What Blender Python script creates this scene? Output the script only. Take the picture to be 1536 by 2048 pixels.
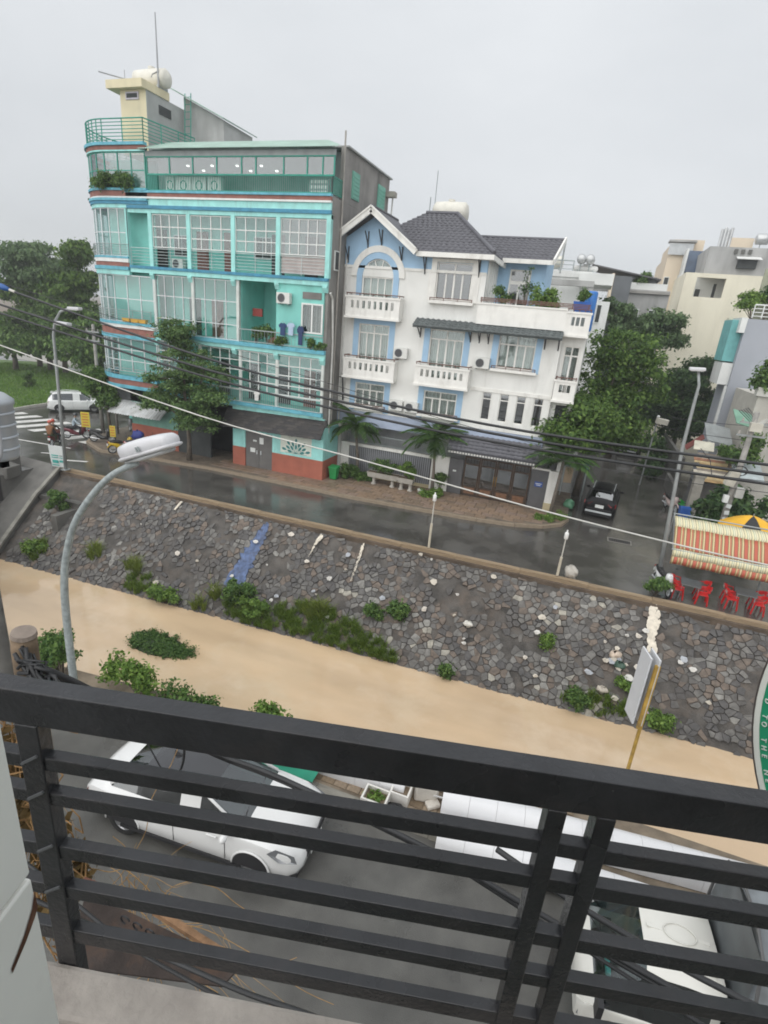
import bpy, math, random
import numpy as np
from mathutils import Vector, Matrix
for o in list(bpy.data.objects): bpy.data.objects.remove(o)
random.seed(7); RNG = np.random.default_rng(11)
S = bpy.context.scene; C = S.collection; R = math.radians; PI = math.pi
# ------------------------------------------------------------------ camera
cd = bpy.data.cameras.new('camera'); cam = bpy.data.objects.new('camera', cd); C.objects.link(cam); S.camera = cam
cd.sensor_fit = 'HORIZONTAL'; cd.sensor_width = 36; cd.lens = 36*1080/1536; cd.clip_start = .05; cd.clip_end = 3000
PITCH, ROLL, YAW = 0.34797, 0.08867, -0.32457
fw = Vector((math.sin(YAW)*math.cos(PITCH), math.cos(YAW)*math.cos(PITCH), -math.sin(PITCH)))
r0 = Vector((math.cos(YAW), -math.sin(YAW), 0)); u0 = r0.cross(fw)
rr = r0*math.cos(ROLL)+u0*math.sin(ROLL); uu = -r0*math.sin(ROLL)+u0*math.cos(ROLL)
cam.matrix_world = Matrix(((rr.x, uu.x, -fw.x, 0), (rr.y, uu.y, -fw.y, 0), (rr.z, uu.z, -fw.z, 10.0), (0, 0, 0, 1)))
# ------------------------------------------------------------------ world: overcast sky
W = bpy.data.worlds.new('World'); S.world = W; W.use_nodes = True
nt = W.node_tree; nt.nodes.clear()
def wn(t, **k):
    n = nt.nodes.new(t)
    for a, b in k.items(): setattr(n, a, b)
    return n
SUN_EL, SUN_AZ = R(42), R(196)       # azimuth measured from +Y towards +X: behind the camera
out = wn('ShaderNodeOutputWorld'); bg = wn('ShaderNodeBackground'); bg.inputs[1].default_value = .1
sky = wn('ShaderNodeTexSky', sky_type='NISHITA', sun_disc=False); sky.sun_elevation = SUN_EL; sky.sun_rotation = SUN_AZ
tc = wn('ShaderNodeTexCoord'); sep = wn('ShaderNodeSeparateXYZ'); nt.links.new(tc.outputs['Generated'], sep.inputs[0])
mp = wn('ShaderNodeMapping'); mp.inputs['Scale'].default_value = (1, 1, 2.6); nt.links.new(tc.outputs['Generated'], mp.inputs[0])
nz = wn('ShaderNodeTexNoise'); nz.inputs['Scale'].default_value = 1.5; nz.inputs['Detail'].default_value = 5; nz.inputs['Roughness'].default_value = .5
nt.links.new(mp.outputs[0], nz.inputs[0])
rp = wn('ShaderNodeValToRGB'); nt.links.new(nz.outputs[0], rp.inputs[0])
rp.color_ramp.elements[0].position = .3; rp.color_ramp.elements[0].color = (.60, .625, .65, 1)
rp.color_ramp.elements[1].position = .72; rp.color_ramp.elements[1].color = (.745, .765, .785, 1)
el = wn('ShaderNodeMath', operation='MULTIPLY_ADD'); nt.links.new(sep.outputs[2], el.inputs[0]); el.inputs[1].default_value = 3.5; el.inputs[2].default_value = 6.05
mulc = wn('ShaderNodeVectorMath', operation='SCALE'); nt.links.new(rp.outputs[0], mulc.inputs[0]); nt.links.new(el.outputs[0], mulc.inputs['Scale'])
mx = wn('ShaderNodeMixRGB'); mx.inputs[0].default_value = .96; nt.links.new(sky.outputs[0], mx.inputs[1]); nt.links.new(mulc.outputs[0], mx.inputs[2])
nt.links.new(mx.outputs[0], bg.inputs[0]); nt.links.new(bg.outputs[0], out.inputs[0])
sl = bpy.data.lights.new('sun', 'SUN'); sl.energy = 1.5; sl.angle = R(100); sl.color = (1, .975, .94)
sun = bpy.data.objects.new('sun', sl); C.objects.link(sun)
sd = Vector((math.sin(SUN_AZ)*math.cos(SUN_EL), math.cos(SUN_AZ)*math.cos(SUN_EL), math.sin(SUN_EL)))
sun.rotation_euler = (-sd).to_track_quat('-Z', 'Y').to_euler()
S.view_settings.view_transform = 'Standard'; S.view_settings.look = 'None'; S.view_settings.exposure = 0.68; S.view_settings.gamma = 1
S.view_settings.use_curve_mapping = False
S.render.engine = 'CYCLES'; S.cycles.filter_width = 1.8
# ------------------------------------------------------------------ materials
MATS = {}
def mat(name, col, rough=.6, metal=0, var=.15, scale=2.0, bump=0, bscale=40, dirt=0, dcol=(.08, .075, .065), dscale=.8, streak=1.0, coat=0, rvar=0, spec=.5, wscale=None):
    if name in MATS: return MATS[name]
    m = bpy.data.materials.new(name); m.use_nodes = True; t = m.node_tree; b = t.nodes['Principled BSDF']; L = t.links.new
    tcn = t.nodes.new('ShaderNodeTexCoord'); n1 = t.nodes.new('ShaderNodeTexNoise'); n1.inputs['Scale'].default_value = scale; n1.inputs['Detail'].default_value = 6
    if wscale:
        mpn = t.nodes.new('ShaderNodeMapping'); mpn.inputs['Scale'].default_value = wscale; L(tcn.outputs['Object'], mpn.inputs[0]); L(mpn.outputs[0], n1.inputs[0])
    else: L(tcn.outputs['Object'], n1.inputs[0])
    r = t.nodes.new('ShaderNodeValToRGB'); L(n1.outputs[0], r.inputs[0])
    r.color_ramp.elements[0].position = .3; r.color_ramp.elements[1].position = .7
    r.color_ramp.elements[0].color = (*[max(0, c*(1-var)) for c in col], 1); r.color_ramp.elements[1].color = (*[min(1, c*(1+var)) for c in col], 1)
    cout = r.outputs[0]
    if dirt:
        mpn = t.nodes.new('ShaderNodeMapping'); mpn.inputs['Scale'].default_value = (1, 1, streak); L(tcn.outputs['Object'], mpn.inputs[0])
        n2 = t.nodes.new('ShaderNodeTexNoise'); n2.inputs['Scale'].default_value = dscale; n2.inputs['Detail'].default_value = 8; n2.inputs['Roughness'].default_value = .65; L(mpn.outputs[0], n2.inputs[0])
        r2 = t.nodes.new('ShaderNodeValToRGB'); L(n2.outputs[0], r2.inputs[0]); r2.color_ramp.elements[0].position = .5; r2.color_ramp.elements[1].position = .78
        r2.color_ramp.elements[0].color = (0, 0, 0, 1); r2.color_ramp.elements[1].color = (dirt, dirt, dirt, 1)
        mxn = t.nodes.new('ShaderNodeMixRGB'); L(r2.outputs[0], mxn.inputs[0]); L(cout, mxn.inputs[1]); mxn.inputs[2].default_value = (*dcol, 1); cout = mxn.outputs[0]
    L(cout, b.inputs['Base Color'])
    b.inputs['Roughness'].default_value = rough; b.inputs['Metallic'].default_value = metal; b.inputs['Specular IOR Level'].default_value = spec
    if coat: b.inputs['Coat Weight'].default_value = coat; b.inputs['Coat Roughness'].default_value = .04
    if rvar:
        n3 = t.nodes.new('ShaderNodeTexNoise'); n3.inputs['Scale'].default_value = scale*.5; n3.inputs['Detail'].default_value = 4; L(tcn.outputs['Object'], n3.inputs[0])
        mr = t.nodes.new('ShaderNodeMapRange'); mr.inputs[1].default_value = .35; mr.inputs[2].default_value = .65; mr.inputs[3].default_value = max(.03, rough-rvar); mr.inputs[4].default_value = min(1, rough+rvar)
        L(n3.outputs[0], mr.inputs[0]); L(mr.outputs[0], b.inputs['Roughness'])
    if bump:
        n4 = t.nodes.new('ShaderNodeTexNoise'); n4.inputs['Scale'].default_value = bscale; n4.inputs['Detail'].default_value = 5; L(tcn.outputs['Object'], n4.inputs[0])
        bp = t.nodes.new('ShaderNodeBump'); bp.inputs['Strength'].default_value = bump; bp.inputs['Distance'].default_value = .02; L(n4.outputs[0], bp.inputs['Height']); L(bp.outputs[0], b.inputs['Normal'])
    MATS[name] = m; return m
def glass(name, tint, fac=.35, rough=.03):
    if name in MATS: return MATS[name]
    m = bpy.data.materials.new(name); m.use_nodes = True; t = m.node_tree; t.nodes.clear(); L = t.links.new
    o = t.nodes.new('ShaderNodeOutputMaterial'); tr = t.nodes.new('ShaderNodeBsdfTransparent'); tr.inputs[0].default_value = (*tint, 1)
    g = t.nodes.new('ShaderNodeBsdfGlossy'); g.inputs['Roughness'].default_value = rough; g.inputs[0].default_value = (.9, .93, .95, 1)
    fr = t.nodes.new('ShaderNodeLayerWeight'); fr.inputs[0].default_value = .5; pw_ = t.nodes.new('ShaderNodeMath'); pw_.operation = 'POWER'; pw_.inputs[1].default_value = 4.5; L(fr.outputs['Facing'], pw_.inputs[0])
    ad = t.nodes.new('ShaderNodeMath'); ad.operation = 'MULTIPLY_ADD'; ad.inputs[1].default_value = .8; ad.inputs[2].default_value = fac+.025; L(pw_.outputs[0], ad.inputs[0])
    mxs = t.nodes.new('ShaderNodeMixShader'); L(ad.outputs[0], mxs.inputs[0]); L(tr.outputs[0], mxs.inputs[1]); L(g.outputs[0], mxs.inputs[2]); L(mxs.outputs[0], o.inputs[0])
    MATS[name] = m; return m
def leafmat(name, c0, c1, c2, rough=.5, trans=.32):
    if name in MATS: return MATS[name]
    m = bpy.data.materials.new(name); m.use_nodes = True; t = m.node_tree; b = t.nodes['Principled BSDF']; L = t.links.new
    g = t.nodes.new('ShaderNodeNewGeometry'); r = t.nodes.new('ShaderNodeValToRGB'); L(g.outputs['Random Per Island'], r.inputs[0])
    r.color_ramp.elements[0].color = (*c0, 1); r.color_ramp.elements[1].color = (*c2, 1); e = r.color_ramp.elements.new(.55); e.color = (*c1, 1)
    L(r.outputs[0], b.inputs['Base Color']); b.inputs['Roughness'].default_value = rough+.1; b.inputs['Specular IOR Level'].default_value = .25
    o = t.nodes['Material Output']; tl = t.nodes.new('ShaderNodeBsdfTranslucent'); L(r.outputs[0], tl.inputs[0])
    mxs = t.nodes.new('ShaderNodeMixShader'); mxs.inputs[0].default_value = trans; L(b.outputs[0], mxs.inputs[1]); L(tl.outputs[0], mxs.inputs[2]); L(mxs.outputs[0], o.inputs[0])
    MATS[name] = m; return m
def stripemat(name, cols, period, axis=0, rough=.6):
    """cols: list of (fraction, colour) along one period of the object axis"""
    if name in MATS: return MATS[name]
    m = bpy.data.materials.new(name); m.use_nodes = True; t = m.node_tree; b = t.nodes['Principled BSDF']; L = t.links.new
    tcn = t.nodes.new('ShaderNodeTexCoord'); sp = t.nodes.new('ShaderNodeSeparateXYZ'); L(tcn.outputs['Object'], sp.inputs[0])
    d = t.nodes.new('ShaderNodeMath'); d.operation = 'DIVIDE'; L(sp.outputs[axis], d.inputs[0]); d.inputs[1].default_value = period
    f = t.nodes.new('ShaderNodeMath'); f.operation = 'FRACT'; L(d.outputs[0], f.inputs[0])
    r = t.nodes.new('ShaderNodeValToRGB'); r.color_ramp.interpolation = 'CONSTANT'; L(f.outputs[0], r.inputs[0])
    for i, (p, c) in enumerate(cols):
        e = r.color_ramp.elements[i] if i < 2 else r.color_ramp.elements.new(p)
        e.position = p; e.color = (*c, 1)
    L(r.outputs[0], b.inputs['Base Color']); b.inputs['Roughness'].default_value = rough
    MATS[name] = m; return m
# ------------------------------------------------------------------ mesh helpers
class G:
    def __init__(s): s.v = []; s.f = []; s.m = []
    def add(s, vs, fs, m=0):
        o = len(s.v); s.v += [tuple(x) for x in vs]; s.f += [tuple(o+i for i in f) for f in fs]; s.m += [m]*len(fs); return s
    def box(s, x0, x1, y0, y1, z0, z1, m=0):
        return s.add([(x0,y0,z0),(x1,y0,z0),(x1,y1,z0),(x0,y1,z0),(x0,y0,z1),(x1,y0,z1),(x1,y1,z1),(x0,y1,z1)],
                     [(0,3,2,1),(4,5,6,7),(0,1,5,4),(1,2,6,5),(2,3,7,6),(3,0,4,7)], m)
    def obox(s, c, size, rz=0, rx=0, ry=0, m=0):
        M = Matrix.Translation(c) @ Matrix.Rotation(rz,4,'Z') @ Matrix.Rotation(ry,4,'Y') @ Matrix.Rotation(rx,4,'X')
        a, b, h = [k/2 for k in size]
        vs = [M @ Vector(p) for p in [(-a,-b,-h),(a,-b,-h),(a,b,-h),(-a,b,-h),(-a,-b,h),(a,-b,h),(a,b,h),(-a,b,h)]]
        return s.add(vs, [(0,3,2,1),(4,5,6,7),(0,1,5,4),(1,2,6,5),(2,3,7,6),(3,0,4,7)], m)
    def bar(s, p, q, w, h, m=0, up=(0,0,1)):
        p = Vector(p); q = Vector(q); d = (q-p).normalized(); u = Vector(up); r = d.cross(u)
        if r.length < 1e-4: r = d.cross(Vector((0,1,0)))
        r.normalize(); u = r.cross(d); r *= w/2; u *= h/2
        return s.add([p-r-u,p+r-u,p+r+u,p-r+u,q-r-u,q+r-u,q+r+u,q-r+u], [(0,1,2,3),(4,7,6,5),(0,4,5,1),(1,5,6,2),(2,6,7,3),(3,7,4,0)], m)
    def tube(s, pts, r, n=6, cap=True, m=0):
        P = [Vector(p) for p in pts]; k = len(P); rs = r if isinstance(r, (list, tuple)) else [r]*k
        o = len(s.v); prev = None
        for i in range(k):
            d = (P[min(i+1,k-1)]-P[max(i-1,0)]).normalized()
            if prev is None:
                a = d.cross(Vector((0,0,1)))
                if a.length < 1e-3: a = d.cross(Vector((1,0,0)))
            else: a = prev - d*prev.dot(d)
            a.normalize(); prev = a; b = d.cross(a)
            for j in range(n):
                t = 2*PI*j/n; s.v.append(tuple(P[i]+(a*math.cos(t)+b*math.sin(t))*rs[i]))
        nf = 0
        for i in range(k-1):
            for j in range(n):
                s.f.append((o+i*n+j, o+i*n+(j+1)%n, o+(i+1)*n+(j+1)%n, o+(i+1)*n+j)); nf += 1
        if cap:
            s.f.append(tuple(o+j for j in range(n))[::-1]); s.f.append(tuple(o+(k-1)*n+j for j in range(n))); nf += 2
        s.m += [m]*nf; return s
    def cyl(s, p, q, r0, r1=None, n=12, m=0): return s.tube([p, q], [r0, r0 if r1 is None else r1], n, True, m)
    def prism(s, pts, z0, z1, m=0):
        k = len(pts); vs = [(x,y,z0) for x,y in pts]+[(x,y,z1) for x,y in pts]
        return s.add(vs, [tuple(range(k))[::-1], tuple(range(k,2*k))]+[(i,(i+1)%k,k+(i+1)%k,k+i) for i in range(k)], m)
    def yprism(s, pts, y0, y1, m=0):
        k = len(pts); vs = [(x,y0,z) for x,z in pts]+[(x,y1,z) for x,z in pts]
        return s.add(vs, [tuple(range(k)), tuple(range(k,2*k))[::-1]]+[((i+1)%k,i,k+i,k+(i+1)%k) for i in range(k)], m)
    def xprism(s, pts, x0, x1, m=0):
        k = len(pts); vs = [(x0,y,z) for y,z in pts]+[(x1,y,z) for y,z in pts]
        return s.add(vs, [tuple(range(k))[::-1], tuple(range(k,2*k))]+[(i,(i+1)%k,k+(i+1)%k,k+i) for i in range(k)], m)
    def quad(s, a, b, c, d, m=0): return s.add([a,b,c,d], [(0,1,2,3)], m)
    def slab(s, a, b, c, d, t, m=0):
        """a flat four-cornered panel with thickness t behind it"""
        A, B, Cc, D = map(Vector, (a,b,c,d)); n = (B-A).cross(D-A).normalized()*t
        return s.add([A,B,Cc,D,A-n,B-n,Cc-n,D-n], [(0,1,2,3),(7,6,5,4),(0,4,5,1),(1,5,6,2),(2,6,7,3),(3,7,4,0)], m)
    def sph(s, c, r, nu=10, nv=7, m=0):
        if not isinstance(r, (tuple, list)): r = (r,r,r)
        o = len(s.v)
        for i in range(nv+1):
            p = PI*i/nv
            for j in range(nu):
                t = 2*PI*j/nu; s.v.append((c[0]+r[0]*math.sin(p)*math.cos(t), c[1]+r[1]*math.sin(p)*math.sin(t), c[2]+r[2]*math.cos(p)))
        for i in range(nv):
            for j in range(nu): s.f.append((o+i*nu+j, o+(i+1)*nu+j, o+(i+1)*nu+(j+1)%nu, o+i*nu+(j+1)%nu)); s.m.append(m)
        return s
    def lathe(s, prof, c=(0,0,0), n=14, m=0):
        o = len(s.v); k = len(prof)
        for r, z in prof:
            for j in range(n): t = 2*PI*j/n; s.v.append((c[0]+r*math.cos(t), c[1]+r*math.sin(t), c[2]+z))
        for i in range(k-1):
            for j in range(n): s.f.append((o+i*n+j, o+i*n+(j+1)%n, o+(i+1)*n+(j+1)%n, o+(i+1)*n+j)); s.m.append(m)
        return s
    def strip(s, path, z0, z1, t=.1, m=0):
        """a wall that follows a plan path, thickness t to the left of the path"""
        P = [Vector((x,y)) for x,y in path]; k = len(P); N = []
        for i in range(k):
            d = (P[min(i+1,k-1)]-P[max(i-1,0)]).normalized(); N.append(Vector((-d.y,d.x))*t)
        vs = []
        for i in range(k):
            a = P[i]; b = P[i]+N[i]; vs += [(a.x,a.y,z0),(a.x,a.y,z1),(b.x,b.y,z1),(b.x,b.y,z0)]
        fs = []
        for i in range(k-1):
            for j in range(4): fs.append((4*i+j, 4*i+(j+1)%4, 4*i+4+(j+1)%4, 4*i+4+j))
        fs += [(0,3,2,1), (4*k-4,4*k-3,4*k-2,4*k-1)]
        return s.add(vs, fs, m)
    def mesh(s, name, mats, smooth=False, off=(0,0,0)):
        me = bpy.data.meshes.new(name)
        vs = s.v if off == (0,0,0) else [(a-off[0],b-off[1],c-off[2]) for a,b,c in s.v]
        me.from_pydata(vs, [], s.f)
        for mm in (mats if isinstance(mats, (list,tuple)) else [mats]): me.materials.append(mm)
        if any(s.m): me.polygons.foreach_set('material_index', s.m)
        if smooth: me.polygons.foreach_set('use_smooth', [True]*len(me.polygons))
        me.update(); return me
    def build(s, name, mats, parent=None, smooth=False, bevel=0, world=True):
        off = (0,0,0)
        if parent and world:
            q = parent
            while q.parent: q = q.parent
            off = tuple(q.location)
        o = bpy.data.objects.new(name, s.mesh(name, mats, smooth, off)); C.objects.link(o); o.parent = parent
        if bevel:
            b = o.modifiers.new('bevel', 'BEVEL'); b.width = bevel; b.segments = 2; b.limit_method = 'ANGLE'
        if smooth and smooth != 1:
            pass
        return o
def npmesh(name, V, F, mt, smooth=False):
    me = bpy.data.meshes.new(name); nv = len(V); nf, k = F.shape
    me.vertices.add(nv); me.vertices.foreach_set('co', np.ascontiguousarray(V, dtype=np.float32).ravel())
    me.loops.add(nf*k); me.loops.foreach_set('vertex_index', np.ascontiguousarray(F, dtype=np.int32).ravel())
    me.polygons.add(nf); me.polygons.foreach_set('loop_start', np.arange(0, nf*k, k, dtype=np.int32))
    me.materials.append(mt)
    if smooth: me.polygons.foreach_set('use_smooth', np.ones(nf, dtype=bool))
    me.update(calc_edges=True); me.validate(); return me
def tag(o, label=None, cat=None, group=None, kind=None):
    if label: o['label'] = label
    if cat: o['category'] = cat
    if group: o['group'] = group
    if kind: o['kind'] = kind
    return o
def thing(name, label, cat, loc=(0,0,0), rz=0, group=None):
    o = bpy.data.objects.new(name, None); C.objects.link(o); o.location = loc; o.rotation_euler = (0,0,rz); o.empty_display_size = .2
    return tag(o, label, cat, group)
def piece(name, me, parent, loc, scale=(1,1,1), rot=(0,0,0)):
    """a piece that shares its mesh; loc in world coordinates, parents are never rotated here"""
    o = bpy.data.objects.new(name, me); C.objects.link(o); o.parent = parent
    q = parent; off = Vector((0,0,0))
    while q: off += q.location; q = q.parent
    o.location = Vector(loc)-off; o.scale = scale; o.rotation_euler = rot; return o
def copytree(o, parent=None):
    c = o.copy(); C.objects.link(c); c.parent = parent
    for ch in list(o.children): copytree(ch, c)
    return c
UNIT = {}
def unitbox(mt):
    if mt.name not in UNIT: UNIT[mt.name] = G().box(-.5,.5,-.5,.5,-.5,.5).mesh('unit_'+mt.name, mt)
    return UNIT[mt.name]
def slat(name, mt, parent, x0, x1, y0, y1, z0, z1):
    return piece(name, unitbox(mt), parent, ((x0+x1)/2,(y0+y1)/2,(z0+z1)/2), (abs(x1-x0),abs(y1-y0),abs(z1-z0)))
def structure(o): return tag(o, kind='structure')
def lettering(txt, size, mt, parent, M, name='lettering', ext=.004):
    cu = bpy.data.curves.new('t', 'FONT'); cu.body = txt; cu.size = size; cu.extrude = ext; cu.align_x = 'CENTER'; cu.align_y = 'CENTER'; cu.resolution_u = 3
    t = bpy.data.objects.new('t', cu); C.objects.link(t); dg = bpy.context.evaluated_depsgraph_get()
    me = bpy.data.meshes.new_from_object(t.evaluated_get(dg)); bpy.data.objects.remove(t); bpy.data.curves.remove(cu)
    me.materials.clear(); me.materials.append(mt); me.transform(M)
    o = bpy.data.objects.new(name, me); C.objects.link(o); o.parent = parent; return o
# ------------------------------------------------------------------ foliage
def leafcloud(clumps, n, size, flat=.5, droop=0., shape=1.9):
    """clumps: array of (x,y,z,rx,ry,rz); returns quads spread through the clumps"""
    cl = np.asarray(clumps, float); k = len(cl); wgt = cl[:,3]*cl[:,4]*cl[:,5]; wgt = wgt**.7; wgt /= wgt.sum()
    i = RNG.choice(k, n, p=wgt); d = RNG.normal(size=(n,3)); d /= np.linalg.norm(d, axis=1)[:,None]
    rad = RNG.random(n)**.55*np.where(RNG.random(n) < .22, 1.7, 1.12); pos = cl[i,:3]+d*cl[i,3:6]*rad[:,None]
    nrm = d*.7+RNG.normal(size=(n,3))*.55; nrm[:,2] += flat; nrm /= np.linalg.norm(nrm, axis=1)[:,None]
    a = np.cross(nrm, RNG.normal(size=(n,3))); a /= np.linalg.norm(a, axis=1)[:,None]+1e-9; a[:,2] -= droop; b = np.cross(nrm, a)
    sz = size*(.6+.8*RNG.random(n))[:,None]; A = a*sz*.5*shape; B = b*sz*.5
    fold = nrm*sz*.18
    V = np.stack([pos-A, pos+B-A*.1+fold, pos+A, pos-B-A*.1+fold], 1).reshape(-1,3); F = np.arange(4*n).reshape(-1,4)
    return V, F
def lobes_to_clumps(lobes, per, rmin, rmax, squash=.7):
    out = []
    for (x,y,z,rx,ry,rz) in lobes:
        for _ in range(per):
            d = RNG.normal(size=3); d /= np.linalg.norm(d); q = RNG.random()**.4
            r = rmin+(rmax-rmin)*RNG.random()
            e_ = RNG.random(); sx_, sy_ = ((1.5,.75) if e_ < .4 else (.75,1.5) if e_ < .7 else (1,1)) if squash < .6 else (1,1)
            out.append((x+d[0]*rx*q, y+d[1]*ry*q, z+d[2]*rz*q, r*sx_, r*sy_, r*squash*(.7+.6*RNG.random())))
    return np.array(out)
BARK = mat('bark', (.11,.09,.07), .85, bump=.6, bscale=25, var=.3, scale=6)
def tree(label, base, tr, lobes, per, rc, n, size, lm, group=None, name='tree', flat=.5, droop=.2, cat='tree', lean=(0,0), bark=None, squash=.6):
    t = thing(name, label, cat, base, group=group); g = G(); bx, by, bz = base
    zs = min(l[2]-l[5]*.55 for l in lobes); zs = max(zs, bz+.5); top = Vector((bx+lean[0], by+lean[1], zs))
    g.tube([(bx,by,bz-.1), (bx+lean[0]*.3+.05, by+lean[1]*.3, bz+(zs-bz)*.5), top], [tr*1.25, tr*.9, tr*.75], 8)
    cl = lobes_to_clumps(lobes, per, rc*.5, rc*1.3, squash)
    for (x,y,z,rx,ry,rz) in lobes:
        mid = Vector((x,y,z)); g.tube([top-Vector((0,0,.1)), top.lerp(mid,.5)+Vector((0,0,rz*.15)), mid], [tr*.55, tr*.36, tr*.2], 6)
    idx = RNG.choice(len(cl), min(len(cl), 26), replace=False)
    for i in idx:
        c = Vector(cl[i,:3]); l = min(lobes, key=lambda q: (Vector(q[:3])-c).length); m = Vector(l[:3]); g.tube([m, m.lerp(c,.6)+Vector((0,0,.08)), c], [tr*.18, tr*.11, tr*.05], 4, False)
    g.build('trunk', bark or BARK, t, True)
    V, F = leafcloud(cl, int(n*1.7), size*.72, flat, droop); V -= np.array(base)
    o = bpy.data.objects.new('crown', npmesh('crown', V, F, lm)); C.objects.link(o); o.parent = t
    return t
def shrub(label, base, lobes, n, size, lm, name='shrub', cat='shrub', group=None, per=10, rc=.25, stems=5, flat=.4):
    t = thing(name, label, cat, base, group=group); cl = lobes_to_clumps(lobes, per, rc*.6, rc*1.2, .8)
    g = G()
    for i in RNG.choice(len(cl), min(stems*2, len(cl)), replace=False):
        c = Vector(cl[i,:3]); b = Vector(base); g.tube([b+Vector((random.uniform(-.05,.05),random.uniform(-.05,.05),-.05)), b.lerp(c,.55), c], [.025,.016,.008], 5, False)
    g.build('stems', BARK, t)
    V, F = leafcloud(cl, int(n*1.9), size*.62, flat, .1); V -= np.array(base)
    o = bpy.data.objects.new('foliage', npmesh('foliage', V, F, lm)); C.objects.link(o); o.parent = t
    return t
def blades(pts, hts, w, spread=.35, seg=2):
    """grass blades: pts (n,3) roots, hts (n,) lengths -> quads"""
    n = len(pts); a = RNG.random(n)*2*PI; dx = np.cos(a); dy = np.sin(a); b = RNG.random(n)*2*PI
    sx = np.cos(b)*w; sy = np.sin(b)*w; z0 = np.zeros(n); ln = spread*hts*(.3+RNG.random(n))
    W = np.stack([sx,sy,z0],1); mid = pts+np.stack([dx*ln*.35,dy*ln*.35,hts*.6],1); tip = pts+np.stack([dx*ln,dy*ln,hts*(.85+.1*RNG.random(n))],1)
    V = np.stack([pts-W, pts+W, mid+W*.8, mid-W*.8, tip+W*.15, tip-W*.15], 1).reshape(-1,3)
    i = np.arange(n)*6; F = np.concatenate([np.stack([i,i+1,i+2,i+3],1), np.stack([i+3,i+2,i+4,i+5],1)])
    return V, F
# ================================================================== SETTING
asph = mat('wet_asphalt', (.078,.074,.067), .17, var=.35, scale=.7, bump=.04, bscale=60, rvar=.10, spec=.85, dirt=.35, dcol=(.085,.08,.07), dscale=.35)
asph2 = mat('road_asphalt', (.092,.090,.082), .42, var=.28, scale=1.4, bump=.6, bscale=70, rvar=.2, dirt=.7, dcol=(.045,.043,.038), dscale=.9)
conc = mat('concrete', (.34,.32,.28), .8, var=.2, scale=1.5, bump=.3, bscale=30, dirt=.7, dcol=(.09,.085,.07), dscale=1.1)
conc_d = mat('dark_concrete', (.13,.125,.115), .75, var=.25, scale=1.2, bump=.3, bscale=20, dirt=.7, dcol=(.05,.05,.045), dscale=.8, streak=.3)
tan = mat('tan_concrete', (.29,.215,.135), .8, var=.3, scale=1.6, bump=.5, bscale=25, dirt=.95, dcol=(.085,.062,.042), dscale=2.2)
soil = mat('soil', (.16,.12,.08), .9, var=.3, scale=3, bump=.6, bscale=25)
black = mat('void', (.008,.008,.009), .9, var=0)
structure(G().quad((-900,22.4,-.03),(900,22.4,-.03),(900,1500,-.03),(-900,1500,-.03)).build('ground', soil))
structure(G().quad((-110,22.3,0),(70,22.3,0),(70,90,0),(-110,90,0)).build('street', asph))
structure(G().quad((-120,-20,0),(-28.9,-20,0),(-28.9,22.3,.0),(-120,22.3,.0)).build('bridge_road', asph))
ne = [(60,10.5),(2,10.4),(-9,9.35),(-14.5,8.75),(-19.4,9.8),(-26.3,14.5),(-28.9,16.3)]   # edge of the near bank
structure(G().quad((-28.9,-20,-.004),(60,-20,-.004),(60,8.42,-.004),(-28.9,8.42,-.004)).build('near_road', asph2))
WZ = -3.5
def yw(x): return 18.15+.043*(x+8)
# water
wm = mat('muddy_water', (.575,.425,.275), .07, var=.15, scale=.45, bump=.16, bscale=3.0, rvar=.05, spec=.6, dirt=.85, dcol=(.66,.54,.39), dscale=.4, streak=1, wscale=(.4,1.3,1))
g = G(); nx = 60
g.quad((-60,7,WZ),(70,7,WZ),(70,23,WZ),(-60,23,WZ)); structure(g.build('canal_water', wm))
# far embankment: uneven slope with mortared stones
emb = mat('embankment_mortar', (.074,.067,.060), .8, var=.5, scale=1.8, bump=1.0, bscale=14, dirt=.9, dcol=(.14,.105,.078), dscale=.6)
TOP = Vector((0,22.2,-.06))
def sp(x, t, h=0.):
    """point on the slope: t 0 at the top, 1 at the waterline, h out of it"""
    a = Vector((x,22.2,-.06)); b = Vector((x,yw(x),WZ)); d = b-a; n = Vector((0,-d.z*-1,0)); n = Vector((0,d.z,-d.y)).normalized()
    return a+d*t+n*h
nrm = Vector((0,-3.44,4.05)).normalized()
nx, ny = 150, 26; V = []; F = []
for j in range(ny+1):
    for i in range(nx+1):
        x = -27.2+i*(70/nx); t = j/ny*1.25; h = RNG.normal()*.022
        V.append(sp(x, t, h))
for j in range(ny):
    for i in range(nx): a = j*(nx+1)+i; F.append((a, a+nx+1, a+nx+2, a+1))
g = G(); g.v = [tuple(v) for v in V]; g.f = F; g.m = [0]*len(F)
embk = structure(g.build('embankment', emb, smooth=True))
stone_cols = [(.075,.071,.069),(.102,.097,.091),(.132,.126,.116),(.165,.158,.146),(.21,.203,.186),(.31,.29,.245),(.135,.106,.084)]
stone_m = [mat('stone%d' % i, c, .65, var=.35, scale=5, bump=.6, bscale=22, dirt=.9, dcol=(.075,.064,.055), dscale=.8) for i, c in enumerate(stone_cols)]
blue_m = mat('blue_paint_wash', (.085,.125,.235), .7, var=.45, scale=5, dirt=1.0, dcol=(.06,.06,.066), dscale=3.2)
white_m = mat('white_spill', (.66,.60,.50), .7, var=.25, scale=6, dirt=.7, dcol=(.2,.17,.14), dscale=3)
def pnoise(x, y):
    return math.sin(x*.9+1.3*math.sin(y*.7))*.5+math.sin(x*.37-y*1.1+2)*.5
LS = 5.35; CS = .275
cells = {}
for i in range(-100, 50):
    for j in range(-1, 24):
        cells[(i,j)] = ((i+.5*(j % 2)+random.uniform(-.5,.5))*CS, (j+.5+random.uniform(-.5,.5))*CS*.9)
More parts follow.
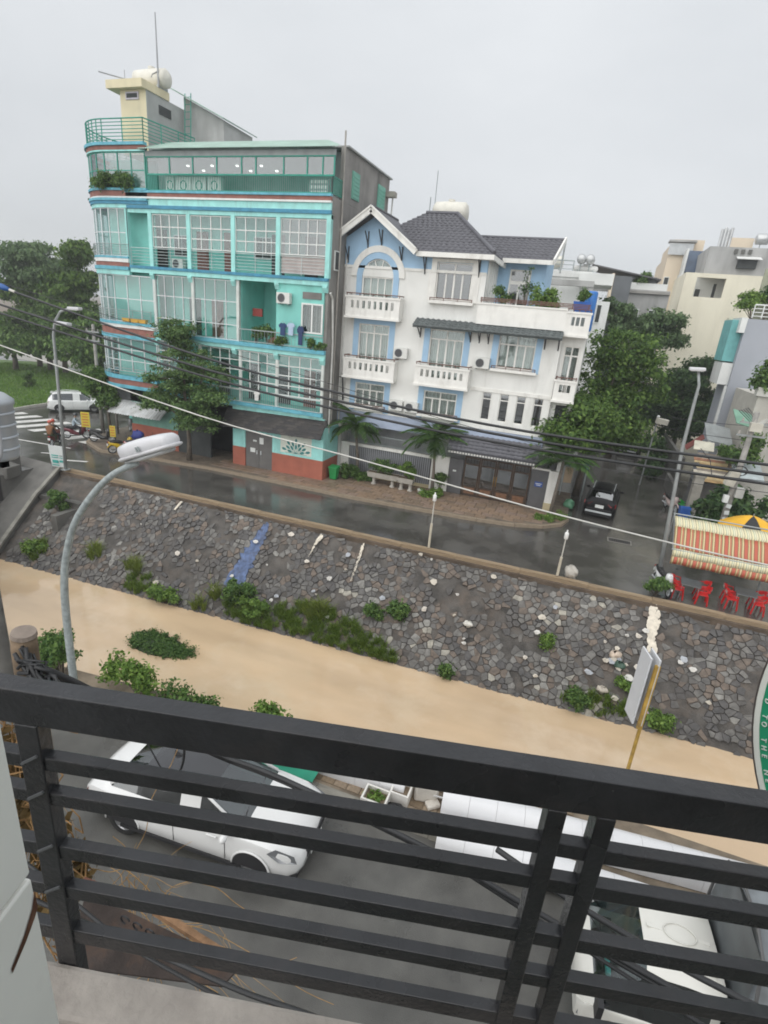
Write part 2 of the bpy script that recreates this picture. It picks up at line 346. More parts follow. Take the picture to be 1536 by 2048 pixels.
def clip(poly, px, py, nx, ny):
    """keep the part of poly on the side of (px,py) away from normal (nx,ny)"""
    out_ = []; n_ = len(poly)
    for k in range(n_):
        a_, b_ = poly[k], poly[(k+1)%n_]; da = (a_[0]-px)*nx+(a_[1]-py)*ny; db = (b_[0]-px)*nx+(b_[1]-py)*ny
        if da <= 0: out_.append(a_)
        if (da < 0 < db) or (db < 0 < da): f_ = da/(da-db); out_.append((a_[0]+(b_[0]-a_[0])*f_, a_[1]+(b_[1]-a_[1])*f_))
    return out_
def in_blue(x, t): return abs(x-(-13.45-.1*t)-.12*math.sin(t*9)) < .28+.30*t and .06 < t < .74
allm = stone_m+[blue_m]; stones = []
for (i,j), (cx_, cy_) in cells.items():
    t = cy_/LS
    if not (-26.4 < cx_ < 12.8 and .005 < t < 1.03) or (cx_ < -24.3 and t < .34): continue
    pn = pnoise(cx_, t*6)+.6*(random.random()-.5); pn2 = pnoise(cx_*1.7+9, t*9+4)
    if random.random() < .08+.34*(pn < -.38)+.55*(pn2 > .55)*(t < .8): continue
    poly = [(cx_-CS,cy_-CS),(cx_+CS,cy_-CS),(cx_+CS,cy_+CS),(cx_-CS,cy_+CS)]
    for di in (-2,-1,0,1,2):
        for dj in (-2,-1,0,1,2):
            q = cells.get((i+di,j+dj))
            if q is None or (di == 0 and dj == 0): continue
            nx_, ny_ = q[0]-cx_, q[1]-cy_; poly = clip(poly, cx_+nx_/2, cy_+ny_/2, nx_, ny_)
            if len(poly) < 3: break
    if len(poly) < 3: continue
    br = random.random()+(.24 if pn > .25 else -.16)+(.12 if -1 < cx_ < 4 else 0)+.14*(t > .5 and cx_ > -9)-.22*(cx_ > 5.2)-.1*(-20 < cx_ < -9)-.10
    mi = 0 if br < .25 else 1 if br < .50 else 2 if br < .74 else 3 if br < .94 else 4 if br < 1.16 else 5
    if random.random() < .22: mi = 6
    if in_blue(cx_, t) and random.random() < .75: mi = len(stone_m)
    stones.append((cx_, t, cy_, poly, mi))
def cdist(q): return (sp(q[0], q[1])-Vector((0,0,10))).length
stones.sort(key=cdist); nst = 0; gs = G()
for (cx_, t, cy_, poly, mi) in stones:
    mxx = sum(p[0] for p in poly)/len(poly); myy = sum(p[1] for p in poly)/len(poly); sh_ = random.uniform(.80,.99); h = random.uniform(.010,.045); tl = random.uniform(-.12,.12); tm = random.uniform(-.12,.12); k = len(poly); vs = []
    for lv, (s_, hh) in enumerate(((sh_*1.03,-.05),(sh_,h*.7),(sh_*.80,h))):
        for p in poly:
            dx, dy = (p[0]-mxx)*s_, (p[1]-myy)*s_; vs.append(sp(mxx+dx, (myy+dy)/LS, hh+(tl*dx+tm*dy if lv else 0)+.02))
    fs = [(r_*k+q_, r_*k+k+q_, r_*k+k+(q_+1)%k, r_*k+(q_+1)%k) for r_ in (0,1) for q_ in range(k)]+[tuple(2*k+q_ for q_ in range(k))[::-1]]
    if nst < 300 and t < .98: G().add(vs, fs).build('stone', allm[mi], embk); nst += 1
    else: gs.add(vs, fs, mi)
o = gs.build('small_stones', allm, embk); o['kind'] = 'stuff'
# paint washes and spills that run down the stones
def spill(path, mt, name, h=.085, nper=7):
    g = G(); k = 16
    for i in range(k):
        t0, t1 = i/k, (i+1)/k
        def at(t):
            a = t*(len(path)-1); n_ = min(int(a), len(path)-2); f_ = a-n_; return [path[n_][c]*(1-f_)+path[n_+1][c]*f_ for c in range(3)]
        for _ in range(nper):
            x, tt, w = at(random.uniform(t0,t1)); xx = x+random.uniform(-w,w)*.55; r_ = w*random.uniform(.14,.36)
            P = []
            n_ = 7
            for q in range(n_):
                a = 2*PI*q/n_; P.append(sp(xx+r_*math.cos(a)*random.uniform(.7,1.2), tt+r_*.5*math.sin(a)*random.uniform(.8,1.6)*.6, h+random.uniform(-.012,.02)))
            c_ = sum(P, Vector())/n_+nrm*.02; b = len(g.v); g.v += [tuple(v) for v in P]+[tuple(c_)]
            g.f += [(b+(q+1)%n_, b+q, b+n_) for q in range(n_)]; g.m += [0]*n_
    return g.build(name, mt, embk, smooth=True)
o = spill([(-13.45,.07,.22),(-13.5,.35,.45),(-13.6,.72,.6)], blue_m, 'blue_paint_stain', .05, 8); o['label'] = 'faded blue paint washed down the dark stones'
o = spill([(4.33,.02,.22),(4.5,.14,.36),(4.42,.2,.34),(4.4,.3,.22),(4.5,.36,.26),(4.5,.5,.16),(4.6,.68,.1)], white_m, 'white_spill', .10, 9); o['label'] = 'thick cream spill of mortar running down the stones'
o = spill([(-8.24,.05,.10),(-8.2,.2,.10),(-8.15,.42,.05)], white_m, 'white_splash', .12); o['label'] = 'thin white splash with a forked foot'
o = spill([(-10.4,.07,.16),(-10.5,.13,.12),(-10.6,.3,.03)], white_m, 'white_splash', .11); o['label'] = 'small fading white splash'
o = spill([(-18.7,.05,.10),(-18.8,.14,.08)], white_m, 'white_splash', .11); o['label'] = 'tiny white splash near the kerb'
# parapet kerb along the far road
g = G(); rt = thing('canal_parapet', 'low tan concrete parapet along the far canal road', 'parapet', (0,22.3,0))
x = -28.0; pm = unitbox(tan)
while x < 30:
    w = 2.4+random.random()*.6
    slat('parapet_block', tan, rt, x, x+w-.012, 22.16+random.uniform(-.015,.015), 22.42, -.25, .15+random.uniform(-.014,.014)); x += w
G().box(-28,30,22.02,22.17,-.42,-.02).build('shadow_band', mat('shadow_band_brown', (.10,.075,.055), .9, var=.4, scale=1.5, bump=.6, bscale=12), rt)  # dark brown strip: shadow below the parapet put into its colour
# far pavement
pavem = mat('pavement_bed', (.15,.12,.09), .8, var=.3, scale=3, bump=.4)
pv = [(-33,36),(-32.8,29.8),(-31.2,27.6),(-28.9,26.5),(-26,26.9),(-21,27.35),(-11,27.2),(-4,27.65),(-2,28.0),(-.6,28.6),(.3,29.5),(.6,30.6),(.6,36)]
side = structure(G().prism(pv, -.02, .14).build('pavement', pavem))
tile_m = [mat('paver%d' % i, c, .55, var=.2, scale=4, bump=.25, bscale=30, rvar=.15) for i, c in enumerate([(.22,.155,.105),(.25,.175,.12),(.19,.14,.10),(.235,.17,.13)])]
def inside(x, y, poly):
    c = False; n_ = len(poly)
    for i in range(n_):
        x0,y0 = poly[i]; x1,y1 = poly[(i+1)%n_]
        if (y0 > y) != (y1 > y) and x < (x1-x0)*(y-y0)/(y1-y0)+x0: c = not c
    return c
tilemesh = [G().add([(-.5,-.5,0),(.5,-.5,0),(.5,.5,0),(-.5,.5,0),(-.485,-.485,1),(.485,-.485,1),(.485,.485,1),(-.485,.485,1)], [(4,5,6,7),(0,1,5,4),(1,2,6,5),(2,3,7,6),(3,0,4,7)]).mesh('paving_tile', m_) for m_ in tile_m]
y = 27.55; cnt = 0
while y < 31.2:
    x = -21.0+(0.29 if int(y*2) % 2 else 0)
    while x < .4:
        if all(inside(x+a, y+b, pv) for a in (-.3,.3) for b in (-.26,.26)) and cnt < 298:
            piece('paving_tile', random.choice(tilemesh), side, (x+random.uniform(-.01,.01), y, .135), (.575,.475,.025+random.random()*.012), (random.uniform(-.006,.006), random.uniform(-.006,.006), random.uniform(-.01,.01))); cnt += 1
        x += .59
    y += .49
# kerb stones
kerb_m = mat('kerb_concrete', (.27,.215,.155), .7, var=.25, scale=2, bump=.3, dirt=.7, dcol=(.10,.08,.06), dscale=2)
def kerb(path, parent, ln=1.0, w=.2, z0=-.05, z1=.165, mt=None):
    P = [Vector((a,b,0)) for a,b in path]
    for i in range(len(P)-1):
        d = P[i+1]-P[i]; n_ = max(1, round(d.length/ln)); u = d/n_
        for k in range(n_):
            c_ = P[i]+u*(k+.5); piece('kerb_stone', unitbox(mt or kerb_m), parent, (c_.x, c_.y, (z0+z1)/2+random.uniform(-.006,.006)), (u.length-.012, w, z1-z0), (0,0,math.atan2(d.y,d.x)+random.uniform(-.008,.008)))
kerb([(a,b-.06) for a,b in pv[1:12]], side)
# near pavement, kerb and hidden near bank
nb = structure(G().prism([(-28.9,8.4),(60,8.4)]+ne, -.3, .12).build('near_pavement', mat('near_paving', (.20,.16,.115), .8, var=.35, scale=2.2, bump=.5, bscale=20, dirt=.7, dcol=(.09,.075,.055), dscale=1.4)))
kerb([(-22,8.33),(30,8.33)], nb, 1.3, .2, -.04, .15, mat('near_kerb', (.26,.245,.21), .75, var=.25, scale=2, bump=.3, dirt=.8, dcol=(.08,.08,.06), dscale=1.5))
g = G()
for i in range(len(ne)-1):
    (x0,y0),(x1,y1) = ne[i], ne[i+1]
    o0 = (.0,2.3); o1 = (.0,2.3)
    if x0 < -16: o0 = (1.1,1.75)
    if x1 < -16: o1 = (1.1,1.75)
    g.quad((x0,y0,.11),(x1,y1,.11),(x1+o1[0],y1+o1[1],WZ-.4),(x0+o0[0],y0+o0[1],WZ-.4))
structure(g.build('near_bank', emb))
# small brown paving bricks on the near pavement, where it shows through the railing
nbm = [mat('near_brick%d' % i, c, .7, var=.25, scale=4, bump=.3) for i, c in enumerate([(.23,.17,.11),(.19,.14,.09),(.26,.20,.14)])]
bm = [G().box(-.5,.5,-.5,.5,0,1).mesh('paving_brick', m_) for m_ in nbm]
y = 8.62; r_ = 0; cnt = 0
while y < 10.1:
    x = -5.2+(.15 if r_ % 2 else 0)
    while x < 1.6 and cnt < 299:
        if random.random() > .05: piece('paving_brick', random.choice(bm), nb, (x, y, .118), (.29,.19,.016+.012*random.random()), (0,0,random.uniform(-.02,.02))); cnt += 1
        x += .31
    y += .205; r_ += 1
# road markings (thin sheets)
wp = mat('road_paint', (.62,.61,.58), .5, var=.2, scale=2, dirt=.7, dcol=(.12,.12,.115), dscale=1.5)
def mark(pts, z=.004): structure(G().add([(a,b,z) for a,b in pts], [tuple(range(len(pts)))]).build('road_marking', wp))
for k in range(9):       # zebra crossing on the side road
    a = Vector((-45.0+k*1.75, 30.2-k*.12)); u = Vector((.36,.93))*1.9; w_ = Vector((.95,-.1))*.44
    mark([tuple(a-u-w_), tuple(a-u+w_), tuple(a+u+w_), tuple(a+u-w_)])
mark([(-28.9,23.7),(-27.7,24.2),(-27.75,24.42),(-28.95,23.95)])
mark([(-40,25.2),(-31,25.9),(-31,26.05),(-40,25.35)]); mark([(-40,22.6),(-33,23.4),(-33,23.55),(-40,22.75)]); mark([(-31.4,24.1),(-30.2,24.6),(-30.25,24.75),(-31.45,24.25)])
# lawn in front of the trees at the far left
lawn_m = mat('lawn_soil', (.075,.13,.03), .9, var=.3, scale=1.5, bump=.5, bscale=20)
lp = [(-43.4,28.5),(-44.2,33.5),(-44.6,38.5),(-46.5,44.5),(-51,50.5),(-70,55),(-82,47),(-60,30),(-55,26)]
lawn = structure(G().prism(lp, -.02, .18).build('lawn', lawn_m))
kerb([(a+.06,b) for a,b in lp[:5]], lawn, 1.5, .22, -.05, .22, mat('pale_kerb', (.42,.40,.36), .7, var=.2, scale=2))
n_ = 26000; P = np.stack([RNG.uniform(-70,-43,n_), RNG.uniform(27,52,n_), np.full(n_,.17)],1)
keep = np.array([inside(a,b,lp) for a,b in P[:,:2]]); P = P[keep]
hh = .14+.16*RNG.random(len(P)); V, F = blades(P, hh, .035, .7)
lg = leafmat('lawn_grass', (.07,.15,.02), (.12,.23,.035), (.20,.31,.06))
o = bpy.data.objects.new('lawn_grass', npmesh('lawn_grass', V, F, lg)); C.objects.link(o); o.parent = lawn; o['kind'] = 'stuff'
# the wide road beyond the lawn
structure(G().prism([(-75,56),(-50,54.5),(-44,50),(-40,70),(-110,70)], -.01, .03).build('far_pavement', mat('far_pave', (.30,.29,.26), .8)))
# bridge at the left: concrete apron, parapet and culvert mouth
br = thing('culvert_bridge', 'grey concrete bridge wall and sloping apron beside the canal', 'bridge', (-28.5,21,0))
g = G(); g.add([sp(-34,-.05,.35),sp(-27.35,-.02,.35),sp(-27.35,.34,.35),sp(-26.7,1.06,.35),sp(-34,1.06,.35)], [(0,4,3,2,1)])
k = len(g.v); g.add([sp(-27.35,-.02,.35),sp(-27.35,.34,.35),sp(-26.7,1.06,.35),sp(-26.7,1.06,-.3),sp(-27.35,.34,-.6),sp(-27.35,-.02,-.6)], [(0,1,4,5),(1,2,3,4)])
g.build('apron', conc_d, br)
g = G(); g.bar(sp(-27.3,-.02,.36), sp(-27.3,.36,.36), .22, .12); g.bar(sp(-27.3,.34,.36), sp(-26.68,1.06,.36), .22, .12); g.build('apron_edge', mat('pale_concrete', (.24,.23,.2), .8, var=.25, scale=3, bump=.3), br)
G().box(-29.3,-28.92,15.5,22.3,-4.2,-.01).build('abutment', conc_d, br)
G().box(-36,-29.4,20.6,21.3,-.6,.85).build('bridge_parapet', conc_d, br, bevel=.03)
G().obox((-30.0,20.2,.25), (2.6,.9,.7), .1, 0, .12).build('broken_parapet_end', conc_d, br, bevel=.05)
G().box(-27.9,-24.4,20.55,21.9,-1.25,-1.0).build('lintel', conc_d, br, bevel=.02)
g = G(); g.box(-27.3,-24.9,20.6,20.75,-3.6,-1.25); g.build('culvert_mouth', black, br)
G().box(-24.9,-24.5,19.2,20.8,-3.6,-1.3).build('wing_wall', conc_d, br)
# storm drain grate in the side street
dr = thing('drain_grate', 'rectangular storm drain grate set into the wet side street', 'drain', (3.3,28.85,.0))
G().box(2.72,3.9,28.55,28.62,.004,.018).box(2.72,3.9,29.08,29.15,.004,.018).box(2.72,2.79,28.62,29.08,.004,.018).box(3.83,3.9,28.62,29.08,.004,.018).build('frame', mat('grate_frame', (.20,.19,.17), .6), dr)
G().box(2.79,3.83,28.62,29.08,.003,.006).build('pit', black, dr)
for i in range(11): slat('bar', mat('grate_iron', (.11,.105,.10), .5, .5), dr, 2.84+i*.09, 2.875+i*.09, 28.63, 29.07, .007, .016)
# ================================================================== TEAL APARTMENT BUILDING
teal = mat('teal_wall', (.21,.57,.51), .65, var=.10, scale=1.2, dirt=.5, dcol=(.14,.32,.29), dscale=1.1, streak=.25)
teal_l = mat('teal_trim', (.34,.72,.68), .6, var=.10, scale=2, dirt=.7, dcol=(.19,.32,.30), dscale=1.6, streak=.2)
blue_t = mat('blue_trim', (.05,.24,.37), .6, var=.2, scale=3, dirt=.3, dcol=(.04,.12,.16), dscale=2)
cyan_t = mat('cyan_trim', (.12,.40,.50), .6, var=.2, scale=3, dirt=.4, dcol=(.05,.16,.2), dscale=2)
brown_t = mat('brown_trim', (.27,.115,.09), .7, var=.2, scale=3, dirt=.4, dcol=(.12,.07,.06), dscale=2)
whit = mat('white_trim', (.72,.74,.72), .6, var=.06, scale=3, dirt=.25, dcol=(.35,.34,.30), dscale=2)
alum = mat('aluminium', (.62,.65,.66), .45, .3, var=.1, scale=5)
pane_m = glass('window_glass', (.86,.93,.92), .06)
pane_f = glass('hazy_glass', (.60,.63,.62), .14, .15)
gmet = mat('green_metal', (.02,.27,.20), .5, var=.15, scale=3)
grey_w = mat('stained_render', (.26,.25,.235), .85, var=.22, scale=.8, bump=.4, bscale=8, dirt=.85, dcol=(.055,.052,.05), dscale=.75, streak=.22)
red_w = mat('red_plinth', (.36,.115,.075), .75, var=.12, scale=1.5, dirt=.35, dcol=(.17,.07,.05), dscale=1.3, streak=.3)
room = mat('room_wall', (.26,.50,.46), .8, var=.12, scale=1)
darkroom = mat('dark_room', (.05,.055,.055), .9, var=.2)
FY = 28.9
AB = thing('apartment_building', 'five storey teal apartment building with rounded glass corner and green rooftop rails', 'building', (-22,32,0))
def bay(off=0., x0=-26.0, a1=168, r=3.0, step=8):
    """plan path of the front: straight, then round the left corner"""
    cx, cy = -29.1, FY+3.0; P = [(x0, FY-off)]
    for a in range(0, a1+1, step): t = R(270-a); P.append((cx+(r+off)*math.cos(t), cy+(r+off)*math.sin(t)))
    return P
# volume behind the front
g = G(); g.box(-29.0,-14.3,31.6,37.1,0,15.6); g.box(-31.8,-28.0,32.0,37.1,0,18.0); g.build('wall', teal, AB)
G().box(-14.3,-14.1,FY+.1,37.18,0,15.6).build('side_wall', grey_w, AB)
G().box(-14.3,-14.1,30.2,37.18,15.605,18.15).build('side_wall', grey_w, AB)
g = G(); g.box(-27,-14.3,37.0,37.2,15.6,18.1); g.build('rear_wall', grey_w, AB)
G().box(-27.0,-13.95,30.4,37.3,18.16,18.24).build('flat_roof', mat('roof_sheet_grey', (.35,.37,.36), .6, var=.2), AB)
# floors, inner walls
for z in (4.2,7.8,11.6,15.6):
    G().prism([(-14.3,FY+.02),(-14.3,31.6)]+[(-30.5,31.6)]+[(x,y) for x,y in bay(-.05)[::-1]][8:], z-.22, z-.02).build('floor_slab', teal_l if z > 5 else teal, AB)
g = G(); g.box(-28.6,-14.3,30.5,30.62,4.2,7.58); g.box(-28.6,-19.9,30.5,30.62,7.8,11.38); g.box(-28.6,-14.3,30.5,30.62,11.6,15.38); g.build('inner_wall', teal, AB)
for z in (4.2,7.8,11.6): G().strip(bay(-.75,-26.3,164), z, z+3.4, -.1).build('inner_wall', teal, AB)
G().box(-27,-14.3,31.0,31.1,15.6,18.1).build('penthouse_wall', mat('pale_grey_wall', (.42,.44,.44), .7, var=.1), AB)
def door(x, z, w, h, mt, y=30.5):
    o = G().box(x,x+w,y-.05,y,z+.02,z+h).build('inner_door', mt, AB); slat('door_panel', mt, o, x+.1,x+w-.1,y-.075,y-.05,z+.25,z+h*.5); slat('door_panel', mt, o, x+.1,x+w-.1,y-.075,y-.05,z+h*.56,z+h-.15); return o
dbrown = mat('door_wood', (.17,.06,.045), .5, var=.2, scale=3); dgrey = mat('door_grey', (.36,.38,.38), .5)
for x,z,m_ in ((-23.9,11.6,dbrown),(-21.9,11.6,dbrown),(-18.6,11.6,darkroom),(-27.0,11.6,darkroom),(-16.4,11.6,darkroom),(-24.6,7.8,darkroom),(-22.9,7.8,dbrown),(-21.0,7.8,dgrey),(-20.2,4.2,darkroom),(-18.0,4.2,darkroom),(-16.2,4.2,dbrown),(-22.5,4.2,darkroom)):
    door(x,z,.85,2.25,m_)
for x,z in ((-25.6,12.4),(-19.8,12.5),(-24.9,5.2),(-15.4,5.3)):
    o = G().box(x,x+1.2,30.44,30.5,z,z+1.2).build('inner_window', alum, AB); slat('pane', darkroom, o, x+.06,x+.57,30.42,30.44,z+.06,z+1.14); slat('pane', darkroom, o, x+.63,x+1.14,30.42,30.44,z+.06,z+1.14)
# stairwell recess in the third storey
g = G(); g.box(-19.85,-17.3,33.4,33.5,7.8,11.4); g.box(-19.9,-19.8,FY+.3,33.4,7.8,11.4); g.box(-17.35,-17.25,FY+.06,33.4,7.8,11.4); g.build('stairwell', teal, AB)
g = G()
for i in range(9): g.box(-18.9+.0,-17.36,30.6+i*.28,30.9+i*.28,7.8+i*.19,7.8+i*.19+.2)
g.build('stairs', mat('stair_terracotta', (.30,.15,.10), .7), AB)
G().box(-18.9,-18.2,33.3,33.4,9.9,10.7).build('stairwell_vent', darkroom, AB)
G().box(-19.6,-18.95,30.0,30.1,9.3,9.75).build('red_cabinet', mat('red_box', (.32,.05,.04), .5), AB)
# flush wall with a window at the right of the third storey
g = G(); g.box(-17.25,-14.3,FY,FY+.16,7.8,8.66); g.box(-17.25,-14.3,FY,FY+.16,10.28,11.38); g.box(-17.25,-15.68,FY,FY+.16,8.66,10.28); g.box(-14.32,-14.3,FY,FY+.16,8.66,10.28); g.build('flush_wall', teal, AB)
def window_grid(parent, x0, x1, z0, z1, y, cols, rows, fm, pm, fw=.05, dep=.07, name='window', open_rows=()):
    g = G(); xs = [x0+(x1-x0)*i/cols for i in range(cols+1)]; zs = [z0+(z1-z0)*i/rows for i in range(rows+1)] if isinstance(rows, int) else rows
    for x in xs: g.box(x-fw/2,x+fw/2,y-dep/2,y+dep/2,zs[0]-fw/2,zs[-1]+fw/2)
    for i in range(len(xs)-1):
        for z in zs: g.box(xs[i]+fw/2,xs[i+1]-fw/2,y-dep/2+.004,y+dep/2-.004,z-fw/2,z+fw/2)
    o = g.build(name, fm, parent)
    for i in range(cols):
        for j in range(len(zs)-1):
            if (i,j) in open_rows: continue
            piece('pane', unitbox(pm), o, ((xs[i]+xs[i+1])/2, y, (zs[j]+zs[j+1])/2), (xs[i+1]-xs[i]-fw, .012, zs[j+1]-zs[j]-fw), (random.uniform(-.012,.012),0,random.uniform(-.012,.012)))
    return o
# fourth storey front
for x in (-26.0,-23.23,-20.18,-17.26,-14.2):
    G().box(x-.13,x+.13,FY-.03,FY+.2,11.62,14.72).build('column', teal_l, AB)
G().box(-27.85,-27.65,FY-.03,FY+.2,11.62,14.72).build('column', teal_l, AB)
G().box(-27.6,-14.07,FY-.02,FY+.2,14.52,14.74).build('head_beam', teal_l, AB)
for a,b in ((-25.85,-23.38),(-23.08,-20.33),(-20.03,-17.41),(-17.11,-14.35)):
    c = 4 if a > -24 and a < -18 else 5 if a > -18 else 4
    window_grid(AB, a, b, 12.72, 14.47, FY+.08, c, [12.72,13.26,13.82,14.47], whit, pane_m if a < -18 else pane_f)
G().box(-17.1,-14.36,FY+.12,FY+.15,11.75,12.68).build('lower_panel', mat('pinkish_panel', (.46,.40,.38), .6), AB)
def hrail(parent, path, z0, z1, nb, mt, r=.017, posts=1.0, name='railing'):
    g = G(); P = [Vector((a,b,0)) for a,b in path]
    for k in range(nb): z = z0+(z1-z0)*k/(nb-1); g.tube([(p.x,p.y,z) for p in P], r if k < nb-1 else r*1.6, 6)
    acc = 0; last = None
    for i in range(len(P)-1):
        d = P[i+1]-P[i]; n_ = max(1, round(d.length/posts))
        for k in range(n_+(i == len(P)-2)): q = P[i]+d*k/n_; g.tube([(q.x,q.y,z0-.12),(q.x,q.y,z1)], r*1.3, 6)
    return g.build(name, mt, parent)
def vrail(parent, path, z0, z1, sp_, mt, w=.02, name='railing'):
    g = G(); P = [Vector((a,b,0)) for a,b in path]
    for i in range(len(P)-1):
        d = P[i+1]-P[i]; n_ = max(1, round(d.length/sp_)); a = math.atan2(d.y,d.x)
        for z,h in ((z0+.03,.04),(z1,.05)): g.bar(P[i]+Vector((0,0,z)), P[i+1]+Vector((0,0,z)), .045, h)
        for k in range(n_+1): q = P[i]+d*k/n_; g.obox((q.x,q.y,(z0+z1)/2), (w,w,z1-z0-.04), a)
    return g.build(name, mt, parent)
rail_g = mat('grey_rail', (.34,.38,.38), .5, .3)
hrail(AB, [(-27.6,FY+.03),(-14.3,FY+.03)], 11.78, 12.62, 6, mat('pale_rail', (.50,.56,.55), .5, .2), .014, 1.4)
# fascias: (z0, z1, how far out, material); straight run and round bay
def fascia(x0, x1, lays):
    for z0,z1,o_,m_ in lays: G().box(x0,x1,FY-o_,FY+.05,z0,z1-.004).build('fascia_band', m_, AB)
def bayring(lays, x0=-26.0):
    for z0,z1,o_,m_ in lays: G().strip(bay(o_, x0), z0, z1-.004, -(o_+.12)).build('bay_ring', m_, AB)
fascia(-27.6,-14.08, [(11.22,11.46,.10,teal_l),(11.46,11.62,.16,blue_t)])
bayring([(11.02,11.3,.12,teal_l),(11.3,11.5,.2,cyan_t),(11.5,11.74,.10,brown_t),(11.74,11.96,.14,whit),(11.96,12.08,.16,cyan_t)], -27.7)
fascia(-27.6,-14.08, [(14.74,14.92,.10,blue_t),(14.92,15.26,.06,teal_l),(15.26,15.36,.14,whit),(15.36,15.56,.10,brown_t),(15.56,15.68,.16,cyan_t)])
bayring([(14.74,14.95,.08,teal_l),(14.95,15.12,.14,blue_t),(15.12,15.26,.2,cyan_t),(15.26,15.36,.1,whit),(15.36,15.66,.10,brown_t),(15.66,15.78,.18,cyan_t)])
bayring([(17.66,17.74,.1,teal_l),(17.74,17.96,.10,brown_t),(17.96,18.12,.2,cyan_t)])
fascia(-26.0,-14.08, [(7.36,7.6,.08,teal_l),(7.6,7.82,.2,cyan_t)])
bayring([(7.2,7.42,.14,cyan_t),(7.42,7.86,.08,brown_t),(7.86,8.06,.14,whit),(8.06,8.22,.18,cyan_t)])
fascia(-26.0,-14.08, [(3.9,4.04,.06,teal_l),(4.04,4.24,.22,cyan_t)])
bayring([(3.98,4.2,.14,cyan_t),(4.2,4.56,.08,brown_t),(4.56,4.8,.18,cyan_t)])
for z in (11.22,7.36):        # corbels under the beams
    for x in (-26.0,-23.2,-20.15,-17.25,-14.25):
        G().xprism([(FY+.1,z),(FY-.14,z),(FY-.14,z-.1),(FY-.02,z-.34),(FY+.1,z-.34)], x-.14, x+.14).build('corbel', teal_l, AB)
# bay windows (curved), three storeys
def baywin(z0, z1, rows, x0, mt, pm):
    P = bay(0, x0, 130, step=13); g = G(); zs = [z0+(z1-z0)*i/rows for i in range(rows+1)]
    xs0, xs1 = P[0], P[1]; n_ = max(1, round(math.dist(xs0,xs1)/.9)); Q = [(xs0[0]+(xs1[0]-xs0[0])*i/n_, xs0[1]) for i in range(n_)]+P[1:]
    for x,y in Q: g.box(x-.03,x+.03,y-.03,y+.03,z0,z1)
    for i in range(len(Q)-1):
        for z in zs: g.bar((*Q[i],z),(*Q[i+1],z),.05,.05)
    o = g.build('bay_window', mt, AB)
    for i in range(len(Q)-1):
        a = Vector(Q[i]); b = Vector(Q[i+1]); c_ = (a+b)/2; an = math.atan2(b.y-a.y,b.x-a.x)
        for j in range(rows): piece('pane', unitbox(pm), o, (c_.x,c_.y,(zs[j]+zs[j+1])/2), ((b-a).length-.05,.012,zs[j+1]-zs[j]-.05), (0,0,an+random.uniform(-.015,.015)))
baywin(12.1,14.72,2,-27.7,alum,pane_m); baywin(8.25,11.0,2,-26.0,alum,pane_m); baywin(5.1,7.18,3,-26.0,alum,pane_m); baywin(15.8,17.62,2,-26.1,gmet,pane_f)
hrail(AB, bay(.16,-27.6,150), 12.2, 12.75, 5, rail_g, .014, 1.2); hrail(AB, bay(.16,-26.2,150), 8.35, 8.95, 5, rail_g, .014, 1.2); hrail(AB, bay(.16,-26.2,150), 4.95, 5.3, 3, rail_g, .014, 1.2)
# third storey glazing
for x in (-25.95,-23.08,-19.9):
    G().box(x-.09,x+.09,FY-.02,FY+.14,7.82,11.2).build('column', mat('pale_mullion', (.60,.63,.60), .6), AB)
window_grid(AB, -25.86, -23.17, 7.85, 11.15, FY+.06, 4, [7.85,8.7,10.0,11.15], alum, pane_m, .045)
window_grid(AB, -22.99, -20.0, 7.85, 11.15, FY+.06, 4, [7.85,8.7,10.0,11.15], alum, pane_m, .045)
o = window_grid(AB, -15.62, -14.36, 8.72, 10.24, FY-.02, 2, 1, whit, pane_m, .09, .08); o['label'] = 'white framed sliding window beside the hung shirts'
G().box(-15.6,-14.36,FY+.5,FY+.55,8.7,10.3).build('curtain', stripemat('dark_curtain', [(0,(.05,.035,.03)),(.5,(.11,.08,.06)),(.75,(.2,.17,.14))], .22), AB)
G().box(-15.62,-14.45,FY-.03,FY,10.5,10.86).build('vent_grille', mat('vent_brown', (.17,.16,.15), .7), AB)
vrail(AB, [(-19.8,FY-.1),(-14.2,FY-.1)], 7.86, 8.55, .22, rail_g, .012)
# second storey glazing
for x in (-22.7,-19.78,-17.22,-14.2):
    G().box(x-.07,x+.07,FY-.02,FY+.14,4.26,7.36).build('column', mat('pale_mullion', (.6,.63,.6), .6), AB)
window_grid(AB, -25.9, -22.8, 5.0, 7.3, FY+.06, 4, 4, whit, pane_m, .045)
window_grid(AB, -22.62, -19.86, 5.0, 7.3, FY+.06, 4, 4, whit, pane_m, .045)
window_grid(AB, -19.7, -17.3, 5.0, 7.3, FY+.06, 4, 4, whit, pane_m, .05)
window_grid(AB, -17.14, -14.28, 5.0, 7.3, FY+.06, 4, 4, whit, pane_m, .05)
vrail(AB, [(-22.7,FY-.14),(-14.2,FY-.14)], 4.26, 4.98, .14, mat('pale_rail', (.5,.56,.55), .5, .2), .016)
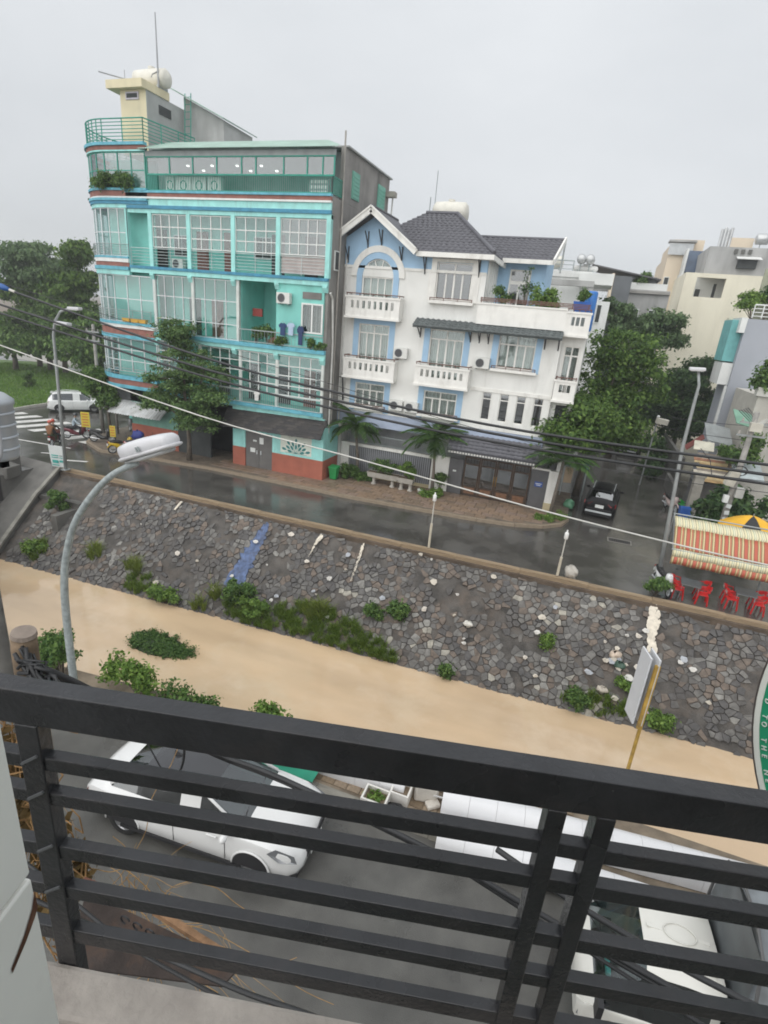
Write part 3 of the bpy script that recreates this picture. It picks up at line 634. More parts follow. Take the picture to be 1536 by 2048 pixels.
# penthouse terrace: green rail, glazing, sheet roof
vrail(AB, [(-26.0,FY+.02),(-14.1,FY+.02),(-14.1,30.2)], 15.7, 16.5, .115, gmet, .022)
g = G()
for x in (-26.0,-24.4,-22.8,-21.2,-19.6,-18.7,-17.0,-15.6,-14.7,-14.05): g.box(x-.035,x+.035,FY+.0,FY+.07,16.52,17.4)
g.box(-26.0,-14.02,FY-.01,FY+.08,16.5,16.56); g.box(-26.0,-14.02,FY-.01,FY+.08,17.36,17.42); tf = g.build('terrace_frame', gmet, AB)
for a,b in ((-26.0,-24.4),(-24.4,-22.8),(-22.8,-21.2),(-21.2,-19.6),(-19.6,-18.7),(-18.7,-17.0),(-17.0,-15.6),(-15.6,-14.7),(-14.7,-14.05)): slat('pane', pane_f, tf, a+.04,b-.04,FY+.03,FY+.042,16.57,17.35)
G().box(-26.05,-14.0,FY-.02,FY+.1,17.42,17.68).build('terrace_header', mat('grey_header', (.30,.33,.33), .6, var=.15), AB)
g = G(); nr = 76; x0, x1 = -26.35, -13.85
for i in range(nr):
    a = x0+(x1-x0)*i/nr; b = x0+(x1-x0)*(i+1)/nr; m_ = (a+b)/2
    def zz(x, y, up): return (17.70 if y < 29 else 18.62)+up
    l0, l1, l2 = [min(30.9, 28.55+(x-x0)*9) if x < x0+.5 else (30.9-max(0,(x-(x1-1.6)))*1.15) for x in (a,m_,b)]
    def pt(x, y, up): return (x, y, 17.70+(y-28.55)*.39+up)
    g.quad(pt(a,28.55,0),pt(m_,28.55,.04),pt(m_,max(28.6,l1),.04),pt(a,max(28.6,l0),0)); g.quad(pt(m_,28.55,.04),pt(b,28.55,0),pt(b,max(28.6,l2),0),pt(m_,max(28.6,l1),.04))
g.build('sheet_roof', mat('pale_green_sheet', (.36,.50,.43), .5, .2, var=.12, scale=1, dirt=.4, dcol=(.30,.30,.26), dscale=1.5), AB)
lampm = bpy.data.materials.new('lamp_white'); lampm.use_nodes = True; lampm.node_tree.nodes['Principled BSDF'].inputs['Emission Color'].default_value = (1,.98,.94,1); lampm.node_tree.nodes['Principled BSDF'].inputs['Emission Strength'].default_value = 3
for x,z in ((-24.3,17.05),(-23.2,16.8),(-22.6,17.05),(-20.9,17.05),(-20.0,16.8),(-19.3,17.05),(-18.3,16.8)): G().sph((x,30.4,z+.25), (.10,.10,.05), 8, 5).build('ceiling_lamp', lampm, AB)
pw = mat('white_panel', (.68,.70,.68), .5, var=.06)
for i,(a,b) in enumerate(((-25.0,-24.4),(-24.3,-23.2),(-23.15,-22.2),(-22.1,-21.2))):
    o = G().box(a,b,FY+.35,FY+.65,15.62,16.48).build('terrace_panel', pw, AB)
    G().tube([((a+b)/2+.2*math.cos(t),FY+.345,16.05+.24*math.sin(t)) for t in [2*PI*k/14 for k in range(15)]], .025, 5).build('fan_ring', gmet, o)
o = G().box(-15.6,-14.5,FY+.3,FY+.6,15.65,16.45).build('terrace_rack', mat('rack', (.30,.33,.33), .5), AB)
for k in range(3):
    for q in range(5): slat('jar', pw, o, -15.52+q*.21,-15.38+q*.21,FY+.26,FY+.3,15.72+k*.25,15.86+k*.25)
# side wall details
for y,z,w in ((31.3,16.3,1.0),(35.2,16.5,1.2)):
    o = G().box(-14.1,-14.04,y,y+w,z-.35,z+1.0).build('shutter', mat('green_shutter', (.16,.42,.33), .6), AB)
    for k in range(6): slat('louvre', mat('green_shutter', (.16,.42,.33), .6), o, -14.045,-14.02,y+.06,y+w-.06,z-.28+k*.2,z-.14+k*.2)
G().tube([(-14.03,30.0,0.2),(-14.03,30.0,11),(-14.03,30.1,15),(-14.03,30.05,18.8)], .05, 8).build('drain_pipe', mat('old_pipe', (.35,.33,.3), .6), AB)
G().tube([(-13.98,29.6,3),(-13.98,29.6,8.2),(-13.98,29.3,10.6),(-13.98,29.0,10.9)], .06, 8).build('drain_pipe', mat('white_pipe', (.6,.6,.57), .5), AB)
o = G().box(-14.1,-14.03,29.5,30.0,12.1,13.1).build('small_window', whit, AB); slat('pane', darkroom, o, -14.035,-14.02,29.55,29.95,12.16,13.04)
G().box(-14.1,-13.5,36.6,37.1,17.1,17.4).build('gutter_box', conc, AB); G().tube([(-13.7,36.9,17.1),(-13.75,36.9,15),(-13.9,36.9,14.2)], .05, 6).build('drain_pipe', mat('white_pipe', (.6,.6,.57), .5), AB)
# roof terrace, stair tower
hrail(AB, [(-25.5,32.6),(-26.1,FY-.02)]+bay(.02,-26.1,168), 18.25, 19.3, 7, gmet, .022, 1.3)
cream = mat('cream_wall', (.66,.59,.40), .7, var=.08, scale=1, dirt=.4, dcol=(.33,.30,.22), dscale=1.2, streak=.2)
G().box(-29.1,-27.2,30.5,33.8,17.9,21.2).build('stair_tower', [cream], AB); G().box(-27.2,-27.17,30.51,33.8,17.9,21.2).build('tower_side', mat('pale_render', (.40,.41,.40), .8, var=.15, scale=1, dirt=.5, dcol=(.2,.2,.19), streak=.2), AB)
G().box(-29.75,-27.1,30.1,32.4,21.2,21.62).build('tower_cap', cream, AB)
o = G().box(-28.65,-27.7,30.44,30.5,20.72,21.1).build('tower_window', mat('lilac_frame', (.5,.47,.52), .6), AB); slat('pane', darkroom, o, -28.57,-27.78,30.43,30.44,20.8,21.02)
o = G().box(-27.17,-27.1,31.5,32.5,20.3,20.75).build('tower_vent', darkroom, AB)
g = G(); g.yprism([(-27.17,18.2),(-24.2,18.2),(-24.2,20.55),(-27.17,21.9)], 33.8, 37); g.build('lean_to_wall', mat('pale_render', (.4,.41,.4), .8), AB)
g = G(); g.slab((-28.6,33.4,22.62),(-23.95,33.4,20.62),(-23.95,37.2,20.62),(-28.6,37.2,22.62), .06); g.build('lean_to_roof', mat('pale_green_sheet', (.36,.5,.43), .5), AB)
g = G(); g.tube([(-26.6,33.0,18.3),(-26.9,33.6,22.0)], .03); g.tube([(-26.15,33.0,18.3),(-26.45,33.6,22.0)], .03)
for k in range(9): t = (k+.5)/9; g.tube([(-26.6-.3*t,33+.6*t,18.3+3.7*t),(-26.15-.3*t,33+.6*t,18.3+3.7*t)], .02, 5)
g.build('ladder', gmet, AB)
g = G(); g.tube([(-27.1,31.5,21.6),(-27.1,31.5,25.2)], [.055,.03], 6); g.tube([(-27.15,31.5,22.4),(-27.5,31.5,22.3),(-27.6,31.5,22.15)], .03); g.build('mast', mat('mast_steel', (.30,.31,.32), .5, .5), AB)
g = G(); g.tube([(-30.1,30.0,22.0),(-28.3,31.0,21.75)], .035); g.tube([(-29.6,31.5,21.6),(-29.6,31.5,22.6)], .02); g.build('antenna', mat('mast_steel', (.3,.31,.32), .5, .5), AB)
def water_tank(label, p, L_, r, mt, axis=0, base_h=.25):
    t = thing('water_tank', label, 'water tank', p); prof = [(-.5*L_,0),(-.5*L_+.06,r*.7),(-.5*L_+.2,r*.96)]+[(-.5*L_+L_*k/8,r*(1.0 if k % 2 else .975)) for k in range(2,7)]+[(.5*L_-.2,r*.96),(.5*L_-.06,r*.7),(.5*L_,0)]
    g = G(); n_ = 14; c_ = Vector(p)+Vector((0,0,base_h+r)); o_ = len(g.v)
    for u,rr_ in prof:
        for j in range(n_):
            a = 2*PI*j/n_; d = Vector((u,rr_*math.cos(a),rr_*math.sin(a))) if axis == 0 else Vector((rr_*math.cos(a),u,rr_*math.sin(a))); g.v.append(tuple(c_+d))
    for i in range(len(prof)-1):
        for j in range(n_): g.f.append((o_+i*n_+j,o_+i*n_+(j+1)%n_,o_+(i+1)*n_+(j+1)%n_,o_+(i+1)*n_+j)); g.m.append(0)
    g.build('tank_body', mt, t, True); G().cyl(c_+Vector((0,0,r*.9)), c_+Vector((0,0,r+.1)), .2, .2).build('lid', mt, t)
    g = G()
    for s_ in (-.3,.3):
        g.box(*( (p[0]+s_*L_-.05,p[0]+s_*L_+.05,p[1]-r*.8,p[1]+r*.8) if axis == 0 else (p[0]-r*.8,p[0]+r*.8,p[1]+s_*L_-.05,p[1]+s_*L_+.05)), p[2], p[2]+base_h+.12)
    g.build('cradle', rail_g, t); return t
tankm = mat('tank_cream', (.66,.64,.57), .5, var=.08, scale=3, dirt=.3, dcol=(.35,.33,.28))
water_tank('cream ribbed water tank lying on the cream stair tower under the tall mast', (-28.0,32.0,21.62), 2.5, .52, tankm, 0, .08)
# ground floor
g = G(); g.box(-20.35,-19.42,FY,FY+.15,1.36,3.9); g.box(-17.46,-13.95,FY,FY+.15,1.36,3.9); g.box(-19.42,-17.46,FY,FY+.15,2.44,3.9); g.box(-14.1,-13.95,FY+.15,31.0,1.36,3.3); g.build('ground_wall', teal_l, AB)
G().box(-20.35,-19.42,FY-.025,FY+.15,.0,1.36).build('red_plinth', red_w, AB); G().box(-17.46,-13.925,FY-.025,FY+.15,.0,1.36).build('red_plinth', red_w, AB); G().box(-14.1,-13.925,FY+.151,31.0,.0,1.358).build('red_plinth', red_w, AB)
gd = mat('grey_steel_door', (.15,.145,.14), .55, .2, var=.12, scale=2)
for a,b in ((-19.4,-18.44),(-18.42,-17.48)):
    o = G().box(a,b,FY+.03,FY+.09,.14,2.42).build('steel_door', gd, AB)
    slat('door_rib', gd, o, a+.06,b-.06,FY+.015,FY+.03,1.2,1.26); slat('handle', alum, o, b-.16 if a < -19 else a+.1, b-.1 if a < -19 else a+.16, FY-.01,FY+.03,1.05,1.3)
slat('notice', whit, AB, -19.05,-18.7,FY+.0,FY+.028,1.15,1.42); slat('notice', whit, AB, -18.38,-18.1,FY+.0,FY+.028,1.75,2.15); slat('notice', whit, AB, -18.85,-18.6,FY+.0,FY+.028,1.85,1.95)
mu = G().box(-16.86,-14.72,FY-.02,FY,1.5,2.66).build('mural_panel', mat('mural_cream', (.66,.70,.62), .7, var=.06), AB); mgm = mat('mural_green', (.025,.19,.19), .7, var=.3, scale=6)
for k in range(11):
    a = R(-5+k*19); L0 = .30+.1*(k % 2)
    for q in (.42,.80) if k % 2 else (.62,):
        c_ = (-15.78+q*1.05*math.cos(a), 1.55+q*.95*math.sin(a)); d = Vector((math.cos(a),math.sin(a))); n2 = Vector((-d.y,d.x)); pts = [(c_[0]+d.x*s*.19+n2.x*w*.075, c_[1]+d.y*s*.19+n2.y*w*.075) for s,w in ((-1,0),(-.3,1),(.4,1),(1,0),(.4,-1),(-.3,-1))]
        if all(1.52 < p_[1] < 2.64 and -16.84 < p_[0] < -14.74 for p_ in pts): G().yprism(pts, FY-.026, FY-.021).build('mural_leaf', mgm, mu)
    G().bar((-15.78,FY-.022,1.54),(-15.78+.75*math.cos(a),FY-.022,1.55+max(0,.68*math.sin(a))),.006,.02).build('mural_stem', mgm, mu)
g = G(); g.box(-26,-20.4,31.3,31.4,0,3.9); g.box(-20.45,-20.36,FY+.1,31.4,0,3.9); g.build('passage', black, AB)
# shingled awning
sh = [mat('shingle%d' % i, c, .75, var=.3, scale=5, bump=.4, bscale=20) for i,c in enumerate([(.042,.038,.036),(.058,.052,.048),(.034,.032,.033)])]
aw = G().slab((-20.75,FY-.80,2.72),(-13.78,FY-.80,2.86),(-13.78,FY+.05,3.86),(-20.75,FY+.05,3.72),.05).build('awning_roof', sh[0], AB)
rows = 7; shm = [G().box(-.5,.5,-.5,.5,0,1).mesh('shingle', m_) for m_ in sh]
sl_a = math.atan2(1.0,.85)
for j in range(rows):
    t = (j+.35)/rows
    for i in range(18):
        x = -20.55+i*.385+(.19 if j % 2 else 0)
        if x < -13.95: piece('shingle', random.choice(shm), aw, (x, FY-.80+.85*t, 2.72+.14*(x+20.75)/7+1.0*t+.012+.01*random.random()), (.375,.24,.022), (sl_a-.08,0,0))
g = G()
for i in range(9): x = -20.5+i*.8; g.bar((x,FY-.78,2.68+.02*i),(x,FY,2.55+.02*i),.05,.05)
g.build('awning_bracket', gd, AB)
# left ground floor: shop with red plinth under a silver corrugated awning
g = G(); g.box(-28.75,-24.9,FY+.3,FY+.45,1.55,3.9); g.build('shop_wall', mat('shop_green', (.16,.33,.27), .7, var=.2, scale=3), AB); G().box(-28.78,-24.9,FY+.26,FY+.45,0,1.55).build('shop_plinth', red_w, AB)
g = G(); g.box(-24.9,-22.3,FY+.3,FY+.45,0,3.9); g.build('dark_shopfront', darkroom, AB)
silver = mat('silver_sheet', (.46,.47,.47), .4, .5, var=.2, scale=2, dirt=.5, dcol=(.2,.18,.15)); g = G(); nr = 20
for i in range(nr):
    a = -29.9+i*.22; m_ = a+.11; b = a+.22
    for (u,v,p_,q) in ((a,m_,0,.07),(m_,b,.07,0)): g.quad((u,FY-.75,2.28+p_),(v,FY-.75,2.28+q),(v,FY+.4,3.1+q),(u,FY+.4,3.1+p_))
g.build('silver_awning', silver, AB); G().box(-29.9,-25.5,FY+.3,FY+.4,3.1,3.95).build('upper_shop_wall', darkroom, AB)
# plants, laundry and units on the balconies
lf_mid = leafmat('leaf_mid', (.045,.10,.028), (.10,.18,.045), (.18,.28,.075)); lf_dark = leafmat('leaf_dark', (.03,.065,.025), (.06,.12,.042), (.11,.18,.06)); lf_lite = leafmat('leaf_lite', (.075,.15,.03), (.15,.25,.05), (.24,.36,.08)); lf_dry = leafmat('leaf_dry', (.10,.07,.03), (.17,.11,.04), (.24,.17,.07))
shrub('bushy vine spilling over the rounded corner of the top balcony', (-29.6,29.6,15.75), [(-30.6,30.2,16.2,1.0,.9,.45),(-29.2,28.9,16.2,1.1,.5,.35),(-27.7,28.75,16.1,1.0,.3,.3),(-31.2,30.6,15.7,.5,.6,.7)], 3800, .13, lf_mid, 'vine', 'plant', per=10, rc=.32)
def acunit():
    t = thing('air_conditioner', 'x', 'air conditioner'); G().box(-.42,.42,-.15,.15,0,.58).build('case', mat('ac_white', (.66,.66,.63), .45, var=.05), t, bevel=.015, world=False)
    G().tube([(-.1+.23*math.cos(a),-.155,.29+.23*math.sin(a)) for a in [2*PI*k/18 for k in range(19)]], .014, 5).build('fan_ring', rail_g, t, world=False)
    g = G(); g.cyl((-.1,-.152,.29),(-.1,-.158,.29),.215,.215,18); g.build('fan_grille', mat('ac_dark', (.07,.07,.075), .6), t, world=False)
    g = G()
    for s_ in (-.3,.3): g.bar((s_,.2,-.03),(s_,-.14,-.03),.04,.04)
    g.build('bracket', rail_g, t, world=False); return t
AC0 = acunit(); ac_used = [False]
def place_ac(label, p, rz=0):
    t = AC0 if not ac_used[0] else copytree(AC0); ac_used[0] = True; t.location = p; t.rotation_euler = (0,0,rz); t['label'] = label; t['group'] = 'outdoor air conditioning units'; return t
place_ac('outdoor air conditioner on the teal wall above the hung shirts', (-16.7,FY-.2,10.15))
place_ac('outdoor air conditioner on the floor of the teal top-storey balcony', (-25.1,30.2,11.65))
def shirt(label, p, col, w=.5, h=.62):
    t = thing('shirt', label, 'shirt', p, group='shirts hung on the balcony'); m_ = mat('cloth_%.2f%.2f%.2f' % col, col, .85, var=.12, scale=8)
    pts = [(-.5,-1),(.5,-1),(.5,-.2),(.72,-.32),(.85,-.1),(.5,.05),(.2,.1),(0,.03),(-.2,.1),(-.5,.05),(-.85,-.1),(-.72,-.32),(-.5,-.2)]
    G().yprism([(p[0]+a*w*.6,p[2]+b*h) for a,b in pts], p[1]-.03, p[1]+.03).build('fabric', m_, t); g = G(); g.tube([(p[0]-.16,p[1],p[2]+.04),(p[0],p[1],p[2]+.16),(p[0]+.16,p[1],p[2]+.04)], .01, 5); g.tube([(p[0],p[1],p[2]+.16),(p[0],p[1],p[2]+.24)], .008, 5); g.build('hanger', rail_g, t)
shirt('navy blue shirt hung leftmost of the three on the teal balcony', (-16.75,FY-.2,9.05), (.03,.06,.15)); shirt('pale blue shirt hung between two navy shirts', (-16.2,FY-.24,9.1), (.42,.52,.66)); shirt('long navy garment hung nearest the white sliding window', (-15.6,FY-.2,8.95), (.03,.05,.13), .42, .95)
shirt('white shirt hung on the rail above the dark shingled awning', (-18.4,FY-.3,5.0), (.66,.66,.64), .42, .5)
for k,x in enumerate((-18.9,-18.1)): shrub(('potted shrub behind the rail at the stairwell, left one','potted shrub behind the rail at the stairwell, right one')[k], (x,FY+.35,7.8), [(x,FY+.3,8.4,.35,.25,.4)], 500, .13, lf_mid, 'potted_plant', 'plant', per=6, rc=.22)
for k,x in enumerate((-16.9,-15.0,-14.5)): shrub(('low leafy plant on the ledge under the air conditioner','low leafy plant on the ledge below the white sliding window','low leafy plant at the right end of the teal ledge')[k], (x,FY-.02,7.84), [(x,FY-.05,8.12,.35,.16,.22)], 350, .12, lf_mid, 'ledge_plant', 'plant', per=5, rc=.16)
for k,x in enumerate((-28.2,-27.5,-26.9)):
    a = (x,FY-.1,8.24); t = thing('flower_box', ('yellow planter box on the rounded ledge, leftmost of three','yellow planter box on the rounded ledge, middle of three','pale orange planter box on the ledge, rightmost of three')[k], 'planter', a); g = G(); g.add([(x-.26,a[1]-.09,8.24),(x+.26,a[1]-.09,8.24),(x+.26,a[1]+.09,8.24),(x-.26,a[1]+.09,8.24),(x-.3,a[1]-.12,8.46),(x+.3,a[1]-.12,8.46),(x+.3,a[1]+.12,8.46),(x-.3,a[1]+.12,8.46)], [(0,3,2,1),(0,1,5,4),(1,2,6,5),(2,3,7,6),(3,0,4,7)]); g.build('box', mat('yellow_box', (.62,.36,.06), .6), t); G().box(x-.27,x+.27,a[1]-.1,a[1]+.1,8.38,8.41).build('soil', soil, t)
# ================================================================== WHITE HOUSE
HY = 31.0
wh = mat('white_wall', (.77,.77,.74), .7, var=.05, scale=1, bump=.12, bscale=25, dirt=.55, dcol=(.40,.39,.35), dscale=.9, streak=.16)
skyb = mat('sky_blue_wall', (.35,.53,.71), .65, var=.08, scale=1.5, dirt=.2, dcol=(.2,.3,.4), streak=.3)
lilac = mat('lilac_wall', (.38,.44,.56), .7, var=.1, scale=1.5, dirt=.3, dcol=(.25,.28,.33), streak=.3)
wtrim = mat('white_molding', (.79,.78,.74), .6, var=.05, scale=2, dirt=.55, dcol=(.36,.34,.30), dscale=2, streak=.25)
wood_r = mat('brown_rail', (.13,.055,.04), .45, var=.2, scale=4)
slate = mat('slate_tile', (.105,.105,.12), .55, var=.25, scale=3, bump=.2, dirt=.4, dcol=(.04,.04,.045), dscale=3)
slate_g = mat('green_slate', (.09,.105,.105), .5, var=.25, scale=3)
curt = stripemat('curtain', [(0,(.44,.40,.37)),(.3,(.58,.53,.50)),(.55,(.36,.33,.31)),(.75,(.52,.48,.45))], .16)
WH = thing('white_house', 'three storey white villa with sky blue trim, arched window and dark tiled roof', 'house', (-7.5,34,0))
def wall_holes(parent, name, mt, x0, x1, z0, z1, y, th, holes):
    xs = sorted({x0,x1,*[h[0] for h in holes],*[h[1] for h in holes]}); zs = sorted({z0,z1,*[h[2] for h in holes],*[h[3] for h in holes]}); g = G()
    xs = [x for x in xs if x0 <= x <= x1]; zs = [z for z in zs if z0 <= z <= z1]
    vid = {}
    def v(i,j,k):
        if (i,j,k) not in vid: vid[(i,j,k)] = len(g.v); g.v.append((xs[i], y+(th if k else 0), zs[j]))
        return vid[(i,j,k)]
    nx, nz = len(xs)-1, len(zs)-1
    sol = [[not any(h[0]-1e-6 <= (xs[i]+xs[i+1])/2 <= h[1]+1e-6 and h[2]-1e-6 <= (zs[j]+zs[j+1])/2 <= h[3]+1e-6 for h in holes) for j in range(nz)] for i in range(nx)]
    S_ = lambda i,j: 0 <= i < nx and 0 <= j < nz and sol[i][j]
    for i in range(nx):
        for j in range(nz):
            if not sol[i][j]: continue
            g.f.append((v(i,j,0),v(i+1,j,0),v(i+1,j+1,0),v(i,j+1,0))); g.f.append((v(i,j,1),v(i,j+1,1),v(i+1,j+1,1),v(i+1,j,1)))
            if not S_(i-1,j): g.f.append((v(i,j,0),v(i,j+1,0),v(i,j+1,1),v(i,j,1)))
            if not S_(i+1,j): g.f.append((v(i+1,j,0),v(i+1,j,1),v(i+1,j+1,1),v(i+1,j+1,0)))
            if not S_(i,j-1): g.f.append((v(i,j,0),v(i,j,1),v(i+1,j,1),v(i+1,j,0)))
            if not S_(i,j+1): g.f.append((v(i,j+1,0),v(i+1,j+1,0),v(i+1,j+1,1),v(i,j+1,1)))
    g.m = [0]*len(g.f); return g.build(name, mt, parent)
dglass = glass('dark_glass', (.25,.27,.28), .16)
def hwin(x0, x1, z0, z1, tr=.5, leaves=4, y=HY, parent=None, dark=False, bars=False):
    """white casement window: two lights over tall leaves, curtain behind"""
    parent = parent or WH; f = .07; g = G(); yy = y+.1; zt = z1-tr
    g.box(x0,x0+f,yy-.05,yy+.05,z0,z1); g.box(x1-f,x1,yy-.05,yy+.05,z0,z1)
    for a,b in ((z0,z0+f),(zt-f*.5,zt+f*.5),(z1-f,z1)): g.box(x0+f,x1-f,yy-.045,yy+.045,a,b)
    o = g.build('window', wtrim, parent); m_ = (x0+x1)/2; w = (x1-x0-2*f)
    ml = G().box(m_-.035,m_+.035,yy-.04,yy+.04,zt+f*.5,z1-f); ml.build('mullion', wtrim, o)
    for k in range(1, leaves):
        x = x0+f+w*k/leaves; ww = .075 if k == leaves//2 else .055; slat('mullion', wtrim, o, x-ww/2-.01,x+ww/2+.01,yy-.04,yy+.04,z0+f,zt-f*.5)
    gm = dglass if dark else pane_m
    for a,b in ((x0+f,m_-.035),(m_+.035,x1-f)): slat('pane', gm, o, a,b,yy-.006,yy+.006,zt+f*.5,z1-f)
    for k in range(leaves): slat('pane', gm, o, x0+f+w*k/leaves+.03,x0+f+w*(k+1)/leaves-.03,yy-.006,yy+.006,z0+f,zt-f*.5)
    if bars:
        for k in range(7): z = z0+.2+(zt-z0-.3)*k/6; slat('security_bar', whit, o, x0+f,x1-f,yy+.06,yy+.075,z-.01,z+.01)
    g = G(); n_ = 36
    for i in range(n_):
        a = x0+(x1-x0)*i/n_; b = x0+(x1-x0)*(i+1)/n_; da = .05*math.sin(i*1.35); db = .05*math.sin((i+1)*1.35); g.quad((a,yy+.26+da,z0),(b,yy+.26+db,z0),(b,yy+.26+db,z1),(a,yy+.26+da,z1))
    if not dark: g.build('curtain', curt, o, True)
    else: G().box(x0,x1,yy+.7,yy+.72,z0,z1).build('dark_interior', darkroom, o)
    return o
c1, c2, c3 = (-12.98,-11.08), (-8.62,-6.64), (-4.72,-2.74)
holes = [(c1[0],c1[1],10.0,12.0),(c2[0],c2[1],11.05,12.95),(c1[0],c1[1],6.6,9.46),(c2[0],c2[1],6.6,9.52),(c1[0],c1[1],4.72,6.08),(c2[0],c2[1],4.8,6.12)]
arc = [(-12.03+.95*math.cos(R(a)), 12.0+.95*math.sin(R(a))) for a in range(0,181,12)]
wall_holes(WH, 'front_wall', wh, -14.12, -5.9, 4.35, 12.5, HY, .22, holes)
wall_holes(WH, 'front_wall', wh, -5.9, -1.48, 4.35, 9.95, HY-.02, .22, [(c3[0],c3[1],7.85,9.58)]+[(a,a+.52,4.88,6.46) for a in (-5.2,-4.22,-3.3,-2.36)])
wall_holes(WH, 'lilac_band', lilac, -14.12, -1.48, 3.5, 4.35, HY+.01, .22, [])
G().box(-5.9,-1.5,HY-.06,HY-.02,6.46,6.66).build('string_course', wtrim, WH); G().box(-14.1,-5.9,HY-.05,HY,12.42,12.56).build('string_course', wtrim, WH)
# gable wall with arched opening (blue)
pts = [(-14.12,12.5),(-12.98,12.5)]+[p for p in arc[::-1] if p[1] >= 12.5]+[(-11.08,12.5),(-9.6,12.5),(-9.6,13.4),(-12.36,15.1),(-14.12,13.95)]
def gable_poly():
    g = G(); arc2 = [(-12.03+.95*math.cos(R(a)), 12.0+.95*math.sin(R(a))) for a in range(180,-1,-10)]
    lo = [p for p in arc2 if p[1] > 12.5]
    # left, right and top pieces round the arch
    L_ = [(-14.12,12.5),(lo[0][0],12.5)]+lo[:len(lo)//2+1]+[(-12.03,15.0),(-12.36,15.1),(-14.12,13.95)]
    R_ = [(lo[-1][0],12.5),(-9.6,12.5),(-9.6,13.3),(-12.03,14.9)]+lo[len(lo)//2:]
    g.yprism(L_, HY+.002, HY+.22); g.yprism(R_, HY+.004, HY+.22); return g
gable_poly().build('gable_wall', skyb, WH)
g = G(); g.box(-9.6,-5.9,HY+.003,HY+.22,12.5,13.45)
wall_holes(WH, 'upper_wall', skyb, -9.6, -5.9, 12.5, 13.5, HY+.003, .2, [(c2[0],c2[1],12.0,12.95)])
def archring(r0, r1, y0, y1, mt, name, zc=12.0, leg=0):
    g = G(); n_ = 18
    for i in range(n_):
        a = R(180*i/n_); b = R(180*(i+1)/n_); P = [(-12.03+r*math.cos(t), zc+r*math.sin(t)) for r,t in ((r0,a),(r1,a),(r1,b),(r0,b))]; g.yprism(P, y0, y1)
    if leg:
        for s_ in (-1,1): a, b = sorted((-12.03+s_*r0,-12.03+s_*r1)); g.box(a,b,y0,y1,zc-leg,zc)
    return g.build(name, mt, WH)
archring(.95,1.28,HY-.05,HY+.01,skyb,'blue_arch',leg=1.0); archring(1.28,1.62,HY-.09,HY+.01,wtrim,'arch_molding')
# arched window
aw_ = G(); aw_.box(-12.98,-12.9,HY+.05,HY+.15,10.0,12.0); aw_.box(-11.16,-11.08,HY+.05,HY+.15,10.0,12.0); aw_.box(-12.9,-11.16,HY+.05,HY+.15,11.93,12.03)
for i in range(16):
    a = R(180*i/16); b = R(180*(i+1)/16)
    for r0_,r1_ in ((.86,.95),(.36,.42)): aw_.yprism([(-12.03+r*math.cos(t), 12.03+r*math.sin(t)) for r,t in ((r0_,a),(r1_,a),(r1_,b),(r0_,b))], HY+.05, HY+.15)
for a in (36,72,108,144): aw_.bar((-12.03+.36*math.cos(R(a)),HY+.1,12.03+.36*math.sin(R(a))),(-12.03+.9*math.cos(R(a)),HY+.1,12.03+.9*math.sin(R(a))),.05,.08,up=(0,1,0))
o = aw_.build('arched_window', wtrim, WH)
for k in range(1,4): slat('mullion', wtrim, o, -12.9+1.74*k/4-.03,-12.9+1.74*k/4+.03,HY+.07,HY+.13,10.0,11.93)
for k in range(4): slat('pane', pane_m, o, -12.9+1.74*k/4+.03,-12.9+1.74*(k+1)/4-.03,HY+.094,HY+.106,10.0,11.93)
G().yprism([(-12.03+.86*math.cos(R(a)), 12.03+.86*math.sin(R(a))) for a in range(0,181,10)], HY+.094, HY+.106).build('fan_light', pane_m, o)
G().box(-13,-11.06,HY+.35,HY+.38,10,13.0).build('curtain', curt, o)
# other windows with sky-blue surrounds
def surround(x0, x1, z0, z1):
    g = G(); g.box(x0-.34,x0,HY-.03,HY,z0,z1+.3); g.box(x1,x1+.34,HY-.03,HY,z0,z1+.3); g.box(x0,x1,HY-.03,HY,z1,z1+.3); g.build('window_surround', skyb, WH)
hwin(*c2, 11.05, 12.95, .5, 4, dark=True, bars=True); hwin(*c1, 6.6, 9.46, .5); hwin(*c2, 6.6, 9.52, .52); hwin(*c1, 4.72, 6.08, .42); hwin(*c2, 4.8, 6.12, .42); hwin(*c3, 7.85, 9.58, .5, y=HY-.02)
surround(c1[0],c1[1],7.6,9.46); surround(c2[0],c2[1],7.7,9.52); surround(c1[0],c1[1],4.4,6.08); surround(c2[0],c2[1],4.5,6.12); surround(c3[0],c3[1],7.7,9.56)
g = G(); g.box(c2[0]-.42,c2[0],HY-.06,HY,11.0,12.42); g.box(c2[1],c2[1]+.42,HY-.06,HY,11.0,12.42); g.box(c2[0]-.3,c2[1]+.3,HY-.10,HY,12.96,13.12); g.box(c2[0]-.3,c2[0],HY-.1,HY,12.42,12.96); g.box(c2[1],c2[1]+.3,HY-.1,HY,12.42,12.96); g.build('window_molding', wtrim, WH)
for a in (-5.2,-4.22,-3.3,-2.36):
    o = G().box(a,a+.05,HY+.06,HY+.14,4.88,6.46).box(a+.47,a+.52,HY+.06,HY+.14,4.88,6.46).box(a+.05,a+.47,HY+.06,HY+.14,4.88,4.94).box(a+.05,a+.47,HY+.06,HY+.14,6.4,6.46).box(a+.05,a+.47,HY+.06,HY+.14,6.05,6.1).build('slit_window', wtrim, WH)
    slat('pane', dglass, o, a+.05,a+.47,HY+.094,HY+.106,4.94,6.05); slat('pane', dglass, o, a+.05,a+.47,HY+.094,HY+.106,6.1,6.4); slat('dark_interior', darkroom, o, a,a+.52,HY+.6,HY+.62,4.88,6.46)
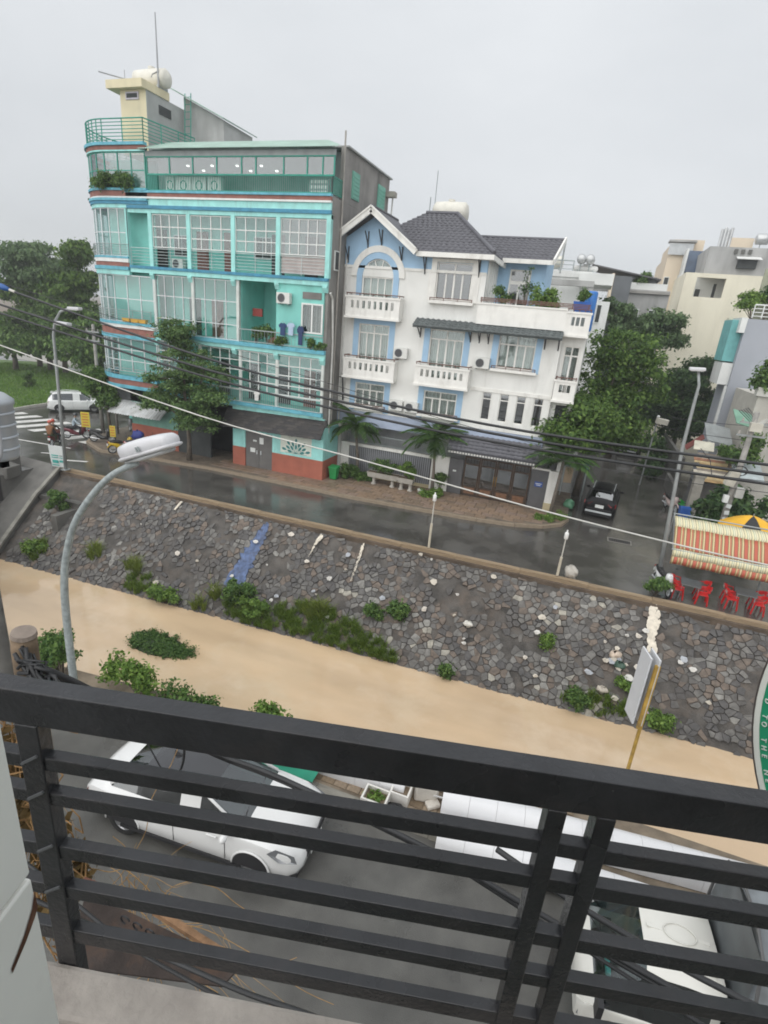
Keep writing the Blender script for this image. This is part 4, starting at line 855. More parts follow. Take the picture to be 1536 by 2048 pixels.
# balconies with square holes in the parapet
def balcony(x0, x1, z0, z1, n, y0=HY-.75, y1=HY, name='balcony'):
    w = (x1-x0-.5)/n; hs = [(x0+.25+w*(i+.5)-.085, x0+.25+w*(i+.5)+.085, z0+(z1-z0)*.45, z0+(z1-z0)*.78) for i in range(n)]
    o = wall_holes(WH, name, wtrim, x0, x1, z0+.12, z1-.12, y0+.03, .1, hs)
    slat('floor_slab', wtrim, o, x0+.01,x1-.01,y0+.14,y1-.01,z0+.02,z0+.16); slat('base_molding', wtrim, o, x0-.05,x1+.05,y0-.03,y0+.13,z0,z0+.12); slat('coping', wtrim, o, x0-.04,x1+.04,y0-.01,y0+.16,z1-.12,z1-.02)
    for xx in (x0,x1-.1): slat('side_parapet', wtrim, o, xx,xx+.1,y0+.14,y1-.01,z0+.16,z1-.02)
    slat('top_rail', wood_r, o, x0+.02,x1-.02,y0+.05,y0+.11,z1+.08,z1+.13)
    slat('top_rail', wood_r, o, x0+.02,x0+.08,y0+.11,y1-.01,z1+.08,z1+.13); slat('top_rail', wood_r, o, x1-.08,x1-.02,y0+.11,y1-.01,z1+.08,z1+.13)
    for k in range(5): x = x0+.05+(x1-x0-.1)*k/4; slat('rail_post', wood_r, o, x-.02,x+.02,y0+.06,y0+.10,z1-.02,z1+.08)
    return o
balcony(-13.62,-10.35,9.72,10.95,8); balcony(-13.55,-10.35,6.35,7.55,8); balcony(-9.1,-6.0,6.42,7.6,8)
def sill(x0, x1, z):
    o = G().box(x0-.25,x1+.25,HY-.3,HY,z-.14,z).build('window_sill', wtrim, WH); slat('top_rail', wood_r, o, x0-.2,x1+.2,HY-.27,HY-.22,z+.12,z+.16); slat('top_rail', wood_r, o, x0-.2,x1+.2,HY-.27,HY-.22,z+.04,z+.065)
    for k in range(4): x = x0-.18+(x1-x0+.36)*k/3; slat('rail_post', wood_r, o, x-.018,x+.018,HY-.265,HY-.225,z,z+.12)
sill(c2[0],c2[1],11.0); sill(c3[0],c3[1],7.78); sill(c1[0],c1[1],4.68); sill(c2[0],c2[1],4.76)
# terrace parapet and right bay
o = G().box(-6.1,-1.45,HY-.3,HY-.14,10.0,11.0).build('terrace_parapet', wtrim, WH); slat('coping', wtrim, o, -6.15,-1.45,HY-.34,HY-.1,11.0,11.08); slat('terrace_floor', wtrim, o, -6.1,-.4,HY-.1,38,9.95,10.1)
for k in range(3): slat('top_rail', wood_r, o, -6.0,-.4,HY-.26,HY-.2,11.16+k*.07,11.2+k*.07)
for k in range(8): x = -5.95+k*.78; slat('rail_post', wood_r, o, x-.02,x+.02,HY-.25,HY-.21,11.08,11.36)
balcony(-1.5,-.28,9.75,11.0,3,HY-.3,HY+.3,'end_balcony'); balcony(-1.45,-.35,6.4,7.6,3,HY-.3,HY+.3,'end_balcony')
wall_holes(WH, 'bay_wall', wh, -1.48, -.32, 3.3, 9.75, HY+.3, .2, [(-1.3,-.5,6.6,9.3),(-1.2,-.6,4.8,6.2)])
hwin(-1.3,-.5,6.6,9.3,.5,2,y=HY+.3); G().box(-1.2,-.6,HY+.4,HY+.45,4.8,6.2).build('bay_window', darkroom, WH)
G().box(-.52,-.32,HY+.52,42,0,9.7).build('side_wall', wh, WH); G().box(-14.1,-.6,HY+2.4,42,0,9.7).build('core_wall', wh, WH); G().box(-14.1,-6.0,HY+1.4,40,9.8,13.3).build('core_wall', wh, WH); G().box(-14.1,-13.9,HY+.25,HY+2.4,0,12.4).build('party_wall', wh, WH)
# set-back upper room on the right
g = G(); G().box(-6.0,-3.4,34.5,34.7,10.1,13.6).build('upper_room_wall', skyb, WH); G().box(-6.05,-5.9,HY+.22,34.5,9.95,13.4).build('upper_side_wall', wh, WH); G().box(-3.4,-3.2,34.5,39,10.1,13.9).build('upper_side_wall', skyb, WH)
o = G().box(-5.2,-4.0,34.42,34.5,10.2,13.1).build('terrace_door', wtrim, WH); slat('pane', dglass, o, -5.1,-4.65,34.4,34.42,10.3,12.3); slat('pane', dglass, o, -4.55,-4.1,34.4,34.42,10.3,12.3); slat('pane', dglass, o, -5.1,-4.1,34.4,34.42,12.5,13.0)
for k in range(4): G().box(-5.95,-5.87,HY+.5+k*.75,HY+.62+k*.75,10.1,13.4).build('side_column', wtrim, WH)
# tiled roofs
def tiles(name, O, U, V, bounds, rows, mt, tw=.30, parent=None):
    """rows of curved interlocking tiles: O origin, U unit along the eave, V full vector up the slope, bounds(v)->(u0,u1)"""
    O = Vector(O); U = Vector(U); V = Vector(V); N = U.cross(V).normalized(); g = G()
    for r in range(rows):
        v0, v1 = r/rows, (r+1.08)/rows; a0, b0 = bounds(v0); a1, b1 = bounds(min(1,v1)); n_ = max(1, int((b0-a0)/tw)); k = n_*4
        base = len(g.v)
        for (vv,a,b,lift) in ((v0,a0,b0,.07),(min(1,v1),a1,b1,.012)):
            for i in range(k+1):
                u = a+(b-a)*i/k; h = lift+.03*math.cos(2*PI*i/4); g.v.append(tuple(O+U*u+V*vv+N*h))
        for i in range(k+1): u = a0+(b0-a0)*i/k; g.v.append(tuple(O+U*u+V*v0+N*(-.01)))
        for i in range(k): g.f.append((base+i,base+i+1,base+k+1+i+1,base+k+1+i)); g.f.append((base+2*k+2+i,base+2*k+2+i+1,base+i+1,base+i)); g.m += [0,0]
    o = g.build(name, mt, parent or WH, smooth=True); o['kind'] = 'stuff'; return o
RY = 30.35
RL = Vector((-10.65,34.6,15.85)); RR = Vector((-8.75,34.6,15.85))     # ridge
E0 = Vector((-11.6,RY,13.3)); E1 = Vector((-5.55,RY,13.38))
tiles('roof_tiles', (-11.6,RY,13.32), (1,0,0), (0,4.25,2.53), lambda v: (max(-1.9+2.85*v, 1.94-3.76*v), 6.05-3.2*v), 15, slate)
tiles('roof_tiles', (-5.55,RY,13.32), (0,1,0), (-3.2,0,2.53), lambda v: (0+4.25*v, 8.4-4.15*v), 15, slate)
G().slab((-9.6,RY,13.28),(-5.6,RY,13.28),(-8.75,34.6,15.78),(-10.65,34.6,15.78),.06).slab((-5.6,RY,13.28),(-5.6,38.7,13.28),(-8.75,34.6,15.78),(-8.75,34.58,15.78),.06).slab((-13.4,36,13.4),(-12.2,33,14.6),(-10.65,34.6,15.78),(-10.65,34.62,15.78),.06).build('roof_deck', slate, WH)
g = G(); g.tube([RL+Vector((0,0,.06)), RR+Vector((0,0,.06))], .11, 8); g.tube([RR+Vector((0,0,.06)), E1+Vector((.02,0,.08))], .11, 8); g.build('ridge_caps', slate, WH)
g = G(); g.box(-9.7,-5.5,RY-.04,RY+.04,13.12,13.36); g.box(-5.58,-5.5,RY+.04,36,13.12,13.36); g.build('eave_fascia', wtrim, WH); G().box(-9.7,-5.6,RY+.04,HY+.2,13.14,13.18).build('soffit', wtrim, WH)
# gable roof and barge boards
AP = Vector((-12.36,30.2,15.32)); GL = Vector((-14.25,30.2,14.0)); GR = Vector((-9.66,30.2,13.36))
tiles('roof_tiles', (-9.66,30.15,13.36), (0,1,0), (-2.70,0,1.96), lambda v: (0, 1.5+2.3*v), 10, slate)
g = G(); g.slab(GL, AP, AP+Vector((0,4.2,0)), GL+Vector((0,4.2,0)), -.08); g.slab(AP, GR, GR+Vector((0,1.4,0)), AP+Vector((0,4.2,0)), -.08); g.build('gable_deck', slate, WH)
for a,b in ((GL,AP),(AP,GR)):
    G().bar(a+Vector((0,-.04,-.08)), b+Vector((0,-.04,-.08)), .12, .30).build('barge_board', wtrim, WH); G().bar(a+Vector((0,-.07,.09)), b+Vector((0,-.07,.09)), .16, .08).build('barge_cap', wtrim, WH)
g = G(); g.tube([AP+Vector((0,0,.1)), AP+Vector((0,4.2,.1))], .1, 8); g.build('ridge_caps', slate, WH)
dkm = mat('dark_bracket', (.035,.035,.04), .5)
for x,z in ((-13.9,13.2),(-12.75,14.0),(-11.95,14.1),(-10.7,13.3),(-9.3,12.85),(-6.3,12.85)):
    G().yprism([(x-.03,z-.55),(x+.03,z-.55),(x+.03,z+.3),(x-.03,z+.3)], HY-.06, HY-.01).bar((x,HY-.05,z-.4),(x,RY+.1,z+.25),.05,.05).build('eave_bracket', dkm, WH)
# right smaller roof
tiles('roof_tiles', (-8.0,33.6,13.52), (1,0,0), (0,3.2,1.5), lambda v: (.0, 5.15+.2*v), 8, slate)
G().slab((-8.0,33.6,13.47),(-2.85,33.6,13.47),(-2.65,36.8,14.97),(-8.0,36.8,14.97),.06).build('roof_deck', slate, WH)
g = G(); g.bar((-2.8,33.55,13.5),(-2.6,36.8,15.07),.1,.3); g.bar((-2.6,36.8,15.07),(-2.8,39.5,13.6),.1,.3); g.box(-5.6,-2.85,33.52,33.6,13.35,13.58); g.build('barge_board', wtrim, WH)
g = G(); g.tube([(-8.0,36.8,15.05),(-2.6,36.8,15.05)], .1, 8); g.build('ridge_caps', slate, WH)
G().yprism([(-6,13.4),(-3.3,13.4),(-3.3,14.8),(-6,14.8)], 36.6, 37).build('roof_gable_fill', wh, WH)
# tiled canopy between first and second floors
tiles('canopy_tiles', (-9.45,HY-.85,9.62), (1,0,0), (0,.83,.42), lambda v: (0, 8.0), 4, slate_g)
G().slab((-9.45,HY-.85,9.58),(-1.45,HY-.85,9.58),(-1.45,HY-.03,10.0),(-9.45,HY-.03,10.0),.05).build('canopy_deck', slate_g, WH)
for x in (-9.2,-6.3,-5.8,-5.3,-2.3,-1.6): G().box(x-.03,x+.03,HY-.05,HY-.005,9.0,9.6).bar((x,HY-.03,9.1),(x,HY-.75,9.58),.05,.05).build('canopy_bracket', dkm, WH)
# gate canopy and forecourt walls
tiles('gate_canopy_tiles', (-6.65,30.15,3.10), (1,0,0), (0,.83,.82), lambda v: (0, 5.1), 5, slate)
G().slab((-6.65,30.15,3.05),(-1.55,30.15,3.05),(-1.55,HY-.03,3.87),(-6.65,HY-.03,3.87),.06).build('gate_canopy_deck', slate, WH)
g = G()
for k in range(30): x = -6.55+k*.165; slat('fringe_tab', wtrim, WH, x,x+.09,30.10,30.16,2.92,3.02)
GY = 31.4
gatem = mat('bronze_gate', (.085,.06,.045), .4, .4, var=.25, scale=3); gpan = mat('grey_gate_panel', (.125,.125,.13), .5, .3, var=.12)
gt = thing('front_gate', 'tall bronze double gate with glass panels under the tiled canopy', 'gate', (-3.8,GY,.14))
for a,b in ((-5.75,-4.8),(-4.78,-3.83),(-3.8,-2.85),(-2.83,-1.85)):
    o = G().box(a,a+.09,GY-.03,GY+.03,.16,2.55).box(b-.09,b,GY-.03,GY+.03,.16,2.55).box(a+.09,b-.09,GY-.03,GY+.03,.16,.75).box(a+.09,b-.09,GY-.03,GY+.03,2.05,2.14).box(a+.09,b-.09,GY-.03,GY+.03,2.46,2.55).build('gate_leaf', gatem, gt)
    slat('glass_panel', dglass, o, a+.1,b-.1,GY-.01,GY+.01,.76,2.04); slat('kick_panel', mat('gate_wood', (.17,.085,.045), .5, var=.3, scale=4), o, a+.16,b-.16,GY-.045,GY-.03,.28,.66)
    for k in range(4): x = a+.18+k*(b-a-.36)/3; slat('top_bar', gatem, o, x-.012,x+.012,GY-.02,GY+.02,2.14,2.46)
g = G(); g.tube([(-3.88,GY-.08,1.0),(-3.88,GY-.12,1.3),(-3.88,GY-.08,1.6)], .02); g.tube([(-3.74,GY-.08,1.0),(-3.74,GY-.12,1.3),(-3.74,GY-.08,1.6)], .02); g.build('handle', mat('brass', (.45,.30,.12), .35, .8), gt)
FR = thing('forecourt_wall', 'white forecourt wall with grey side doors beside the bronze gate', 'wall', (-6.5,GY,.14))
G().box(-6.66,-5.8,GY-.02,GY+.05,.14,2.3).build('side_door', gpan, FR); G().box(-1.8,-.86,GY-.03,GY+.04,.14,2.45).build('side_door', gpan, FR); G().box(-1.85,-.8,GY-.08,GY+.1,2.46,2.56).build('door_head', wtrim, FR)
G().box(-.84,-.3,GY-.12,GY+.3,.6,2.5).build('pillar', wtrim, FR); G().box(-.86,-.28,GY-.14,GY+.32,.12,.6).build('pillar_base', mat('cream_plinth', (.5,.43,.27), .7, var=.1), FR); G().box(-7.8,-6.68,GY,GY+.15,.13,2.3).build('wall_panel', wtrim, FR); G().box(-6.4,-6.2,GY-.06,GY-.02,1.5,1.6).build('house_number', whit, FR)
o = G().box(-1.55,-1.1,GY-.06,GY-.032,1.45,1.75).build('blue_sign', mat('sign_blue', (.03,.08,.32), .5), FR); slat('print_line', whit, o, -1.5,-1.15,GY-.066,GY-.06,1.62,1.66); slat('print_line', whit, o, -1.45,-1.2,GY-.066,GY-.06,1.53,1.57)
FN = thing('bar_fence', 'long grey vertical bar fence on the white house forecourt behind the palms', 'fence', (-10.5,GY,.14))
G().box(-13.85,-7.8,GY-.1,GY+.12,2.06,2.24).build('coping', wtrim, FN); G().box(-13.85,-7.8,GY-.02,GY+.1,.12,.34).build('base_wall', mat('cream_plinth', (.5,.43,.27), .7), FN); barm = mat('grey_bar', (.30,.31,.33), .5, .3)
for k in range(40): x = -13.2+k*.135; slat('bar', barm, FN, x-.045,x+.045,GY+.03,GY+.07,.34,2.06)
G().box(-13.85,-13.3,GY-.04,GY+.12,.34,2.06).build('end_wall', wtrim, FN); G().box(-13.3,-7.8,GY+.1,GY+.13,.34,2.06).build('backing_sheet', mat('fence_back', (.05,.05,.055), .7), FN)
vrail(FN, [(-13.5,GY+.05),(-7.0,GY+.05)], 2.3, 2.85, .16, rail_g, .018); g = G(); G().box(-13.9,-.6,32.9,33.1,0,3.5).build('ground_wall', mat('recess_grey', (.42,.43,.44), .8), WH)  # plain even grey on the recessed ground floor wall
G().box(-7.0,-1.7,31.0,33.0,3.3,3.5).build('porch_ceiling', mat('recess_grey', (.42,.43,.44), .8), WH)
G().tube([(-13.95,HY-.06,3.6),(-13.95,HY-.06,8.0),(-13.98,HY-.06,13.0)], .045, 8).build('drain_pipe', mat('white_pipe', (.6,.6,.57), .5), WH)
place_ac('outdoor air conditioner right of the left second-floor balcony on the white house', (-10.2,HY-.2,7.75)); place_ac('outdoor air conditioner between the middle balcony and right window of the white house', (-5.45,HY-.22,7.7)); place_ac('outdoor air conditioner under the left balcony on the white house, left of a pair', (-10.2,HY-.2,4.75)); place_ac('outdoor air conditioner under the balconies on the white house, right of a pair', (-9.25,HY-.2,4.75))
water_tank('cream water tank standing behind the ridge of the dark tiled roof', (-9.5,35.8,15.3), 2.2, .62, tankm, 0, .2)
water_tank('small cream water tank behind the gable beside the stained grey wall', (-13.0,37.5,14.2), 1.6, .5, tankm, 0, .2)
g = thing('roof_aerial', 'thin aerial pole rising behind the dark tiled roof ridge', 'antenna', (-10.6,36,15.4)); G().tube([(-10.6,36,15.2),(-10.6,36,18.4)], .025, 6).build('pole', rail_g, g); G().tube([(-10.9,36,15.2),(-10.9,36,17.0)], .03, 6).build('pole', rail_g, g)
# terrace plants of the white house
shrub('airy green bush in a pot on the white house roof terrace', (-2.9,31.9,10.1), [(-2.9,31.9,11.6,.8,.6,.6),(-2.5,31.9,11.2,.5,.4,.4)], 1500, .13, lf_lite, 'terrace_bush', 'plant', per=10, rc=.32)
shrub('spindly plant on the terrace beside the glazed door', (-5.0,31.6,10.1), [(-5.0,31.6,11.5,.45,.35,.5)], 350, .12, lf_mid, 'terrace_plant', 'plant', per=6, rc=.25)
shrub('bare twiggy plant on the terrace against the far white wall', (-3.9,33.0,10.1), [(-3.9,33.0,12.3,.5,.4,.8)], 140, .12, lf_dark, 'terrace_plant', 'plant', per=12, rc=.25, stems=10)
t = thing('blue_planter', 'blue plastic tub planter at the right end of the roof terrace', 'planter', (-.85,31.6,10.1)); G().add([(-1.2,31.4,10.9),(-.5,31.4,10.9),(-.5,31.9,10.9),(-1.2,31.9,10.9),(-1.3,31.3,11.5),(-.4,31.3,11.5),(-.4,32.0,11.5),(-1.3,32.0,11.5)], [(0,3,2,1),(0,1,5,4),(1,2,6,5),(2,3,7,6),(3,0,4,7)]).build('tub', mat('blue_plastic', (.03,.12,.42), .4), t); G().box(-1.2,-.5,31.4,31.9,10.1,10.88).build('stand', rail_g, t); G().box(-1.26,-.44,31.36,31.94,11.4,11.44).build('soil', soil, t)
shrub('leafy herbs growing in the blue tub planter', (-.85,31.6,11.44), [(-.9,31.65,11.75,.35,.25,.25)], 400, .11, lf_mid, 'herbs', 'plant', per=6, rc=.2)
t = thing('blue_drum', 'upright blue plastic barrel on the roof terrace corner', 'barrel', (-.5,32.6,10.1)); G().lathe([(.0,0),(.3,0),(.32,.1),(.32,1.9),(.28,2.0),(0,2.0)], (-.5,32.6,10.1), 14).build('barrel', mat('blue_drum', (.03,.17,.50), .4), t, True)
# ================================================================== BUILDINGS BEHIND, RIGHT
bw = mat('far_white', (.70,.71,.69), .75, var=.1, scale=.6, dirt=.6, dcol=(.30,.29,.27), dscale=.5, streak=.2)
fgrey = mat('far_grey', (.40,.40,.39), .8, var=.15, scale=.5, dirt=.8, dcol=(.14,.14,.13), dscale=.5, streak=.15)
fcream = mat('far_cream', (.76,.72,.58), .75, var=.07, scale=.3, dirt=.4, dcol=(.40,.36,.26), dscale=.35, streak=.2)
fpink = mat('far_pink', (.68,.58,.45), .75, var=.08, scale=.4, dirt=.4, dcol=(.4,.32,.24), dscale=.5, streak=.2)
def bwin(parent, x0, x1, z0, z1, y, fm=None, pm=None, name='window', nx=2):
    o = G().box(x0,x1,y-.06,y,z0,z1).build(name, fm or whit, parent); w = (x1-x0)/nx
    for k in range(nx): slat('pane', pm or darkroom, o, x0+w*k+.06,x0+w*(k+1)-.06,y-.08,y-.06,z0+.08,z1-.08)
    return o
b1 = thing('white_block', 'white flat roofed house with pergola and tanks behind the roof terrace', 'building', (-3.5,52,0))
G().box(-6.4,-.9,48,57,0,14.3).build('wall', bw, b1); G().box(-.9,.7,47.6,57,0,12.4).build('wall', bw, b1); G().box(-1.9,.6,47.5,52,13.55,14.35).build('roof_slab', bw, b1); G().box(-6.5,-1,47.9,48.05,14.0,14.45).build('parapet', bw, b1)
g = G(); g.box(-4.8,-.7,46.6,47.1,13.3,13.7); g.box(-4.8,-4.5,46.7,47.0,10.5,13.3); g.box(-1.0,-.7,46.7,47,10.5,13.3); g.build('pergola', fgrey, b1); bwin(b1,-.6,.2,10.8,12.2,47.6); bwin(b1,-4.4,-3.4,11.0,12.4,48)
hrail(b1, [(-6.2,48.2),(-2.5,48.2)], 14.6, 15.2, 3, rail_g, .03, 1.0)
water_tank('pale water tank on the flat white house right of the tiled gable', (-4.0,49,14.3), 1.4, .5, tankm, 0, .3)
water_tank('long low white solar tank lying on the flat white roof', (-1.6,48.6,14.4), 1.9, .22, mat('solar_white', (.66,.66,.64), .4), 0, .1)
for k,x in enumerate((-2.0,-1.35)):
    t = thing('steel_tank', ('round steel tank on stilts above the white flat roof, left one','round steel tank on stilts above the white flat roof, right one')[k], 'water tank', (x,48.3,14.3)); G().tube([(x,47.9,15.35),(x,48.0,15.35),(x,48.9,15.35),(x,49,15.35)], [.18,.34,.34,.18], 14).build('tank_body', mat('steel', (.52,.53,.53), .35, .6), t, True); g = G(); g.tube([(x,48.3,14.0),(x,48.3,15.05)], .04); g.tube([(x,48.8,14.0),(x,48.8,15.05)], .04); g.build('stilts', rail_g, t)
b2 = thing('grey_panel_house', 'narrow house with dark grey tiled side strip beyond the roof terrace', 'building', (1.2,56,0)); G().box(.72,2.2,55,64,0,14.9).build('wall', mat('dark_tile', (.12,.13,.14), .6, var=.15, scale=1), b2); G().box(.5,.72,54.9,64,0,15.1).build('edge_wall', fpink, b2)
g = G(); g.slab((-1.4,60,16.3),(4.9,60,15.3),(4.9,66,15.3),(-1.4,66,16.3),.12); g.build('shed_roof', mat('dark_roof', (.10,.10,.105), .6, var=.2), b2); G().box(-1.2,4.6,61,61.2,14,15.5).build('shed_wall', mat('shed_grey', (.24,.25,.25), .7), b2)
b3 = thing('low_white_house', 'low stained white house with grey ledge behind the tall tree', 'building', (3.2,62,0)); G().box(2.2,5.9,60,68,0,14.3).build('wall', fgrey, b3); G().box(.9,5.9,59.7,60,13.95,14.2).build('ledge', mat('grey_ledge', (.30,.29,.27), .7), b3); G().box(1.2,5.6,60.3,60.5,14.2,14.9).build('parapet', bw, b3); bwin(b3,2.6,3.6,11.2,12.6,60); bwin(b3,4.4,5.4,11.2,12.6,60)
shrub('green potted shrub on the low white house roof', (3.4,60.8,14.4), [(3.4,60.8,15.3,.9,.6,.45)], 700, .2, lf_mid, 'roof_shrub', 'plant', per=8, rc=.35)
b4 = thing('pink_tower_house', 'tall narrow peach house with glazed top balcony and dark blue roof', 'building', (8,78,0)); G().box(6.2,9.6,75,88,0,19.2).build('wall', fpink, b4); G().box(6.6,9.7,75.6,88,19.2,20.9).build('top_storey', fpink, b4)
o = G().box(6.1,8.6,74.6,74.75,19.2,20.4).build('balcony_glazing', mat('glass_grey', (.45,.47,.48), .3), b4); G().box(6.0,8.8,74.4,76,20.5,20.7).build('balcony_roof', fgrey, b4)
g = G(); g.slab((8.0,72.6,17.3),(9.9,72.6,17.3),(9.9,74,19.6),(8.0,74,19.6),.15); g.build('blue_roof', mat('blue_roof', (.06,.09,.14), .5, var=.15), b4); g = G(); g.box(7.8,8.0,72.5,75,17.0,19.6); g.box(9.9,10.05,72.5,75,17,19.6); g.box(7.7,10.1,72.4,75,16.6,17.1); g.build('roof_cheeks', bw, b4)
for z in (11.5,15.5): bwin(b4,6.35,6.9,z,z+1.4,75,nx=1)
b5 = thing('cream_block', 'large blank cream apartment block with stained concrete top storey', 'building', (11,70,0)); G().box(9.1,22,66.5,82,16.6,19.1).build('top_storey', fgrey, b5)
wall_holes(b5, 'wall', fcream, 7.5, 22, 0, 16.6, 66, .3, [(8.6,11.2,14.4,16.2)]); G().box(7.5,7.8,66.3,82,0,16.6).build('side_wall', fcream, b5); G().box(7.8,22,69,69.2,13,16.6).build('recess_wall', bw, b5); G().box(7.8,22,66.3,69,14.0,14.35).build('recess_floor', fcream, b5); bwin(b5,9.0,9.6,14.5,15.4,68.9,nx=1); bwin(b5,10.6,11.0,14.4,16.0,68.9,nx=1)
o = G().box(11.8,13.4,65.9,66.5,17.2,18.0).build('vent_window', darkroom, b5); g = G(); g.slab((11.6,65.5,18.0),(13.7,65.5,18.0),(13.7,66.5,18.3),(11.6,66.5,18.3),.06); g.build('vent_hood', bw, b5)
for k in range(4): G().cyl((9.9+k*.28,67.0,19.1),(9.9+k*.28,67.0,20.7+.15*(k % 2)),.13,.13,8).build('roof_pipe', mat('steel', (.52,.53,.53), .35, .6), b5)
G().box(11.2,13.2,69,71,19.1,20.3).build('roof_hut', fpink, b5)
for k in range(3): G().box(11.3+k*.6,11.6+k*.6,66.3,66.5,18.5,18.9).build('weep_stain', mat('stain', (.12,.12,.11), .9), b5)
t = thing('steel_tank', 'round steel tank on the roof of the cream block', 'water tank', (13.6,68,19.1)); G().tube([(13.1,68,20.1),(13.2,68,20.1),(14.2,68,20.1),(14.3,68,20.1)], [.3,.5,.5,.3], 14).build('tank_body', mat('steel', (.52,.53,.53), .35, .6), t, True); G().tube([(13.6,68,19.0),(13.6,68,19.7)], .05).build('stilts', rail_g, t)
b6 = thing('grey_corner_house', 'grey blue corner house with a turquoise balcony side and roof garden', 'building', (12,50,0)); fgb = mat('grey_blue', (.36,.38,.42), .75, var=.06, scale=.5, dirt=.25, dcol=(.24,.25,.28), dscale=.5, streak=.2)
G().box(9.35,20,44,47.5,0,11.8).build('wall', fgb, b6); G().box(9.0,9.35,43.9,46.5,10.9,11.85).build('roof_box', bw, b6); G().box(8.62,9.34,44.6,47.2,9.0,11.7).build('turquoise_wall', mat('turquoise', (.16,.42,.42), .7), b6); G().box(8.68,9.34,44.3,47.0,7.45,8.9).build('balcony_box', bw, b6); G().box(9.2,9.35,44.2,44.5,0,7.4).build('corner_strip', bw, b6); G().box(11.2,20,45.6,47.5,11.8,15.5).build('upper_wall', fgb, b6); G().box(8.9,9.34,47.25,48.2,10.2,11.9).build('far_balcony', fcream, b6)
hrail(b6, [(9.6,44.2),(11.2,44.2)], 12.0, 12.7, 4, whit, .03, .6); o = G().box(10.2,11.19,47.0,47.2,11.8,15.2).build('roof_room', mat('olive_wall', (.33,.34,.25), .8), b6)
shrub('light green roof garden tree on the grey corner house', (9.8,45.2,11.8), [(9.75,45.2,13.1,.95,.7,.4),(9.2,45.2,12.9,.5,.4,.3)], 1500, .16, lf_lite, 'roof_tree', 'plant', per=10, rc=.32); shrub('fern hanging from the upper roof room at the right edge', (10.6,45.6,11.8), [(10.7,45.6,13.6,.6,.5,.6)], 600, .2, lf_dark, 'roof_fern', 'plant', per=6, rc=.4)
b7 = thing('arched_house', 'beige house with an arched panel and roof plants at the right edge', 'building', (12,40,0)); G().box(9.75,18,38,43.5,0,7.4).build('wall', mat('beige_wall', (.50,.48,.43), .75, var=.1, dirt=.4, dcol=(.28,.26,.22), streak=.2), b7); G().box(9.6,18,37.8,38.3,7.4,7.9).build('coping', mat('beige_trim', (.56,.55,.51), .7), b7)
g = G(); n_ = 14
for i in range(n_):
    a = R(180*i/n_); b = R(180*(i+1)/n_); g.yprism([(11.0+r*math.cos(t), 5.2+r*math.sin(t)) for r,t in ((.85,a),(1.05,a),(1.05,b),(.85,b))], 37.9, 38.0)
g.box(9.95,10.15,37.9,38.0,2.5,5.2); g.build('arch_molding', mat('beige_trim', (.56,.55,.51), .7), b7)
o = G().slab((8.7,36.4,5.9),(9.7,36.4,5.7),(9.7,38.0,6.3),(8.7,38.0,6.5),.05).build('green_canopy', mat('green_sheet', (.22,.40,.30), .5, .2), b7); g = G()
for k in range(5): g.bar((8.6+k*.1,36.3,6.6+k*.05),(9.4+k*.08,36.6,6.0+k*.05),.03,.03)
g.build('canopy_struts', dkm, b7)
shrub('dark leafy planter bush on the beige house coping at the right edge', (10.2,38.2,7.9), [(10.3,38.2,8.9,.7,.5,.7),(10.0,38.1,8.2,.5,.4,.4)], 1100, .18, lf_mid, 'coping_bush', 'plant', per=8, rc=.4)
# ================================================================== TREES AND PALMS
lf_tree = leafmat('leaf_tree', (.042,.09,.022), (.09,.165,.036), (.175,.27,.06)); lf_feather = leafmat('leaf_feather', (.06,.12,.04), (.115,.20,.065), (.20,.30,.10)); lf_far = leafmat('leaf_far', (.07,.125,.06), (.125,.195,.085), (.19,.27,.13))
tree('large bushy green tree beside the white house over the parked black car', (.9,36.2,0), .2, [(-.3,30.7,5.0,1.0,.8,.9),(.5,31.9,5.7,1.2,1.1,1.1),(.7,34,5.4,1.5,1.6,1.4),(.9,38,7.2,2.2,1.9,1.8),(3.0,38.2,7.4,1.8,1.8,1.9),(-.1,37.4,5.2,1.7,1.6,1.4),(2.3,37.4,5.0,2.2,1.8,1.6),(2.1,38.5,9.2,1.8,1.6,1.4),(1.4,36.8,3.9,1.5,1.4,.9),(2.9,37.6,4.0,1.2,1.2,.8),(-.5,36.4,4.5,1.1,1.0,.8)], 24, .75, 24000, .17, lf_tree, 'trees along the side street', squash=.55)
tree('darker tall tree with open crown rising behind the bushy green tree', (3.2,50,0), .25, [(2.4,50,11.2,2.2,1.8,1.2),(1.2,50,11.6,1.6,1.5,1.0),(4.4,50,11.3,1.9,1.6,1.1),(5.3,50,10.4,1.5,1.3,.7),(3,50,9.4,2.4,1.8,1.2)], 16, .55, 9500, .2, lf_far, 'trees along the side street')
tree('dark tree mass behind the right street lamp', (9.0,57,0), .25, [(9.2,56,6.8,2.6,2,1.8),(10.1,56,8.2,1.7,1.6,1.2),(8.2,56,5,2.2,2,1.6),(8.2,56,3,2,1.8,1.2),(10.4,56,4,2.2,2,1.6),(6.6,57,4.4,1.6,1.6,1.8),(8.2,53,5.6,1.6,1.8,2.2),(9.6,52,3.4,1.6,1.8,1.8)], 20, .75, 17000, .23, lf_dark, 'trees along the side street')
tree('dark roadside tree at the far end of the side street', (5.3,62,0), .22, [(5.3,62,5.4,2.0,1.8,2.0),(4.4,61,3.6,1.5,1.4,1.3)], 20, .7, 5000, .24, lf_dark, 'trees along the side street')
